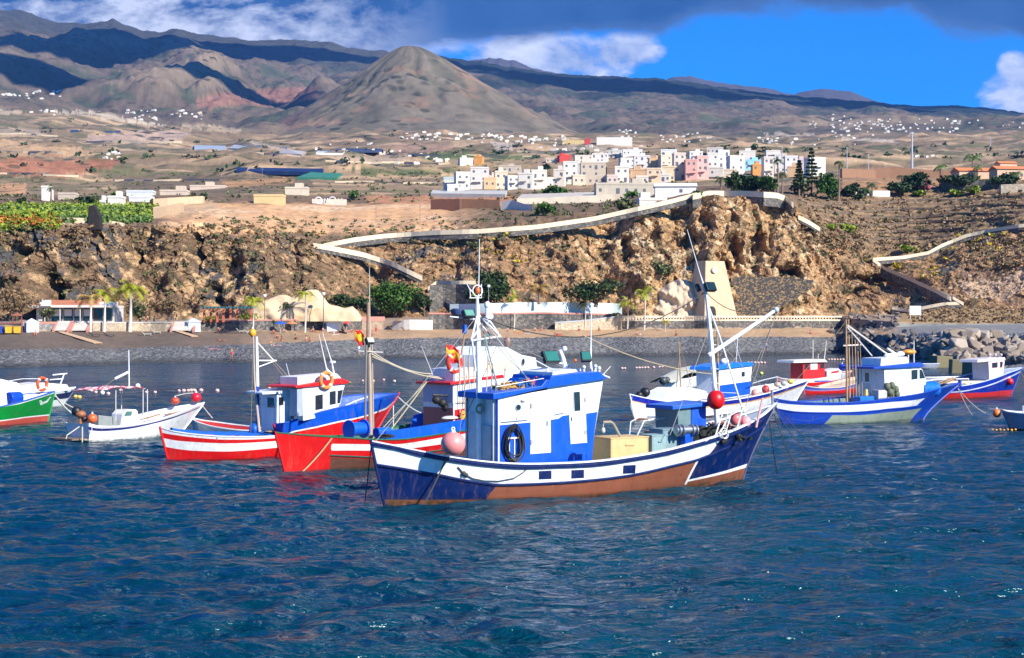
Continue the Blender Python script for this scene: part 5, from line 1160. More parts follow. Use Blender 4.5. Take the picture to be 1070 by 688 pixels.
def tarp_boat():
    b = Boat('covered_boat', (695, 407), (737, 402), 'small white boat under a grey tarpaulin behind the long white boat', 'boat', GB)
    b.hull((691, 395), (743, 389), [(700, 396), (715, 396.5), (730, 393)], 1.25, bands=[], cols=[(.3, .3, .3), WHITE], cap=(WHITE, .1, .05), dep=.3)
    vs = []; fs = []; P = b.P
    prof = [(690, 394), (697, 391), (704, 388), (712, 384), (722, 382.5), (730, 386), (740, 389)]
    mb = MB()
    for i, (x, y) in enumerate(prof):
        z = P(x, y, 0).z; X = P(x, y, 0).x
        for k in range(7): u = -1+k/3; vs.append((X, u*1.1, z-(.55+.2*math.sin(i*2))*abs(u)**1.3+.03*math.sin(k*3+i)))
    for i in range(len(prof)-1):
        for k in range(6): a = i*7+k; fs.append((a, a+1, a+8, a+7))
    mb.add(vs, fs); o = mb.build('tarpaulin', paint((.36, .36, .31), .85, .3), b.root, True); o.modifiers.new('t', 'SOLIDIFY').thickness = .03
    mb = MB(); mb.ball(P(693, 398, -.4), .4); mb.ball(P(697, 397, -.6), .3); mb.build('outboard_motor', paint((.05, .06, .06)), b.root, True)
tarp_boat()
def red_cab():
    b = Boat('fishing_boat', (818, 405.5), (878, 403.5), 'small red and white boat with red cabin and white roof', 'fishing boat', GB)
    b.hull((811, 394), (890, 388), [(815, 396.5), (830, 397), (850, 397), (870, 394), (885, 390)], 1.6, bands=[[(816, 399), (850, 400), (884, 395)]], cols=[RED, RED, (.75, .7, .68)], cap=((.75, .6, .55), .2, .08), inner=(.6, .05, .04), deckc=(.6, .3, .25), dep=.3)
    w = -.9; c = b.house('cabin', [(839, 397), (839, 379), (862, 378), (862, 396)], w, 1.7, paint((.5, .012, .012))); b.house('roof', [(829, 379.5), (830, 376.8), (862, 375.5), (865, 378.5)], w-.3, 2.3, paint((.8, .75, .66)), c)
    b.plate('white_door', [(847, 386.5), (847, 379.8), (854, 379.4), (854, 386)], w-.004, paint(WHITE), c); b.window([(857, 385), (857, 380.5), (861, 380.3), (861, 384.8)], w-.004, c, (.5, .02, .02)); b.window([(841, 386), (841, 381), (845, 380.8), (845, 385.8)], w-.004, c, (.4, .02, .02))
    b.rod('antenna', [(849.5, 376, 0), (849.5, 355, 0)], .035, paint((.7, .66, .6)), c); b.rod('antenna', [(861, 378, 0), (863.5, 356, 0)], [.05, .03], paint((.7, .66, .6)), c); b.rod('antenna', [(855, 376, .3), (855, 370, .3)], .03, paint((.7, .66, .6)), c)
    b.house('bow_cover', [(864, 394), (864, 388), (880, 385), (880, 391)], -.8, 1.6, paint((.75, .72, .7))); b.plate('bow_panel', [(868, 390.5), (869, 388.5), (877, 387), (876, 389.5)], -.81, paint(RED))
red_cab()
def red_blue():
    b = Boat('rowing_boat', (841, 412), (900, 409.5), 'red open boat with cream inside beside the wooden poles', 'rowing boat', GB)
    b.hull((838, 402), (911, 392.5), [(842, 404.5), (860, 406), (880, 405), (895, 401), (905, 396)], 1.5, bands=[[(841, 408), (870, 408.5), (905, 402)], [(840, 406.5), (870, 407), (905, 400)]], cols=[RED, RED, (.3, .2, .4), (.05, .1, .45)], cap=((.7, .55, .42), .2, .06), inner=(.7, .52, .36), deckc=(.7, .5, .34), dep=.18)
    mb = MB(); mb.box(b.P(859, 398.5, .3), (1.6, .5, .1)); mb.build('thwart', paint((.03, .12, .5)), b.root); mb = MB(); q = b.P(881, 384, .4)
    buoy(b, (880, 384, .2), .33, (.01, .03, .5), 'blue ball float near the wooden poles above the red rowing boat', sz=1)
    b.rod('float_post', [(880, 402, .2), (880, 388, .2)], .05, paint(GREY))
red_blue()
# --- blue boat with the wooden poles
def pole_boat():
    b = Boat('fishing_boat', (819, 444), (965, 437.5), 'blue fishing boat with white band, wooden pole cluster and white wheelhouse', 'fishing boat', GB)
    def region(n, u, v, c):
        t0, _ = b.vfind(870, 434); t1, _ = b.vfind(861, 442); tr, _ = b.vfind(960, 432); te, _ = b.vfind(963, 421)
        le = n.math('ADD', t1, n.math('MULTIPLY', v, (t0-t1)))
        c = n.mix(n.math('MULTIPLY', n.math('LESS_THAN', v, 1), n.math('SUBTRACT', 1, n.math('MULTIPLY', n.math('GREATER_THAN', u, le), n.math('LESS_THAN', u, tr)))), c, (.003, .045, .38))
        c = n.mix(n.math('MULTIPLY', n.math('GREATER_THAN', v, 1), n.math('GREATER_THAN', u, te)), c, (.003, .045, .38))
        return c
    b.hull((807, 416.5), (1004, 400.5), [(811, 418), (825, 420), (850, 421.5), (875, 421.5), (900, 420.5), (925, 417.5), (945, 414.5), (960, 412.5), (975, 408.5), (990, 404.5)], 1.9, e0=2.1, e1=1.9, wlk=.78, we1=1.4, bowpow=1.25,
           bands=[[(812, 437), (845, 440), (870, 434), (900, 434), (930, 431), (957, 428)], [(809, 427.5), (830, 430.5), (860, 431.5), (900, 430.5), (930, 427.5), (962, 424)], [(809, 420.5), (830, 423), (860, 424), (900, 423), (930, 420.5), (962, 417.5)]],
           cols=[(.2, .24, .19), (.24, .29, .23), (.003, .045, .38), WHITE, (.003, .05, .40)], region=region, stem=(.003, .05, .4), cap=((.01, .06, .42), .1, .05), inner=(.1, .16, .2), deckc=(.28, .28, .25), dep=.35, rails=[([(809, 427.5), (830, 430.5), (860, 431.5), (900, 430.5), (930, 427.5), (962, 424)], (.003, .04, .35), .04)])
    P = b.P; W = paint(WHITE, .4, .2); w = -1.0
    c = b.house('wheelhouse', [(925, 418), (924, 386), (961, 382), (968, 397), (966, 413)], w, 2.6, W)
    b.house('roof', [(913, 386), (913, 383.8), (962, 379), (966, 381), (965, 383.5)], w-.2, 3.1, paint((.004, .06, .4)), c)
    for p in ([(952, 397), (952, 387), (958.5, 386.3), (958.5, 396.3)], [(960.5, 396), (960.5, 386.5), (963, 386.5), (966.5, 395.5)]): b.window(p, w-.004, c)
    xx = P(925, 400, w).x-.004; zt = P(925, 386, w).z; b.endplate('door', xx, .3, .95, zt-2.0, zt-.1, paint((.62, .62, .6)), c, .04); b.endplate('window', xx-.04, .4, .75, zt-.85, zt-.2, paint((.14, .11, .08)), c, .03)
    up = b.house('roof_box', [(920, 383.5), (921, 374.5), (948, 373), (950, 381)], w+.3, 1.8, W, c)
    mb = MB(); 
    for x_, y_ in ((934, 371), (941, 370), (928, 372)): mb.ball(P(x_, y_, 0), .22, sx=1.5, sz=.8)
    mb.tube(P(926, 371, 0), P(944, 371, 0), .08); mb.tube(P(938, 371, 0), P(927, 364, 0), .06); mb.build('radar', W, up, True)
    wc_ = wood((.40, .25, .13))
    fr = MB()
    for i, (x0, x1, w_, r) in enumerate(((884, 884, 0, .075), (887, 886.5, .2, .065), (891, 890, -.3, .03), (893.5, 893.5, .1, .05), (896.5, 896, .4, .045), (900.5, 898, .1, .03))):
        b.rod('mast', [(x0+1, 420, w_), (x1, [334, 334, 345, 350, 352, 350][i], w_)], [r, r*.75], wc_)
    b.rod('cross_bar', [(881, 361.5, 0), (900, 360.5, .2)], .05, paint((.7, .62, .5)))
    mb = MB(); mb.tube(P(885, 340, 0), P(931, 373, 0), .06); mb.tube(P(885, 342, 0), P(911, 372, 0), .05); mb.build('boom', paint((.66, .62, .56)), b.root, True)
    b.line('rigging_line', (888, 340, 0), (940, 372, .5), .2, .02); b.line('rigging_line', (884, 336, 0), (812, 417, 0), .2, .015)
    b.rod('antenna', [(955, 381, 0), (955, 356, 0)], [.04, .025], W, c); b.rod('antenna', [(949, 381, .2), (949, 371, .2)], .05, paint((.7, .6, .45)), c)
    mb = MB(); mb.ball(P(950, 368, .3), .36, sx=1.6, sz=.5); wthing(b, mb, 'orange_bundle', paint((.75, .3, .02)), 'orange bundle on top of the white wheelhouse of the pole boat', 'bundle')
    for i, (x_, y_, lb) in enumerate(((969, 407, 'big blue barrel lying on the foredeck of the blue pole boat'), (956.5, 409.5, 'smaller blue drum next to the white wheelhouse of the pole boat'))):
        q = P(x_, y_, -.6); mb = MB(); r = (.52, .3)[i]; L_ = (.75, .3)[i]; mb.tube(q-Vector((L_, 0, 0)), q+Vector((L_, 0, 0)), r, None, 20); mb.torus(q-Vector((L_*.6, 0, 0)), r, .02, 'x'); mb.torus(q+Vector((L_*.6, 0, 0)), r, .02, 'x')
        wthing(b, mb, 'barrel', paint((.004, .14, .6), .35), lb, 'barrel')
    mb = MB()
    for x_, y_ in ((927, 404), (932, 403), (936, 407), (930, 410), (937, 412)): mb.ball(P(x_, y_, -1.2), .22, sz=1.2)
    mb.tube(P(933, 401, -1.2), P(933, 417, -1.2), .1); mb.build('net_hauler', paint((.12, .14, .09), .7), b.root, True)
    b.house('deck_box', [(918, 417), (918, 408), (927, 407.5), (927, 416)], -1.2, .6, paint((.5, .47, .44))); b.house('fish_box', [(899, 420), (899, 415), (916, 414), (916, 419)], -.9, .9, paint((.01, .15, .55)))
    mb = MB(); q = P(905, 415, .2); mb.tube(q-Vector((0, 0, .3)), q+Vector((0, 0, .5)), .2, .1); wthing(b, mb, 'lantern', paint((.6, .5, .2)), 'tan lantern beside the wooden poles', 'lantern')
    mb = MB(); r_ = random.Random(3)
    for i in range(9): p = P(984+i*1.2, 400-r_.random()*3, r_.uniform(-.3, .3)); mb.path([p-Vector((1.2, 0, .25)), p, p+Vector((.5, 0, .15))], .045, 5)
    wthing(b, mb, 'stick_bundle', wood((.34, .22, .12)), 'bundle of sticks leaning on the bow of the blue pole boat', 'sticks')
    b.rod('bow_post', [(1003, 404, 0), (1003, 397, 0)], .12, paint((.004, .05, .4)))
    b.line('mooring_line', (1001, 406, 0), (1016, 434, 0), .1, .03, paint((.4, .38, .3))); b.line('mooring_line', (1001, 406, 0), (1030, 432, 0), .2, .03, paint((.4, .38, .3)))
    mb = MB(); t_, v_ = b.vfind(851, 420); X, h, z = b.pos(t_, v_); mb.rope(b.W((float(X), -float(h)-.04, float(z))), wz(845, 444, -.05), .02, .022, 8); thing(mb, 'mooring_rope', paint((.45, .45, .35), .85), 'greenish rope hanging over the white band of the blue pole boat', 'rope', 'mooring ropes running into the water')
pole_boat()
def small_blue():
    b = Boat('fishing_boat', (965, 417.5), (1057, 413), 'blue and red fishing boat with small pinkish white cabin near the boulders', 'fishing boat', GB)
    b.hull((955, 406), (1068, 384.5), [(965, 405.5), (985, 405), (1005, 404), (1025, 400), (1040, 395.5), (1055, 389.5)], 1.9, e1=2.0, wlk=.75, we1=1.5, bowpow=1.2, bands=[[(965, 412), (1000, 411), (1030, 410.5), (1056, 408)], [(965, 411.5), (1000, 410.3), (1030, 404.5), (1064, 390.5)], [(965, 410.5), (1000, 409.2), (1030, 403.2), (1064, 389)]], cols=[(.5, .02, .02), (.5, .02, .02), (.004, .02, .26), (.55, .6, .7), (.004, .025, .32)], stem=(.004, .02, .3), cap=((.5, .6, .75), .1, .05), inner=(.1, .15, .3), deckc=(.4, .35, .3), dep=.35)
    P = b.P; w = -.9; W = paint((.75, .66, .66))
    c = b.house('cabin', [(1034, 398), (1033, 378.5), (1050, 376), (1048, 394)], w, 1.7, W); b.house('roof', [(1021, 379), (1022, 376), (1050, 373.5), (1051, 376.5)], w-.05, 1.85, paint((.7, .62, .62)), c)
    b.window([(1036.5, 384.5), (1036.5, 379.5), (1042, 378.8), (1042, 384)], w-.004, c, (.5, .2, .2)); b.window([(1045, 384), (1045, 378.5), (1047.5, 378.3), (1047, 383.5)], w-.004, c, (.4, .1, .1))
    xx = P(1034, 390, w).x-.004; zt = P(1034, 379, w).z; b.endplate('window', xx, -.3, .35, zt-.8, zt-.25, paint((.4, .05, .08)), c, .03)
    mb = MB(); 
    for x_ in (1034, 1040, 1046): mb.tube(P(x_, 377, -.3), P(x_, 371, -.3), .04); mb.ball(P(x_, 371, -.3), .13)
    mb.tube(P(1032, 374, -.3), P(1048, 374, -.3), .04); mb.build('roof_lights', paint((.5, .45, .45)), c, True)
    buoy(b, (1055, 399, -1.3), .34, (.6, .01, .015), 'red ball float on the bow side of the small blue and red boat', sz=.95)
    for i, (x0, x1, y) in enumerate(((988, 1012, 398), (1010, 1036, 398))):
        mb = MB(); vs = []; fs = []
        for a in range(14):
            for k in range(4): p = P(x0+(x1-x0)*a/13, y+(3.5*abs(math.sin(a*.9+i))+1)*k/3, -1.55-.12*k/3); vs.append(p)
        for a in range(13):
            for k in range(3): q = a*4+k; fs.append((q, q+1, q+5, q+4))
        mb.add(vs, fs); o = wthing(b, mb, 'draped_net', paint((.62, .47, .34), .9, .5, 5), ['beige net draped over the rail at the stern half of the small blue boat', 'beige scalloped net draped over the rail below the pinkish cabin'][i], 'net', 'nets draped over the rail'); o.modifiers.new('t', 'SOLIDIFY').thickness = .05
    b.rod('handrail', [(958, 400, .3), (980, 396.5, .3), (1012, 396, .3), (1012, 400, .3)], .05, paint((.65, .68, .7))); b.line('mooring_line', (1066, 388, 0), (1078, 402, 0), .2, .03)
small_blue()
def plain_boat(A, B, tl, trr, sheer, hb, cols, label, inner=WHITE, kind='rowing_boat', bands=(), thw=2):
    b = Boat(kind, A, B, label, kind.replace('_', ' '), GB); b.hull(tl, trr, sheer, hb, bands=bands, cols=cols, cap=(WHITE, .09, .05), inner=inner, deckc=(.5, .5, .48), dep=.3)
    for i in range(thw): t = .3+.35*i; x = b.s0+(b.s1-b.s0)*t; h = float(b.ht(t)); mb = MB(); mb.box((x, 0, float(b.zt(t))-.15), (.28, 2*h-.16, .05)); mb.build('thwart', wood(), b.root)
    return b
nb = plain_boat((1055, 447.5), (1120, 450), (1047.5, 429), (1130, 432), [(1053, 431), (1070, 433), (1095, 434)], 1.1, [(.02, .025, .05), (.22, .28, .36), (.22, .28, .36)], 'pale blue grey dinghy cut off by the right edge', bands=[[(1056, 446), (1070, 446.5), (1100, 448)]])
mb = MB(); mb.tube(nb.P(1069, 434, 0), nb.P(1069, 424, 0), .04); mb.build('rowlock_post', paint((.6, .6, .6)), nb.root)
buoy(nb, Vector(nb.P(1041.5, 432, 0)), .25, (.8, .19, .04), 'orange ball float just left of the pale dinghy')
# white launch moored behind the pole boat, small dark board by the boulders
plain_boat((962, 398), (1012, 397), (958, 394), (1016, 393.2), [(970, 394.8), (990, 395), (1010, 394)], 1.0, [WHITE, (.7, .72, .74)], 'low pale launch lying between the wheelhouse and the boulders', thw=1)
plain_boat((952, 385), (978, 385), (948, 380), (982, 380), [(958, 380.5), (970, 380.7)], 1.1, [(.2, .22, .26), (.32, .35, .42)], 'low grey boat tied up against the concrete blocks', thw=1)
# ---------------------------------------------------------------- float lines
fl = MB(); fl.ball((0, 0, 0), .2, 10, 7, sx=1.3); FM = fl.build('float_buoy', paint((.8, .5, .42), .5), None, True); COL.objects.unlink(FM)
def floats(pts, group, where, c_=None, r=1.0):
    m = FM if c_ is None else None
    if c_: q = MB(); q.ball((0, 0, 0), .2, 10, 7, sx=1.3); m = q.build('float_buoy', paint(c_, .5), None, True); COL.objects.unlink(m)
    for i, (x, y) in enumerate(pts):
        o = m.copy(); COL.objects.link(o); o.location = wz(x, y, .04); s_ = r*random.uniform(.65, .9); o.scale = (s_, s_, s_); o.rotation_euler = (0, 0, random.uniform(-.5, .5))
        tag(o, where, 'float', group)
floats([(100, 410), (113, 411.5), (126, 408), (153, 410), (162, 410)], 'floats around the canopy boat', 'pinkish float in the water around the white canopy boat')
floats([(187, 408.5), (192, 408.3), (196.5, 408.2), (200, 408), (203, 408), (210, 408), (227, 408.3)], 'floats beyond the canopy bow', 'pinkish float in the row beyond the bow of the white canopy boat')
floats([(379+i*11, y) for i, y in enumerate((398, 398.2, 397, 398.4))], 'floats beside the twin-pole mast', 'pinkish float in the row beside the wooden twin-pole mast', r=.9)
floats([(281, 405), (365, 400), (650, 385), (653, 385), (665, 384.5), (668, 384.4), (671, 384.3), (674, 384.2), (677, 384.2), (683, 384), (689, 383.5), (692, 383.3), (695, 383)], 'floats in the bathing line', 'pinkish float in the long bathing line off the middle of the beach')
floats([(782+3.4*i, 379+.15*(i % 2)) for i in range(6)]+[(825+3.2*i, 378) for i in range(9)]+[(866+3*i, 375.8) for i in range(6)], 'floats near the right end of the beach', 'pinkish float in the line off the right end of the beach', r=1.1)
floats([(1037+4*i, 449+.5*(i % 2)) for i in range(7)], 'yellow floats by the dinghy', 'yellow float in the row below the pale dinghy', (.8, .38, .03), .38)
floats([(795.5, 390.3)], 'yellow buoy', 'single yellow buoy floating between the long white boat and the red cabin boat', (.75, .7, .1), 1.3)
floats([(79, 414.5), (83, 415)], 'yellow floats by the cruiser bow', 'yellowish float below the bow of the white motor cruiser', (.7, .5, .1), .9)
# ================================================================== SHORE, PROMENADE, CLIFF PATHS
def stone(name, c0, c1, sc=1.6, mortar=(.12, .11, .1)):
    n = NT(name); co = n.coord(); cc = n.vor(n.scale(co, (1, 1, 1.3)), sc, 'F1', 'Color'); d = n.vor(n.scale(co, (1, 1, 1.3)), sc, 'DISTANCE_TO_EDGE')
    sp = n.t.nodes.new('ShaderNodeSeparateXYZ'); n.L(cc, sp.inputs[0])
    c = n.mix(n.mr(sp.outputs[0], .45, 1.0), c0, c1); c = n.mix(1, c, n.ramp(n.noise(co, 2, 5), [(.3, .7), (.7, 1.2)]), 'MULTIPLY'); c = n.mix(n.mr(d, .02, .06, 1, 0), c, mortar)
    return n.fin(c, .9, n.bump(d, .6, .1))
ST_D = stone('dark_stone_wall', (.07, .068, .065), (.24, .2, .16)); ST_O = stone('ochre_speckled_wall', (.06, .058, .055), (.40, .25, .11), 2.4, (.04, .04, .04)); ST_G = stone('grey_stone_wall', (.2, .19, .18), (.36, .33, .3)); ST_B = stone('beige_stone_wall', (.45, .36, .25), (.6, .5, .36), 1.3, (.3, .24, .17))
BEI = paint((.72, .60, .42), .85, .35, .6, .3, dc=(.25, .2, .14)); PINK = paint((.52, .22, .17), .8, .3, .8); CONC = paint((.58, .54, .48), .85, .4, .5)
def L3Y(px, off=0): return float(np.interp(px, cols, LY[3]))+off
def strip(name, pts, th, mat, label, cat, group=None, Yf=None, cap=None):
    """wall following photo points (px, py_top, py_bottom); Yf gives the distance of every point"""
    mb = MB(); vs = []; fs = []
    for (px, a, c) in pts:
        Y = Yf(px); t = wp(px, a, Y); q = wp(px, c, Y); vs += [t, q, q+Vector((0, th, 0)), t+Vector((0, th, 0))]
    n_ = len(pts)
    for i in range(n_-1):
        for k in range(4): x = i*4+k; y = i*4+(k+1) % 4; fs.append((x, y, y+4, x+4))
    fs += [(0, 3, 2, 1), (4*n_-4, 4*n_-3, 4*n_-2, 4*n_-1)]
    mb.add(vs, fs)
    if cap is None: return thing(mb, name, mat, label, cat, group, False)
    root = empty(name, wp(*pts[0][:2], Yf(pts[0][0])), 0, label, cat, group); o = mb.build('wall', mat, root); o.matrix_parent_inverse = Matrix.Translation(-root.location); 
    mb = MB(); vs = []
    for (px, a, c) in pts:
        Y = Yf(px); t = wp(px, a, Y)+Vector((0, -.12, 0)); vs += [t+Vector((0, 0, cap[1])), t, t+Vector((0, th+.2, 0)), t+Vector((0, th+.2, cap[1]))]
    mb.add(vs, fs); o = mb.build('coping', cap[0], root); o.matrix_parent_inverse = Matrix.Translation(-root.location)
    return root
def sampl(f0, n=24):
    xs = [p[0] for p in f0]; X = np.linspace(xs[0], xs[-1], n); return [(x, float(np.interp(x, xs, [p[1] for p in f0])), float(np.interp(x, xs, [p[2] for p in f0]))) for x in X]
strip('sea_wall', sampl([(-200, 339, 350), (0, 338.5, 349), (60, 338.5, 349)], 8), .6, ST_G, 'low grey stone wall at the back of the beach, left of the restaurant steps', 'wall', None, lambda x: L3Y(x), (PINK, .3))
strip('sea_wall', sampl([(97, 338, 349), (160, 337.5, 348), (180, 337.5, 348)], 12), .6, ST_B, 'beige stone planter wall under the tall palms', 'wall', None, lambda x: L3Y(x), (CONC, .2))
strip('sea_wall', sampl([(205, 336.5, 348), (260, 335.5, 348), (335, 335, 347), (378, 334, 347)], 24), .6, ST_D, 'long grey stone wall below the red pergola pillars and the sand coloured rock', 'wall', None, lambda x: L3Y(x), (PINK, .25))
strip('sea_wall', sampl([(352, 331, 338), (402, 331, 338)], 5), .5, PINK, 'pink wall behind the third beach hut', 'wall', None, lambda x: L3Y(x, 5))
strip('sea_wall', sampl([(410, 335.5, 347), (425, 334, 347), (452, 334.5, 347)], 8), 1.0, CONC, 'short pale concrete wall beside the ramp', 'wall', None, lambda x: L3Y(x, -1))
strip('sea_wall', sampl([(448, 328.5, 347), (500, 329, 347), (560, 328, 346), (645, 329.5, 346)], 24), .8, ST_D, 'dark stone wall under the pale blue fence', 'wall', None, lambda x: L3Y(x), (PINK, .35))
strip('fence', sampl([(470, 318, 329), (500, 317.5, 329), (545, 316, 328), (590, 316, 328), (650, 317.5, 329.5)], 20), .25, paint((.66, .76, .72), .6, .3, .5), 'long pale blue fence panel above the dark stone wall', 'fence', None, lambda x: L3Y(x, 3))
strip('sea_wall', sampl([(580, 338, 346), (610, 336, 346), (650, 331, 346)], 10), 1.2, ST_B, 'beige stone ramp wall in front of the dark sea wall', 'wall', None, lambda x: L3Y(x, -2), (paint((.4, .42, .44), .8), .3))
strip('promenade_wall', sampl([(643, 336, 347), (700, 335.5, 346), (860, 335.5, 345.5), (942, 335.5, 346)], 30), .8, ST_D, 'long dark stone wall of the promenade at the right of the beach', 'wall', None, lambda x: L3Y(x, 0) if x < 880 else L3Y(880)-(x-880)*.35)
pf = lambda x: (L3Y(x, .3) if x < 880 else L3Y(880)+.3-(x-880)*.35)
root = empty('balustrade', wp(643, 335, pf(643)), 0, 'beige balustrade with many gaps along the right hand promenade', 'balustrade'); IV = Matrix.Translation(-root.location)
for nm, a, c in (('top_rail', 330.2, 332), ('base_rail', 334, 335.6)):
    mb = MB(); vs = []; fs = []; X = np.linspace(643, 942, 30)
    for x in X:
        t = wp(x, a, pf(x)); q = wp(x, c, pf(x)); vs += [t, q, q+Vector((0, .4, 0)), t+Vector((0, .4, 0))]
    for i in range(29):
        for k in range(4): u = i*4+k; w = i*4+(k+1) % 4; fs.append((u, w, w+4, u+4))
    mb.add(vs, fs); o = mb.build(nm, BEI, root); o.matrix_parent_inverse = IV
mb = MB(); mb.box((0, 0, 0), (.34, .3, .56)); bal = mb.build('baluster', BEI, root)
for i, x in enumerate(np.linspace(643.8, 941, 100)):
    o = bal if i == 0 else bal.copy()
    if i: COL.objects.link(o); o.parent = root
    o.location = wp(x, 333, pf(x))-root.location+Vector((0, .2, 0))
# steps down to the beach
for i, (x0, x1, lb) in enumerate(((58, 73, 'flight of steps with pink side walls left of the first palm'), (76, 93, 'flight of steps with pink side walls in front of the restaurant'), (180, 203, 'flight of steps with pink side walls beside the second beach hut'))):
    Y = L3Y(x0); root = empty('beach_steps', wp(x0, 346, Y), 0, lb, 'steps', 'steps down to the beach'); s_ = Y/F
    for k in range(6):
        mb = MB(); mb.box(((x1-x0)*s_*.5, 1.0-k*.5, 1.7-k*.3), ((x1-x0)*s_*.85, .5, .3)); mb.build('step', CONC, root)
    for e in (0, 1):
        mb = MB(); X = e*(x1-x0)*s_; mb.prism([(X, 1.2, 1.9), (X, -2.2, .25), (X, -2.2, -.3), (X, 1.2, .4)], (.35, 0, 0)); mb.build('side_wall', PINK, root)
# wooden walkways on the sand
for pts, lb in (([(60, 348), (66, 347.5), (107, 359.5), (98, 360)], 'long wooden plank walkway crossing the dark sand'), ([(183, 347.3), (189, 347), (207, 352.5), (200, 352.8)], 'short wooden plank walkway by the second beach hut')):
    mb = MB(); q = [ground(*p)+Vector((0, 0, .12)) for p in pts]; mb.prism(q, (0, 0, .1)); thing(mb, 'walkway', wood((.62, .4, .22)), lb, 'walkway', 'plank walkways on the sand', False)
# cliff paths
def cpath(pts, label, ht=1.0, th=1.3, low=2.2, n=60, zoff=0, yo=0):
    xs = np.array([p[0] for p in pts], float); ys = np.array([p[1] for p in pts], float); t = np.linspace(0, 1, len(pts)); tt = np.linspace(0, 1, n)
    X = np.interp(tt, t, xs); Yp = np.interp(tt, t, ys); D = np.array([ground(a, b).y for a, b in zip(X, Yp)])
    D = np.array([np.pad(D, 4, mode='edge')[i:i+9].min() for i in range(n)]); D = np.convolve(np.pad(D, 4, mode='edge'), np.ones(9)/9, 'valid')-1.8+yo
    root = empty('cliff_path', wp(X[0], Yp[0], D[0]), 0, label, 'path wall', 'pale paths climbing the cliff'); IV = Matrix.Translation(-root.location)
    for nm, z0, z1, m, y0, y1 in (('parapet', 0, ht, BEI, 0, th), ('retaining_wall', -low, 0, ST_D, .15, th+.6)):
        mb = MB(); vs = []; fs = []
        for a, b, d_ in zip(X, Yp, D):
            p = wp(a, b, d_)-Vector((0, 0, ht*.5)); vs += [p+Vector((0, y0, z1)), p+Vector((0, y0, z0)), p+Vector((0, y1, z0)), p+Vector((0, y1, z1))]
        for i in range(n-1):
            for k in range(4): u = i*4+k; w = i*4+(k+1) % 4; fs.append((u, w, w+4, u+4))
        fs += [(0, 3, 2, 1), (4*n-4, 4*n-3, 4*n-2, 4*n-1)]
        mb.add(vs, fs); o = mb.build(nm, m, root); o.matrix_parent_inverse = IV
cpath([(338, 257), (370, 250.8), (400, 247), (450, 243.5), (500, 242), (560, 237.5), (620, 229), (660, 220), (700, 211), (728, 203.5)], 'long pale path wall rising along the cliff top to the headland', 1.15, low=1.2, yo=-1.5)
cpath([(327, 256.5), (345, 259.5), (380, 266.5), (410, 276), (441, 291)], 'pale path wall slanting down from the bend on the left cliff', 1.2, low=.8, n=40)
cpath([(447, 302), (456, 295.5), (470, 295.5), (497, 295.5)], 'short pale path wall above the dark arch at the cliff foot', .9, low=1, n=20)
cpath([(452, 308), (466, 314), (482, 323)], 'pale stair wall at the cliff foot beside the green trees', 1.0, low=1, n=20)
cpath([(724, 206), (740, 202.5), (780, 202.5), (812, 204.5), (824, 209), (829, 215)], 'pale path wall rounding the top of the headland', 1.5, n=40, yo=-3)
cpath([(834, 227), (846, 233), (857, 240)], 'short pale wall piece on the slope right of the headland', 1.2, low=.6, n=14)
cpath([(912, 271.5), (945, 269), (970, 264.5), (985, 256.5), (1010, 246.5), (1040, 240), (1075, 235), (1200, 228)], 'long pale path wall climbing the right hand headland', .95, low=1, n=60)
cpath([(912, 271.5), (925, 281), (950, 291.5), (975, 303), (1000, 316)], 'pale zigzag path wall descending the gully at the right', 1.0, low=2.2, n=40)
cpath([(975, 303), (990, 308), (1007, 318)], 'short upper pale wall at the end of the zigzag path', .8, low=1.5, n=16)
cpath([(932, 322), (950, 325), (985, 318), (1003, 317)], 'low pale wall behind the white sign', .8, low=3, n=20)
mb = MB(); g = wp(956, 329, 330); mb.box(g+Vector((0, -.3, .9)), (2.4, .1, 1.9)); mb.tube(g+Vector((-1, -.2, -1)), g+Vector((-1, -.2, .2)), .06); mb.tube(g+Vector((1, -.2, -1)), g+Vector((1, -.2, .2)), .06); thing(mb, 'sign_board', paint(WHITE), 'white sign board at the foot of the zigzag path', 'sign', None, False)
# kiln tower, stone wall, painted rocks
def tower():
    Y = 379; g = wp(743, 332, Y); root = empty('stone_tower', g, R(24), 'tapering pale plastered tower with small arched door at the cliff foot', 'tower'); m = paint((.60, .45, .28), .9, .35, .35, .4)
    mb = MB(); H = 13.6; b0, b1 = 4.6, 2.35
    vs = [(-b0, -b0, 0), (b0, -b0, 0), (b0, b0, 0), (-b0, b0, 0), (-b1-.6, -b1, H), (b1, -b1, H), (b1, b1, H), (-b1-.6, b1, H)]
    mb.add(vs, [(3, 2, 1, 0), (4, 5, 6, 7), (0, 1, 5, 4), (1, 2, 6, 5), (2, 3, 7, 6), (3, 0, 4, 7)]); mb.build('wall', m, root, bevel=.12)
    mb = MB(); pts = [(-1.0, 0), (1.0, 0), (1.0, 1.7)]+[(1.0*math.cos(t), 1.7+1.0*math.sin(t)) for t in np.linspace(.3, math.pi-.3, 7)]+[(-1.0, 1.7)]
    mb.prism([(x-2.4, -b0-.03+z*.165-.1, z) for x, z in pts], (0, .3, 0)); mb.build('door', paint((.03, .025, .02), .9), root)
    mb = MB(); mb.tube((-b1+1.4, -b1-1.0, H-2.2), (-b1+1.4, -b1+.2, H-2.2), .7, None, 14); mb.build('round_plaque', paint((.78, .66, .5)), root)
tower()
strip('retaining_wall', sampl([(764, 290, 331), (800, 289.5, 331), (822, 290, 319), (850, 293, 300)], 8), 1.5, ST_O, 'dark stone wall flecked with ochre stones, right of the tower', 'wall', None, lambda x: 386)
strip('retaining_wall', sampl([(449, 298, 327), (490, 297, 327)], 4), 1.5, ST_D, 'dark stone wall at the cliff foot between the trees', 'wall', None, lambda x: L3Y(x, 20))
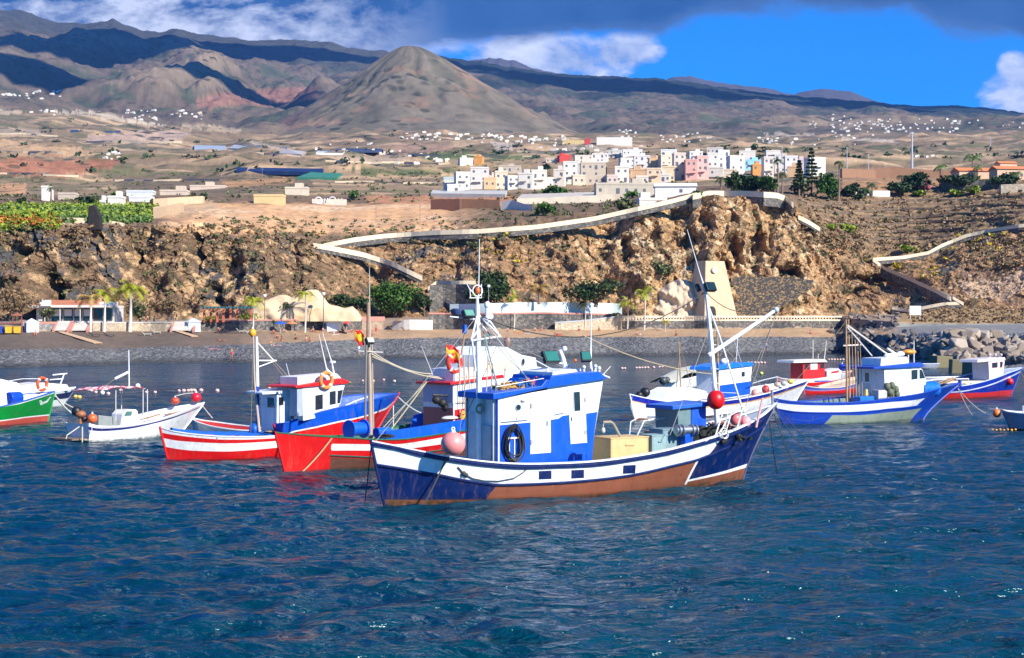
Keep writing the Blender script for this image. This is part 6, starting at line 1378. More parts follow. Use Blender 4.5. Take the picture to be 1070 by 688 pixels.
def rockmass(pts, Y, th, mat, label, seed, amp=.8, name='rock'):
    """lumpy rock whose skyline follows the given points"""
    X = np.linspace(pts[0][0], pts[-1][0], 60); T = np.interp(X, [p[0] for p in pts], [p[1] for p in pts]); n_ = 60; m_ = 34
    P = np.zeros((m_, n_, 3)); v = np.linspace(0, 1, m_)[:, None]
    base = wp(0, pts[0][2] if len(pts[0]) > 2 else 336, Y).z; zt = CH+(HZ-T)/F*Y
    ang = v*math.pi*.55; P[..., 0] = (X-CX)/F*Y+0*v; P[..., 1] = Y+th*(1-np.cos(ang))*1.0; P[..., 2] = base+(zt[None, :]-base)*np.sin(np.clip(ang, 0, math.pi/2)); 
    d_ = amp*(fbm(P[..., 0]/3, P[..., 2]/3, o=5, seed=seed)+.6*ridged(P[..., 0]/5, P[..., 2]/5, o=3, seed=seed+3)); P[..., 1] -= d_; 
    c = np.zeros(P.shape)+1; o = gridmesh(name, P, mat); return tag(o, label, 'rock', None)
rk = paint((.68, .50, .30), .95, .5, .3, .6, dc=(.3, .2, .12))
rockmass([(258, 331), (262, 322), (268, 317), (280, 312), (290, 308), (297, 308), (303, 311), (310, 306), (322, 302.5), (330, 302.5), (336, 310), (342, 318), (352, 320), (358, 322), (367, 320), (373, 326), (377, 333)], 318, 3, rk, 'sand coloured rock mass behind the third beach hut', 5, .5)
rockmass([(680, 331), (684, 316), (690, 304), (700, 296), (712, 291), (720, 293), (727, 299), (732, 305), (734, 331)], 378, 4, paint((.62, .47, .32), .95, .5, .35, .6, dc=(.25, .17, .1)), 'pale lumpy rock beside the tapering tower', 8, 1.6)
# restaurant
def restaurant():
    Y = 304; s_ = Y/F; g = wp(36, 340, Y); root = empty('restaurant', g, 0, 'low restaurant with orange tiled roof and glass front behind the beach', 'restaurant')
    def bx(nm, x0, x1, y0, y1, d0, d1, m, par=None, bv=0): mb = MB(); mb.box((((x0+x1)/2-36)*s_, (d0+d1)/2, (340-(y0+y1)/2)*s_), ((x1-x0)*s_, d1-d0, abs(y1-y0)*s_)); return mb.build(nm, m, par or root, bevel=bv)
    w = bx('wall', 36, 117, 340, 322, 1.2, 9, paint((.66, .62, .56), .8)); rf = bx('fascia', 30, 116, 321.6, 319, -1.2, 10, paint((.75, .66, .58)), None)
    n = NT('roof_tiles'); co = n.coord(); wv = n.t.nodes.new('ShaderNodeTexWave'); n.L(co, wv.inputs[0]); wv.inputs['Scale'].default_value = 2.2; m = n.fin(n.mix(n.noise(co, 1.5, 5), (.45, .14, .06), (.66, .26, .13)), .85, n.bump(wv.outputs['Fac'], .6, .1))
    mb = MB(); a = [((33-36)*s_, -1.1, 21*s_), ((102-36)*s_, -1.1, 21*s_), ((102-36)*s_, 9, 21*s_), ((33-36)*s_, 9, 21*s_)]; b_ = [((41-36)*s_, 3, 26.5*s_), ((98-36)*s_, 3, 26.5*s_), ((98-36)*s_, 6, 26.5*s_), ((41-36)*s_, 6, 26.5*s_)]
    mb.add(a+b_, [(0, 1, 5, 4), (1, 2, 6, 5), (2, 3, 7, 6), (3, 0, 4, 7), (4, 5, 6, 7)]); mb.build('tiled_roof', m, root)
    bx('sign_panel', 44, 55.5, 320, 313.8, -1.5, -1.3, paint((.8, .8, .76)), root); bx('roof_hatch', 101, 115, 319, 315.5, 2, 6, paint(WHITE), root)
    for i, (x0, x1) in enumerate(((43, 51), (51.8, 63.5), (65, 74.5), (76, 84), (85.5, 94.5))):
        f = bx('window', x0, x1, 338, 322.4, 1.05, 1.19, paint((.15, .16, .17))); bx('pane', x0+.6, x1-.6, 337, 323, .98, 1.04, glass_dark(), f); bx('blind', x0+.8, x1-.8, 330.5, 323.4, .9, .97, paint((.78, .74, .68), .9), f)
    f = bx('window', 96, 116, 335, 322.6, 1.05, 1.19, paint((.1, .1, .1))); bx('pane', 97, 115, 334, 323, .98, 1.04, glass_dark(), f); bx('window_bar', 106, 107, 334, 323, .9, .97, paint((.2, .2, .2)), f)
    for x in (48, 64, 85, 96): bx('post', x-.35, x+.35, 340, 321.6, -.9, -.6, paint((.6, .56, .5)))
restaurant()
# beach huts
def hut(px, py, Y, label):
    g = ground(px, py); g = wp(px, py, g.y); root = empty('beach_hut', g, R(28), label, 'beach hut', 'blue and white beach huts'); k = g.y/F*15/3.1; H = 2.1*k; w = 2.25*k
    mb = MB(); mb.box((0, 0, H/2), (w*1.15, w*1.15, H)); wl = mb.build('wall', paint((.74, .78, .82), .6), root)
    mb = MB(); q = w*.68; mb.add([(-q, -q, H), (q, -q, H), (q, q, H), (-q, q, H), (0, 0, H+.95*k)], [(0, 1, 4), (1, 2, 4), (2, 3, 4), (3, 0, 4), (3, 2, 1, 0)]); mb.build('roof', paint((.66, .76, .84), .6), root)
    mb = MB(); mb.box((-w*.575-.03, 0, H*.43), (.05, w*.66, H*.8)); mb.build('door', paint((.10, .34, .62)), root)
    mb = MB(); mb.box((0, -w*.575-.03, H*.43), (w*.5, .05, H*.78)); d_ = mb.build('door', paint((.8, .84, .86)), root)
    mb = MB(); mb.ball((w*.15, -w*.575-.08, H*.45), .06); mb.build('handle', paint(STEEL), d_)
hut(33, 347.5, 0, 'leftmost blue and white beach hut, beside the yellow bins'); hut(201.5, 347, 0, 'blue and white beach hut beside the short walkway'); hut(345.5, 346.5, 0, 'blue and white beach hut in front of the pink wall')
# bins
for x, c_, lb in ((1, (.03, .06, .35), 'blue waste bin at the left edge of the beach'), (9, (.72, .45, .02), 'yellow waste bin between the blue bin and the play frame'), (18, (.75, .42, .02), 'yellow waste bin nearest the first beach hut')):
    g = ground(x, 349.5); root = empty('waste_bin', g, R(10), lb, 'bin', 'waste bins'); mb = MB(); mb.box((0, 0, .75), (1.05, .9, 1.1), taper=1.12); mb.build('body', paint(c_, .5), root, bevel=.05); mb = MB(); mb.box((0, 0, 1.36), (1.3, 1.1, .12)); mb.build('lid', paint(dk(c_, .8)), root, bevel=.04)
    for sx_ in (-.4, .4): mb = MB(); mb.tube((sx_-.05, .3, .14), (sx_+.05, .3, .14), .14, None, 12); mb.build('wheel', paint(BLACK), root)
g = ground(18, 348); root = empty('play_frame', g, R(15), 'brown wooden climbing frame behind the yellow bins', 'play frame')
for x, y in ((-.8, -.6), (.8, -.6), (.8, .6), (-.8, .6)): mb = MB(); mb.tube((x, y, 0), (x*.9, y*.9, 3.0), .09); mb.build('post', wood((.25, .09, .05)), root)
mb = MB(); mb.box((0, 0, 1.7), (1.8, 1.4, .1)); mb.build('platform', wood((.25, .09, .05)), root); mb = MB(); mb.add([(-1, -.8, 3), (1, -.8, 3), (1, .8, 3), (-1, .8, 3), (0, -.8, 3.7), (0, .8, 3.7)], [(0, 1, 4), (2, 3, 5), (0, 4, 5, 3), (1, 2, 5, 4)]); mb.build('roof', wood((.3, .1, .06)), root)
# pergola
root = empty('pergola', wp(214, 337, 308), 0, 'pergola of red pillars under a teal beam behind the beach', 'pergola'); s_ = 308/F
for x in (213.5, 220.5, 227, 233.5, 241, 248, 262.5): mb = MB(); mb.box(((x-214)*s_, 0, 7.5*s_), (.42, .42, 15*s_)); mb.build('pillar', paint((.5, .12, .07), .8), root)
mb = MB()
for yy in (-.15, .0): mb.box((25*s_, yy*10, 15.3*s_), (53*s_, .2, .3))
for i in range(14): mb.box(((1+i*3.8)*s_, -.8, 15.9*s_), (.12, 2.6, .14))
mb.build('beam', paint((.04, .15, .16)), root)
# lamp posts and poles
def pole(px, pyt, pyb, label, c_=(.5, .48, .44), r=.08, arm=0, lamp=False, Y=None, name='lamp_post', cat='lamp post', group='lamp posts on the promenade'):
    g = ground(px, pyb) if Y is None else wp(px, pyb, Y); H = (pyb-pyt)*g.y/F; root = empty(name, g, 0, label, cat, group)
    mb = MB(); mb.tube((0, 0, -.3), (0, 0, H), r, r*.6, 8); mb.build('post', paint(c_, .6), root, True)
    if lamp: mb = MB(); mb.ball((0, 0, H+.2), .38, sz=1.1); mb.build('lantern', paint((.8, .8, .78), .3), root, True); mb = MB(); mb.tube((0, 0, H+.5), (0, 0, H+.7), .35, .05); mb.build('cap', paint(BLACK), root, True)
    if arm: mb = MB(); mb.tube((-arm, 0, H*.96), (arm, 0, H*.96), r*.6); mb.build('crossarm', paint(c_), root)
pole(338, 308, 336, 'dark lamp post with white lantern before the sand coloured rock', (.05, .05, .05), .09, lamp=True, Y=315); pole(276.5, 310, 336, 'lamp post with white lantern left of the sand coloured rock', (.06, .06, .06), .08, lamp=True, Y=315)
pole(510.5, 300, 330, 'thin lamp post in front of the dark bushes behind the mast', (.4, .4, .4), .07, lamp=True, Y=345)
for x, a, c, lb, ar in ((393, 191, 233, 'bare pole on the tan field, left of the other', 0), (439, 188, 236, 'bare pole on the tan field, right of the other', 0), (274, 176, 198, 'utility pole beyond the plastic reservoir strip', .6), (482, 152, 196, 'thin pole at the left end of the town', 0), (481.5, 202, 238, 'dark pole by the orange wall', 0)): pole(x, a, c, lb, (.28, .2, .15), .10, ar, name='utility_pole', cat='pole', group='poles on the plateau')
for x, a, c, lb, r_ in ((953, 138, 178, 'tallest mast standing behind the brown embankment', .55), (885, 154, 176, 'thin mast left of the tallest mast', .22), (907.5, 161, 184, 'short mast between the thin and the tallest masts', .22), (1035, 143, 153, 'small white mast on the far right slope', .5), (817, 153, 165, 'slim mast behind the white town houses', .2)): pole(x, a, c, lb, (.42, .44, .48), r_, r_*2, Y=(700 if x != 1035 else 1800), name='radio_mast', cat='mast', group='masts behind the town')
# ---- breakwater
def rock(seed, c0, rough=1):
    rs = random.Random(seed); bm = bmesh.new()
    for i in range(13):
        v = Vector((rs.gauss(0, 1), rs.gauss(0, 1), rs.gauss(0, 1))).normalized(); v = Vector((max(-.72, min(.72, v.x)), max(-.68, min(.68, v.y)), max(-.62, min(.62, v.z)))); bm.verts.new(v*rs.uniform(.9, 1.1))
    r_ = bmesh.ops.convex_hull(bm, input=bm.verts); bmesh.ops.delete(bm, geom=[g for g in r_['geom_interior'] if isinstance(g, bmesh.types.BMVert)], context='VERTS')
    bmesh.ops.recalc_face_normals(bm, faces=bm.faces); me = bpy.data.meshes.new('boulder'); bm.to_mesh(me); bm.free(); me.materials.append(c0)
    o = bpy.data.objects.new('boulder', me); md = o.modifiers.new('b', 'BEVEL'); md.width = .05; md.segments = 1; return o
rm = [paint((.27, .21, .155), .95, .35, .8, .7, streak=False, dc=(.2, .17, .14)), paint((.11, .10, .095), .95, .3, .8, .7, streak=False), paint((.40, .33, .26), .95, .3, .8, .5, streak=False)]
RK = {i: [rock(30+i*10+k, rm[i]) for k in range(5)] for i in range(3)}
rs = random.Random(12)
def put_rock(px, py, size, kind, label, group):
    o = rs.choice(RK[kind]).copy(); COL.objects.link(o); g = ground(px, py); s_ = size*g.y/F; o.location = g+Vector((0, 0, s_*.25)); o.scale = (s_*rs.uniform(.85, 1.25), s_*rs.uniform(.8, 1.1), s_*rs.uniform(.75, 1.05)); o.rotation_euler = (rs.uniform(-.5, .5), rs.uniform(-.5, .5), rs.uniform(0, 6.3)); tag(o, label, 'boulder', group)
for i in range(120):
    px = 972+rs.random()*125; py = 352+rs.random()*31; put_rock(px, py, rs.uniform(6, 13), 0 if rs.random() < .75 else 2, 'large pale angular boulder in the right hand breakwater', 'pale breakwater boulders')
for i in range(120):
    px = 868+rs.random()*115; lim = 372+max(0, (px-890))*.11; py = 347+rs.random()*(lim-347+3); put_rock(px, py, rs.uniform(3.2, 7), 1 if rs.random() < .72 else 0, 'dark boulder at the beach end of the breakwater', 'dark breakwater boulders')
for i in range(34): put_rock(985+rs.random()*110, 374+rs.random()*10, rs.uniform(5, 9), 1, 'dark wet boulder at the foot of the breakwater', 'wet boulders at the water')
for i in range(60): put_rock(870+rs.random()*72, 329.5+rs.random()*17, rs.uniform(2.4, 4.4), 1 if rs.random() < .6 else 0, 'boulder heaped against the quay end beside the balustrade', 'boulders by the quay end')
for x, y, a in ((983, 381, .2), (1003, 386, -.1), (1020, 388, .35)):
    mb = MB(); g = wz(x, y, .3); mb.box((0, 0, 0), (2.6, 2.6, 2.6)); o = thing(mb, 'concrete_block', paint((.2, .17, .09), .9, .5), {983: 'leftmost squared concrete block at the waterline', 1003: 'middle squared concrete block at the waterline', 1020: 'rightmost squared concrete block at the waterline'}[x], 'block', 'concrete blocks', False, bevel=.1); o.location = g; o.rotation_euler = (0, .05, a)
# ================================================================== VEGETATION
def leaf(c0, c1, name='leaves', tr=True):
    n = NT(name); co = n.coord(); rnd = n.t.nodes.new('ShaderNodeNewGeometry'); f = rnd.outputs['Random Per Island']
    c = n.mix(f, c0, c1); c = n.mix(1, c, n.ramp(n.noise(co, .5, 3), [(.3, .7), (.7, 1.3)]), 'MULTIPLY'); return n.fin(c, .6, None, Specular_IOR_Level=.3)
LF = {'green': leaf((.022, .07, .010), (.07, .15, .016)), 'dark': leaf((.014, .035, .010), (.04, .075, .018)), 'brown': leaf((.16, .10, .05), (.30, .20, .10)), 'palm': leaf((.16, .22, .012), (.46, .40, .03)), 'olive': leaf((.06, .075, .028), (.14, .15, .055)), 'dry': leaf((.3, .17, .05), (.45, .3, .09)), 'lime': leaf((.12, .2, .02), (.3, .34, .03)), 'magenta': leaf((.25, .01, .08), (.4, .02, .15)), 'yel': leaf((.4, .28, .02), (.5, .4, .04)), 'orange': leaf((.3, .07, .01), (.5, .16, .02)), 'grn2': leaf((.05, .11, .02), (.13, .2, .04))}
def leaves(mb, c, r3, n, sz, rs, clumps=9):
    cl = []
    for i in range(clumps):
        v = Vector((rs.gauss(0, 1), rs.gauss(0, 1), rs.gauss(0, 1))).normalized()*rs.uniform(.35, .85); cl.append((Vector((v.x*r3[0], v.y*r3[1], v.z*r3[2])), rs.uniform(.32, .6)))
    for i in range(n):
        q, k = cl[rs.randrange(clumps)]; v = Vector((rs.gauss(0, 1), rs.gauss(0, 1), rs.gauss(0, 1))); v = v.normalized()*rs.random()**.4
        p = Vector(c)+q+Vector((v.x*r3[0], v.y*r3[1], v.z*r3[2]))*k
        a = Vector((rs.gauss(0, 1), rs.gauss(0, 1), rs.gauss(0, .6))).normalized(); b = a.orthogonal(); b = (Matrix.Rotation(rs.uniform(0, 6.3), 3, a) @ b).normalized(); s_ = sz*rs.uniform(.6, 1.4)
        mb.add([p-a*s_*.5, p+b*s_*.32, p+a*s_*.5, p-b*s_*.32], [(0, 1, 2, 3)])
def tree(px, py, w, h, kind, label, th=.3, n=900, sz=.5, trunkc=(.14, .1, .07), Y=None, name='tree', cat='tree', group=None, seed=0, bare=0):
    rs = random.Random(seed+int(px*7)); g = ground(px, py) if Y is None else wp(px, py, Y); k = g.y/F; W_, H_ = w*k, h*k
    root = empty(name, g, 0, label, cat, group); t = H_*th; mb = MB(); mb.path([(0, 0, -.5), (.1*W_*.2, 0, t*.6), (0, 0, t+H_*.15)], [W_*.035+.1, W_*.03+.06, W_*.02+.05], 7)
    for i in range(7):
        a = i*.9+rs.random(); mb.path([(0, 0, t*rs.uniform(.7, 1)), (math.cos(a)*W_*.16, math.sin(a)*W_*.16, t+H_*.18), (math.cos(a)*W_*.33, math.sin(a)*W_*.33, t+H_*rs.uniform(.25, .5))], [W_*.015+.05, W_*.012+.04, .03], 5)
    mb.build('trunk', wood(trunkc), root, True)
    mb = MB(); leaves(mb, (0, 0, t+(H_-t)*.5), (W_*.5, W_*.42, (H_-t)*.5), n, sz, rs, 14 if not bare else 20); mb.build('crown', LF[kind], root)
tree(412, 331, 50, 38, 'green', 'broad bright green tree left of the twin-pole mast at the cliff foot', .12, 2600, .8, seed=1); tree(368, 334, 46, 27, 'dark', 'dark spreading tree beside the sand coloured rock', .3, 1500, .7, seed=2); tree(443, 331, 20, 26, 'dark', 'small dark tree right of the broad green tree', .35, 800, .6, seed=3)
tree(510, 320, 52, 36, 'dark', 'big dark green bush behind the white aft mast', .08, 2600, .8, seed=4, Y=352); tree(622, 319, 58, 27, 'dark', 'dark olive bush mass above the pale blue fence', .08, 2200, .7, seed=5, Y=356); tree(693, 295, 30, 24, 'olive', 'olive green bush on the cliff above the pale rock', .1, 900, .7, seed=6)
tree(17, 345, 62, 45, 'brown', 'wide leafless brown tree left of the restaurant', .4, 1500, .5, seed=7, Y=300, bare=1); tree(50, 344, 22, 22, 'olive', 'small shaded tree in front of the restaurant', .5, 400, .5, seed=8, Y=296); tree(176, 340, 34, 34, 'brown', 'brown bush tree to the right of the palms', .3, 1100, .5, seed=9, Y=306); tree(146, 338, 26, 26, 'olive', 'olive shrub tree behind the tallest left palm', .2, 700, .5, seed=10, Y=308)
tree(284, 344, 10, 10, 'green', 'small round green bush by the blue parasol', .1, 260, .4, seed=11, name='bush', cat='bush'); tree(300, 330, 14, 14, 'olive', 'small olive tree against the sand coloured rock', .4, 260, .4, seed=12, Y=312); tree(262, 336, 26, 9, 'lime', 'low yellow green shrubs under the pergola', .05, 350, .4, seed=13, Y=309, name='bush', cat='bush'); tree(220, 337, 24, 7, 'lime', 'low yellow green shrubs left under the pergola', .05, 300, .4, seed=14, Y=309, name='bush', cat='bush')
# town and villa trees
for i, (x, y, w, h, kd, lb) in enumerate(((778, 205, 34, 26, 'dark', 'dark tree at the left of the town garden'), (800, 203, 26, 20, 'green', 'green tree in the middle of the town garden'), (765, 201, 14, 22, 'dark', 'tall dark tree at the headland end of the town'), (838, 205, 22, 20, 'olive', 'grey green tree among the town palms'), (866, 208, 26, 26, 'green', 'dense green tree below the tall palm'), (896, 209, 30, 17, 'dark', 'dark bush clump right of the town palms'), (728, 205, 10, 5, 'green', 'small green shrub by the white warehouse'), (577, 207, 28, 14, 'green', 'green bush cluster below the town houses'), (660, 207, 14, 7, 'green', 'green bush in front of the long warehouse'), (570, 226, 22, 13, 'green', 'green bush right of the orange wall'), (652, 222, 22, 14, 'olive', 'olive bush below the long warehouse'), (618, 192, 12, 7, 'green', 'green bush against the big beige house'), (570, 180, 9, 9, 'dark', 'dark tree between the town houses'),
    (940, 205, 26, 14, 'dark', 'dark tree at the left of the villa garden'), (960, 200, 30, 20, 'dark', 'bigger dark tree in the villa garden'), (1005, 199, 44, 20, 'dark', 'wide dark tree under the orange roofs'), (1050, 196, 34, 14, 'dark', 'dark tree beside the rightmost orange roof'), (963, 199, 14, 9, 'magenta', 'magenta flowering bush in the villa garden'), (961, 205, 14, 6, 'lime', 'yellow green bush below the magenta one'), (1000, 205, 16, 7, 'lime', 'yellow green bush left below the villa'), (1018, 204, 17, 11, 'lime', 'larger yellow green bush below the villa wall'), (92, 215, 26, 10, 'dark', 'dark trees beside the white farmhouse'), (122, 206, 12, 6, 'lime', 'yellow green tree behind the white farmhouse'), (212, 210, 10, 8, 'dark', 'dark bush at the corner of the pale bank'), (22, 214, 14, 8, 'dark', 'dark bush at the left above the plantation'), (371, 209, 12, 10, 'grn2', 'green bush beside the graffiti wall'), (160, 214, 10, 5, 'dark', 'dark bush at the end of the plantation'),
    (865, 241, 22, 7, 'lime', 'pale yellow green shrubs left on the terraced slope'), (884, 243, 22, 9, 'lime', 'pale yellow green shrubs right on the terraced slope'), (948, 265, 15, 9, 'lime', 'pale green shrub above the bend of the path'), (938, 282, 8, 9, 'yel', 'small yellow shrub under the zigzag path'), (495, 262, 14, 10, 'olive', 'olive bush just under the long path'))):
    tree(x, y, w, h, kd, lb, .12, int(60+w*h*1.3), .011*ground(x, y).y*.18+.25, seed=20+i, name='bush' if h < 12 else 'tree', cat='bush' if h < 12 else 'tree')
def palm(px, py, h, fr, label, Y=None, kind='palm', n=13, fat=.32, pale=True, sweep=0, group='palms', lw=1.0, seed=0):
    rs = random.Random(int(px)+seed); g = ground(px, py) if Y is None else wp(px, py, Y); k = g.y/F; H = h*k; L = fr*k*1.2
    root = empty('palm_tree', g, 0, label, 'palm', group); mb = MB(); mb.path([(0, 0, -.3), (.02*H, 0, H*.3), (.03*H, 0, H*.7), (.02*H, 0, H)], [fat, fat*.8, fat*.55, fat*.5], 10); mb.build('trunk', paint((.62, .56, .48) if pale else (.2, .14, .1), .85, .4, 1), root, True)
    if pale: mb = MB(); mb.path([(.02*H, 0, H*.98), (.02*H, 0, H*1.15)], [fat*.5, fat*.3], 8); mb.build('crownshaft', paint((.2, .28, .05)), root, True)
    for i in range(n):
        a = 2*math.pi*i/n+rs.uniform(-.2, .2); el = rs.uniform(.35, 1.25); p = Vector((.02*H, 0, H*1.05)); d = Vector((math.cos(a)*math.cos(el)+sweep, math.sin(a)*math.cos(el), math.sin(el))).normalized(); mb = MB(); pts = [p.copy()]
        for s_ in range(9): d = (d+Vector((sweep*.05, 0, -.17-.06*s_*.5))).normalized(); p = p+d*L/9; pts.append(p.copy())
        mb.path(pts, [.05]*3+[.035]*(len(pts)-3), 4)
        for s_ in range(1, 10):
            t = pts[s_]-pts[s_-1]; sd_ = t.cross(Vector((0, 0, 1))).normalized(); wl = L*.26*lw*math.sin(.35+2.4*s_/10)
            for e in (-1, 1):
                for hh in (0, .5):
                    b0 = pts[s_-1]+t*hh; tip = b0+sd_*e*wl+t.normalized()*wl*.45-Vector((0, 0, wl*.45)); mb.add([b0, b0+t*.42, tip], [(0, 1, 2)])
        mb.build('frond', LF[kind], root)
palm(94, 347, 33, 17, 'palm with brown leaning fronds before the restaurant', kind='dry', sweep=-.5, n=9, group='tall palms by the restaurant'); palm(108.5, 347, 37, 16, 'middle palm of the three before the restaurant', sweep=-.1, n=12, group='tall palms by the restaurant'); palm(135.5, 347, 41, 20, 'tallest palm right of the restaurant', n=16, sweep=.1, group='tall palms by the restaurant', fat=.42)
palm(264, 349, 31, 14, 'palm in front of the pergola end', n=11, fat=.2); palm(318.5, 347.5, 38, 13, 'palm before the sand coloured rock', n=10, sweep=-.35, fat=.22); palm(537, 345, 32, 9, 'slim palm in front of the pale blue fence near the mast', n=9, sweep=-.3, fat=.18); palm(611, 345, 24, 9, 'slim palm in front of the pale blue fence further right', n=9, sweep=-.3, fat=.15); palm(655.5, 345, 26, 12, 'leaning leafy palm left of the taller promenade palm', n=11, sweep=-.4, fat=.2); palm(673, 345, 36, 14, 'tallest palm by the promenade near the pale rock', n=11, sweep=-.2, fat=.25); palm(695, 347, 10, 6, 'tiny yellow palm by the promenade', n=8, fat=.1, kind='yel'); palm(643, 342, 13, 8, 'low yellow palm at the fence end', n=8, fat=.12, kind='yel')
palm(563, 317, 12, 16, 'spiky dry palm shrub above the pale blue fence', Y=352, kind='dry', n=16, pale=False, fat=.35, group='dry palms'); palm(498, 318, 8, 9, 'yellow green palm tuft left of the fence', Y=350, n=10, pale=False)
for x, y, h, f, lb, kd in ((812, 204, 34, 6, 'tall thin palm at the left of the town garden', 'dark'), (817, 203, 20, 7, 'shorter palm beside the tall thin palm', 'olive'), (876, 210, 38, 6, 'tall thin palm with pale trunk right in the town', 'dark'), (753, 198, 10, 7, 'palm at the headland edge', 'olive'), (911, 206, 12, 7, 'low palm on the slope right of the town', 'olive'), (905, 208, 9, 6, 'lowest palm on the slope right of the town', 'grn2'), (982, 196, 20, 8, 'palm rising left of the orange roofs', 'grn2'), (1016, 178, 12, 10, 'palm behind the orange roofs', 'grn2'), (1021, 190, 14, 6, 'palm in front of the villa', 'grn2'), (1062, 192, 10, 6, 'palm beside the rightmost wall', 'grn2'), (942, 200, 14, 6, 'palm left in the villa garden', 'olive'), (53, 214, 16, 5, 'palm beside the white tower block', 'olive'), (650, 200, 8, 5, 'palm before the peach houses', 'grn2')): palm(x, y, h, f, lb, kind=kd, n=12, pale=False, fat=.4, group='palms of the town', lw=1.3)
# norfolk pine
for x, y, h, lb in ((848, 205, 50, 'tall tiered conifer with layered branches in the town'), (835, 206, 38, 'shorter tiered conifer beside the tall one')):
    g = ground(x, y); k = g.y/F; H = h*k; root = empty('conifer', g, 0, lb, 'conifer', 'tiered conifers'); mb = MB(); mb.tube((0, 0, 0), (0, 0, H), .35, .06); mb.build('trunk', wood((.2, .13, .08)), root, True); mb = MB(); rs = random.Random(int(x))
    for t in range(10):
        z = H*(.3+.68*t/9); r_ = (1-t/11)*H*.2
        for i in range(7): a = i*.9+t*.4; leaves(mb, (math.cos(a)*r_*.6, math.sin(a)*r_*.6, z), (r_*.45, r_*.45, .25), 16, .9, rs, 3)
    mb.build('crown', LF['dark'], root)
# plantation, scrub, shrubs on the cliff (stuff)
def scatter(name, kind, region, n, sz, hk, label=None, seed=0, per=9, weight=None):
    rs = random.Random(seed); mb = MB(); cnt = 0
    while cnt < n:
        x0, x1, y0, y1 = rs.choice(region); px, py = rs.uniform(x0, x1), rs.uniform(y0, y1); g = ground(px, py); cnt += 1
        if g.y > 3000: continue
        s_ = sz*rs.uniform(.5, 1.5)
        for i in range(per):
            v = Vector((rs.gauss(0, .45), rs.gauss(0, .45), abs(rs.gauss(0, .4))*hk))*s_; p = g+v; a = Vector((rs.gauss(0, 1), rs.gauss(0, 1), rs.gauss(0, .7))).normalized()*s_*.5; b = a.cross(Vector((rs.gauss(0, 1), rs.gauss(0, 1), rs.gauss(0, 1)))).normalized()*s_*.3
            mb.add([p-a, p+b, p+a, p-b], [(0, 1, 2, 3)])
    o = mb.build(name, LF[kind]); return tag(o, kind='stuff')
scatter('banana_plantation', 'lime', [(-60, 165, 215, 222), (0, 158, 226, 229)], 2600, .8, 1.5, seed=1); scatter('banana_plantation', 'grn2', [(-60, 160, 218, 228), (60, 158, 223, 233)], 2200, .8, 1.3, seed=2); scatter('flowering_scrub', 'orange', [(-40, 62, 223, 236)], 900, .7, .9, seed=3); scatter('flowering_scrub', 'lime', [(-40, 60, 230, 240)], 500, .7, .9, seed=4)
scatter('dry_scrub', 'brown', [(835, 1100, 196, 270), (835, 1100, 205, 262), (0, 330, 236, 262), (850, 930, 230, 262)], 1500, .8, .7, seed=5); scatter('scrub', 'olive', [(835, 1100, 192, 270), (200, 560, 228, 256), (500, 700, 200, 226)], 900, .8, .8, seed=6)
scatter('cliff_scrub', 'brown', [(0, 440, 245, 320), (340, 520, 262, 318), (560, 700, 240, 300), (1000, 1080, 250, 312)], 350, .7, .8, seed=7); scatter('cliff_scrub', 'olive', [(340, 700, 246, 315), (0, 340, 250, 310), (760, 930, 215, 320)], 380, .7, .8, seed=8); scatter('cliff_scrub', 'yel', [(420, 560, 246, 275), (900, 1000, 255, 300), (1000, 1070, 240, 262)], 70, .9, .7, seed=9)
scatter('dry_scrub', 'olive', [(0, 460, 180, 212), (350, 720, 160, 200)], 520, 1.2, .8, seed=10); scatter('dry_grass', 'brown', [(950, 1100, 322, 338)], 380, .7, .7, seed=11)
scatter('slope_trees', 'dark', [(0, 460, 120, 180), (430, 1070, 150, 166), (130, 330, 96, 120)], 300, 3.6, .8, seed=12)
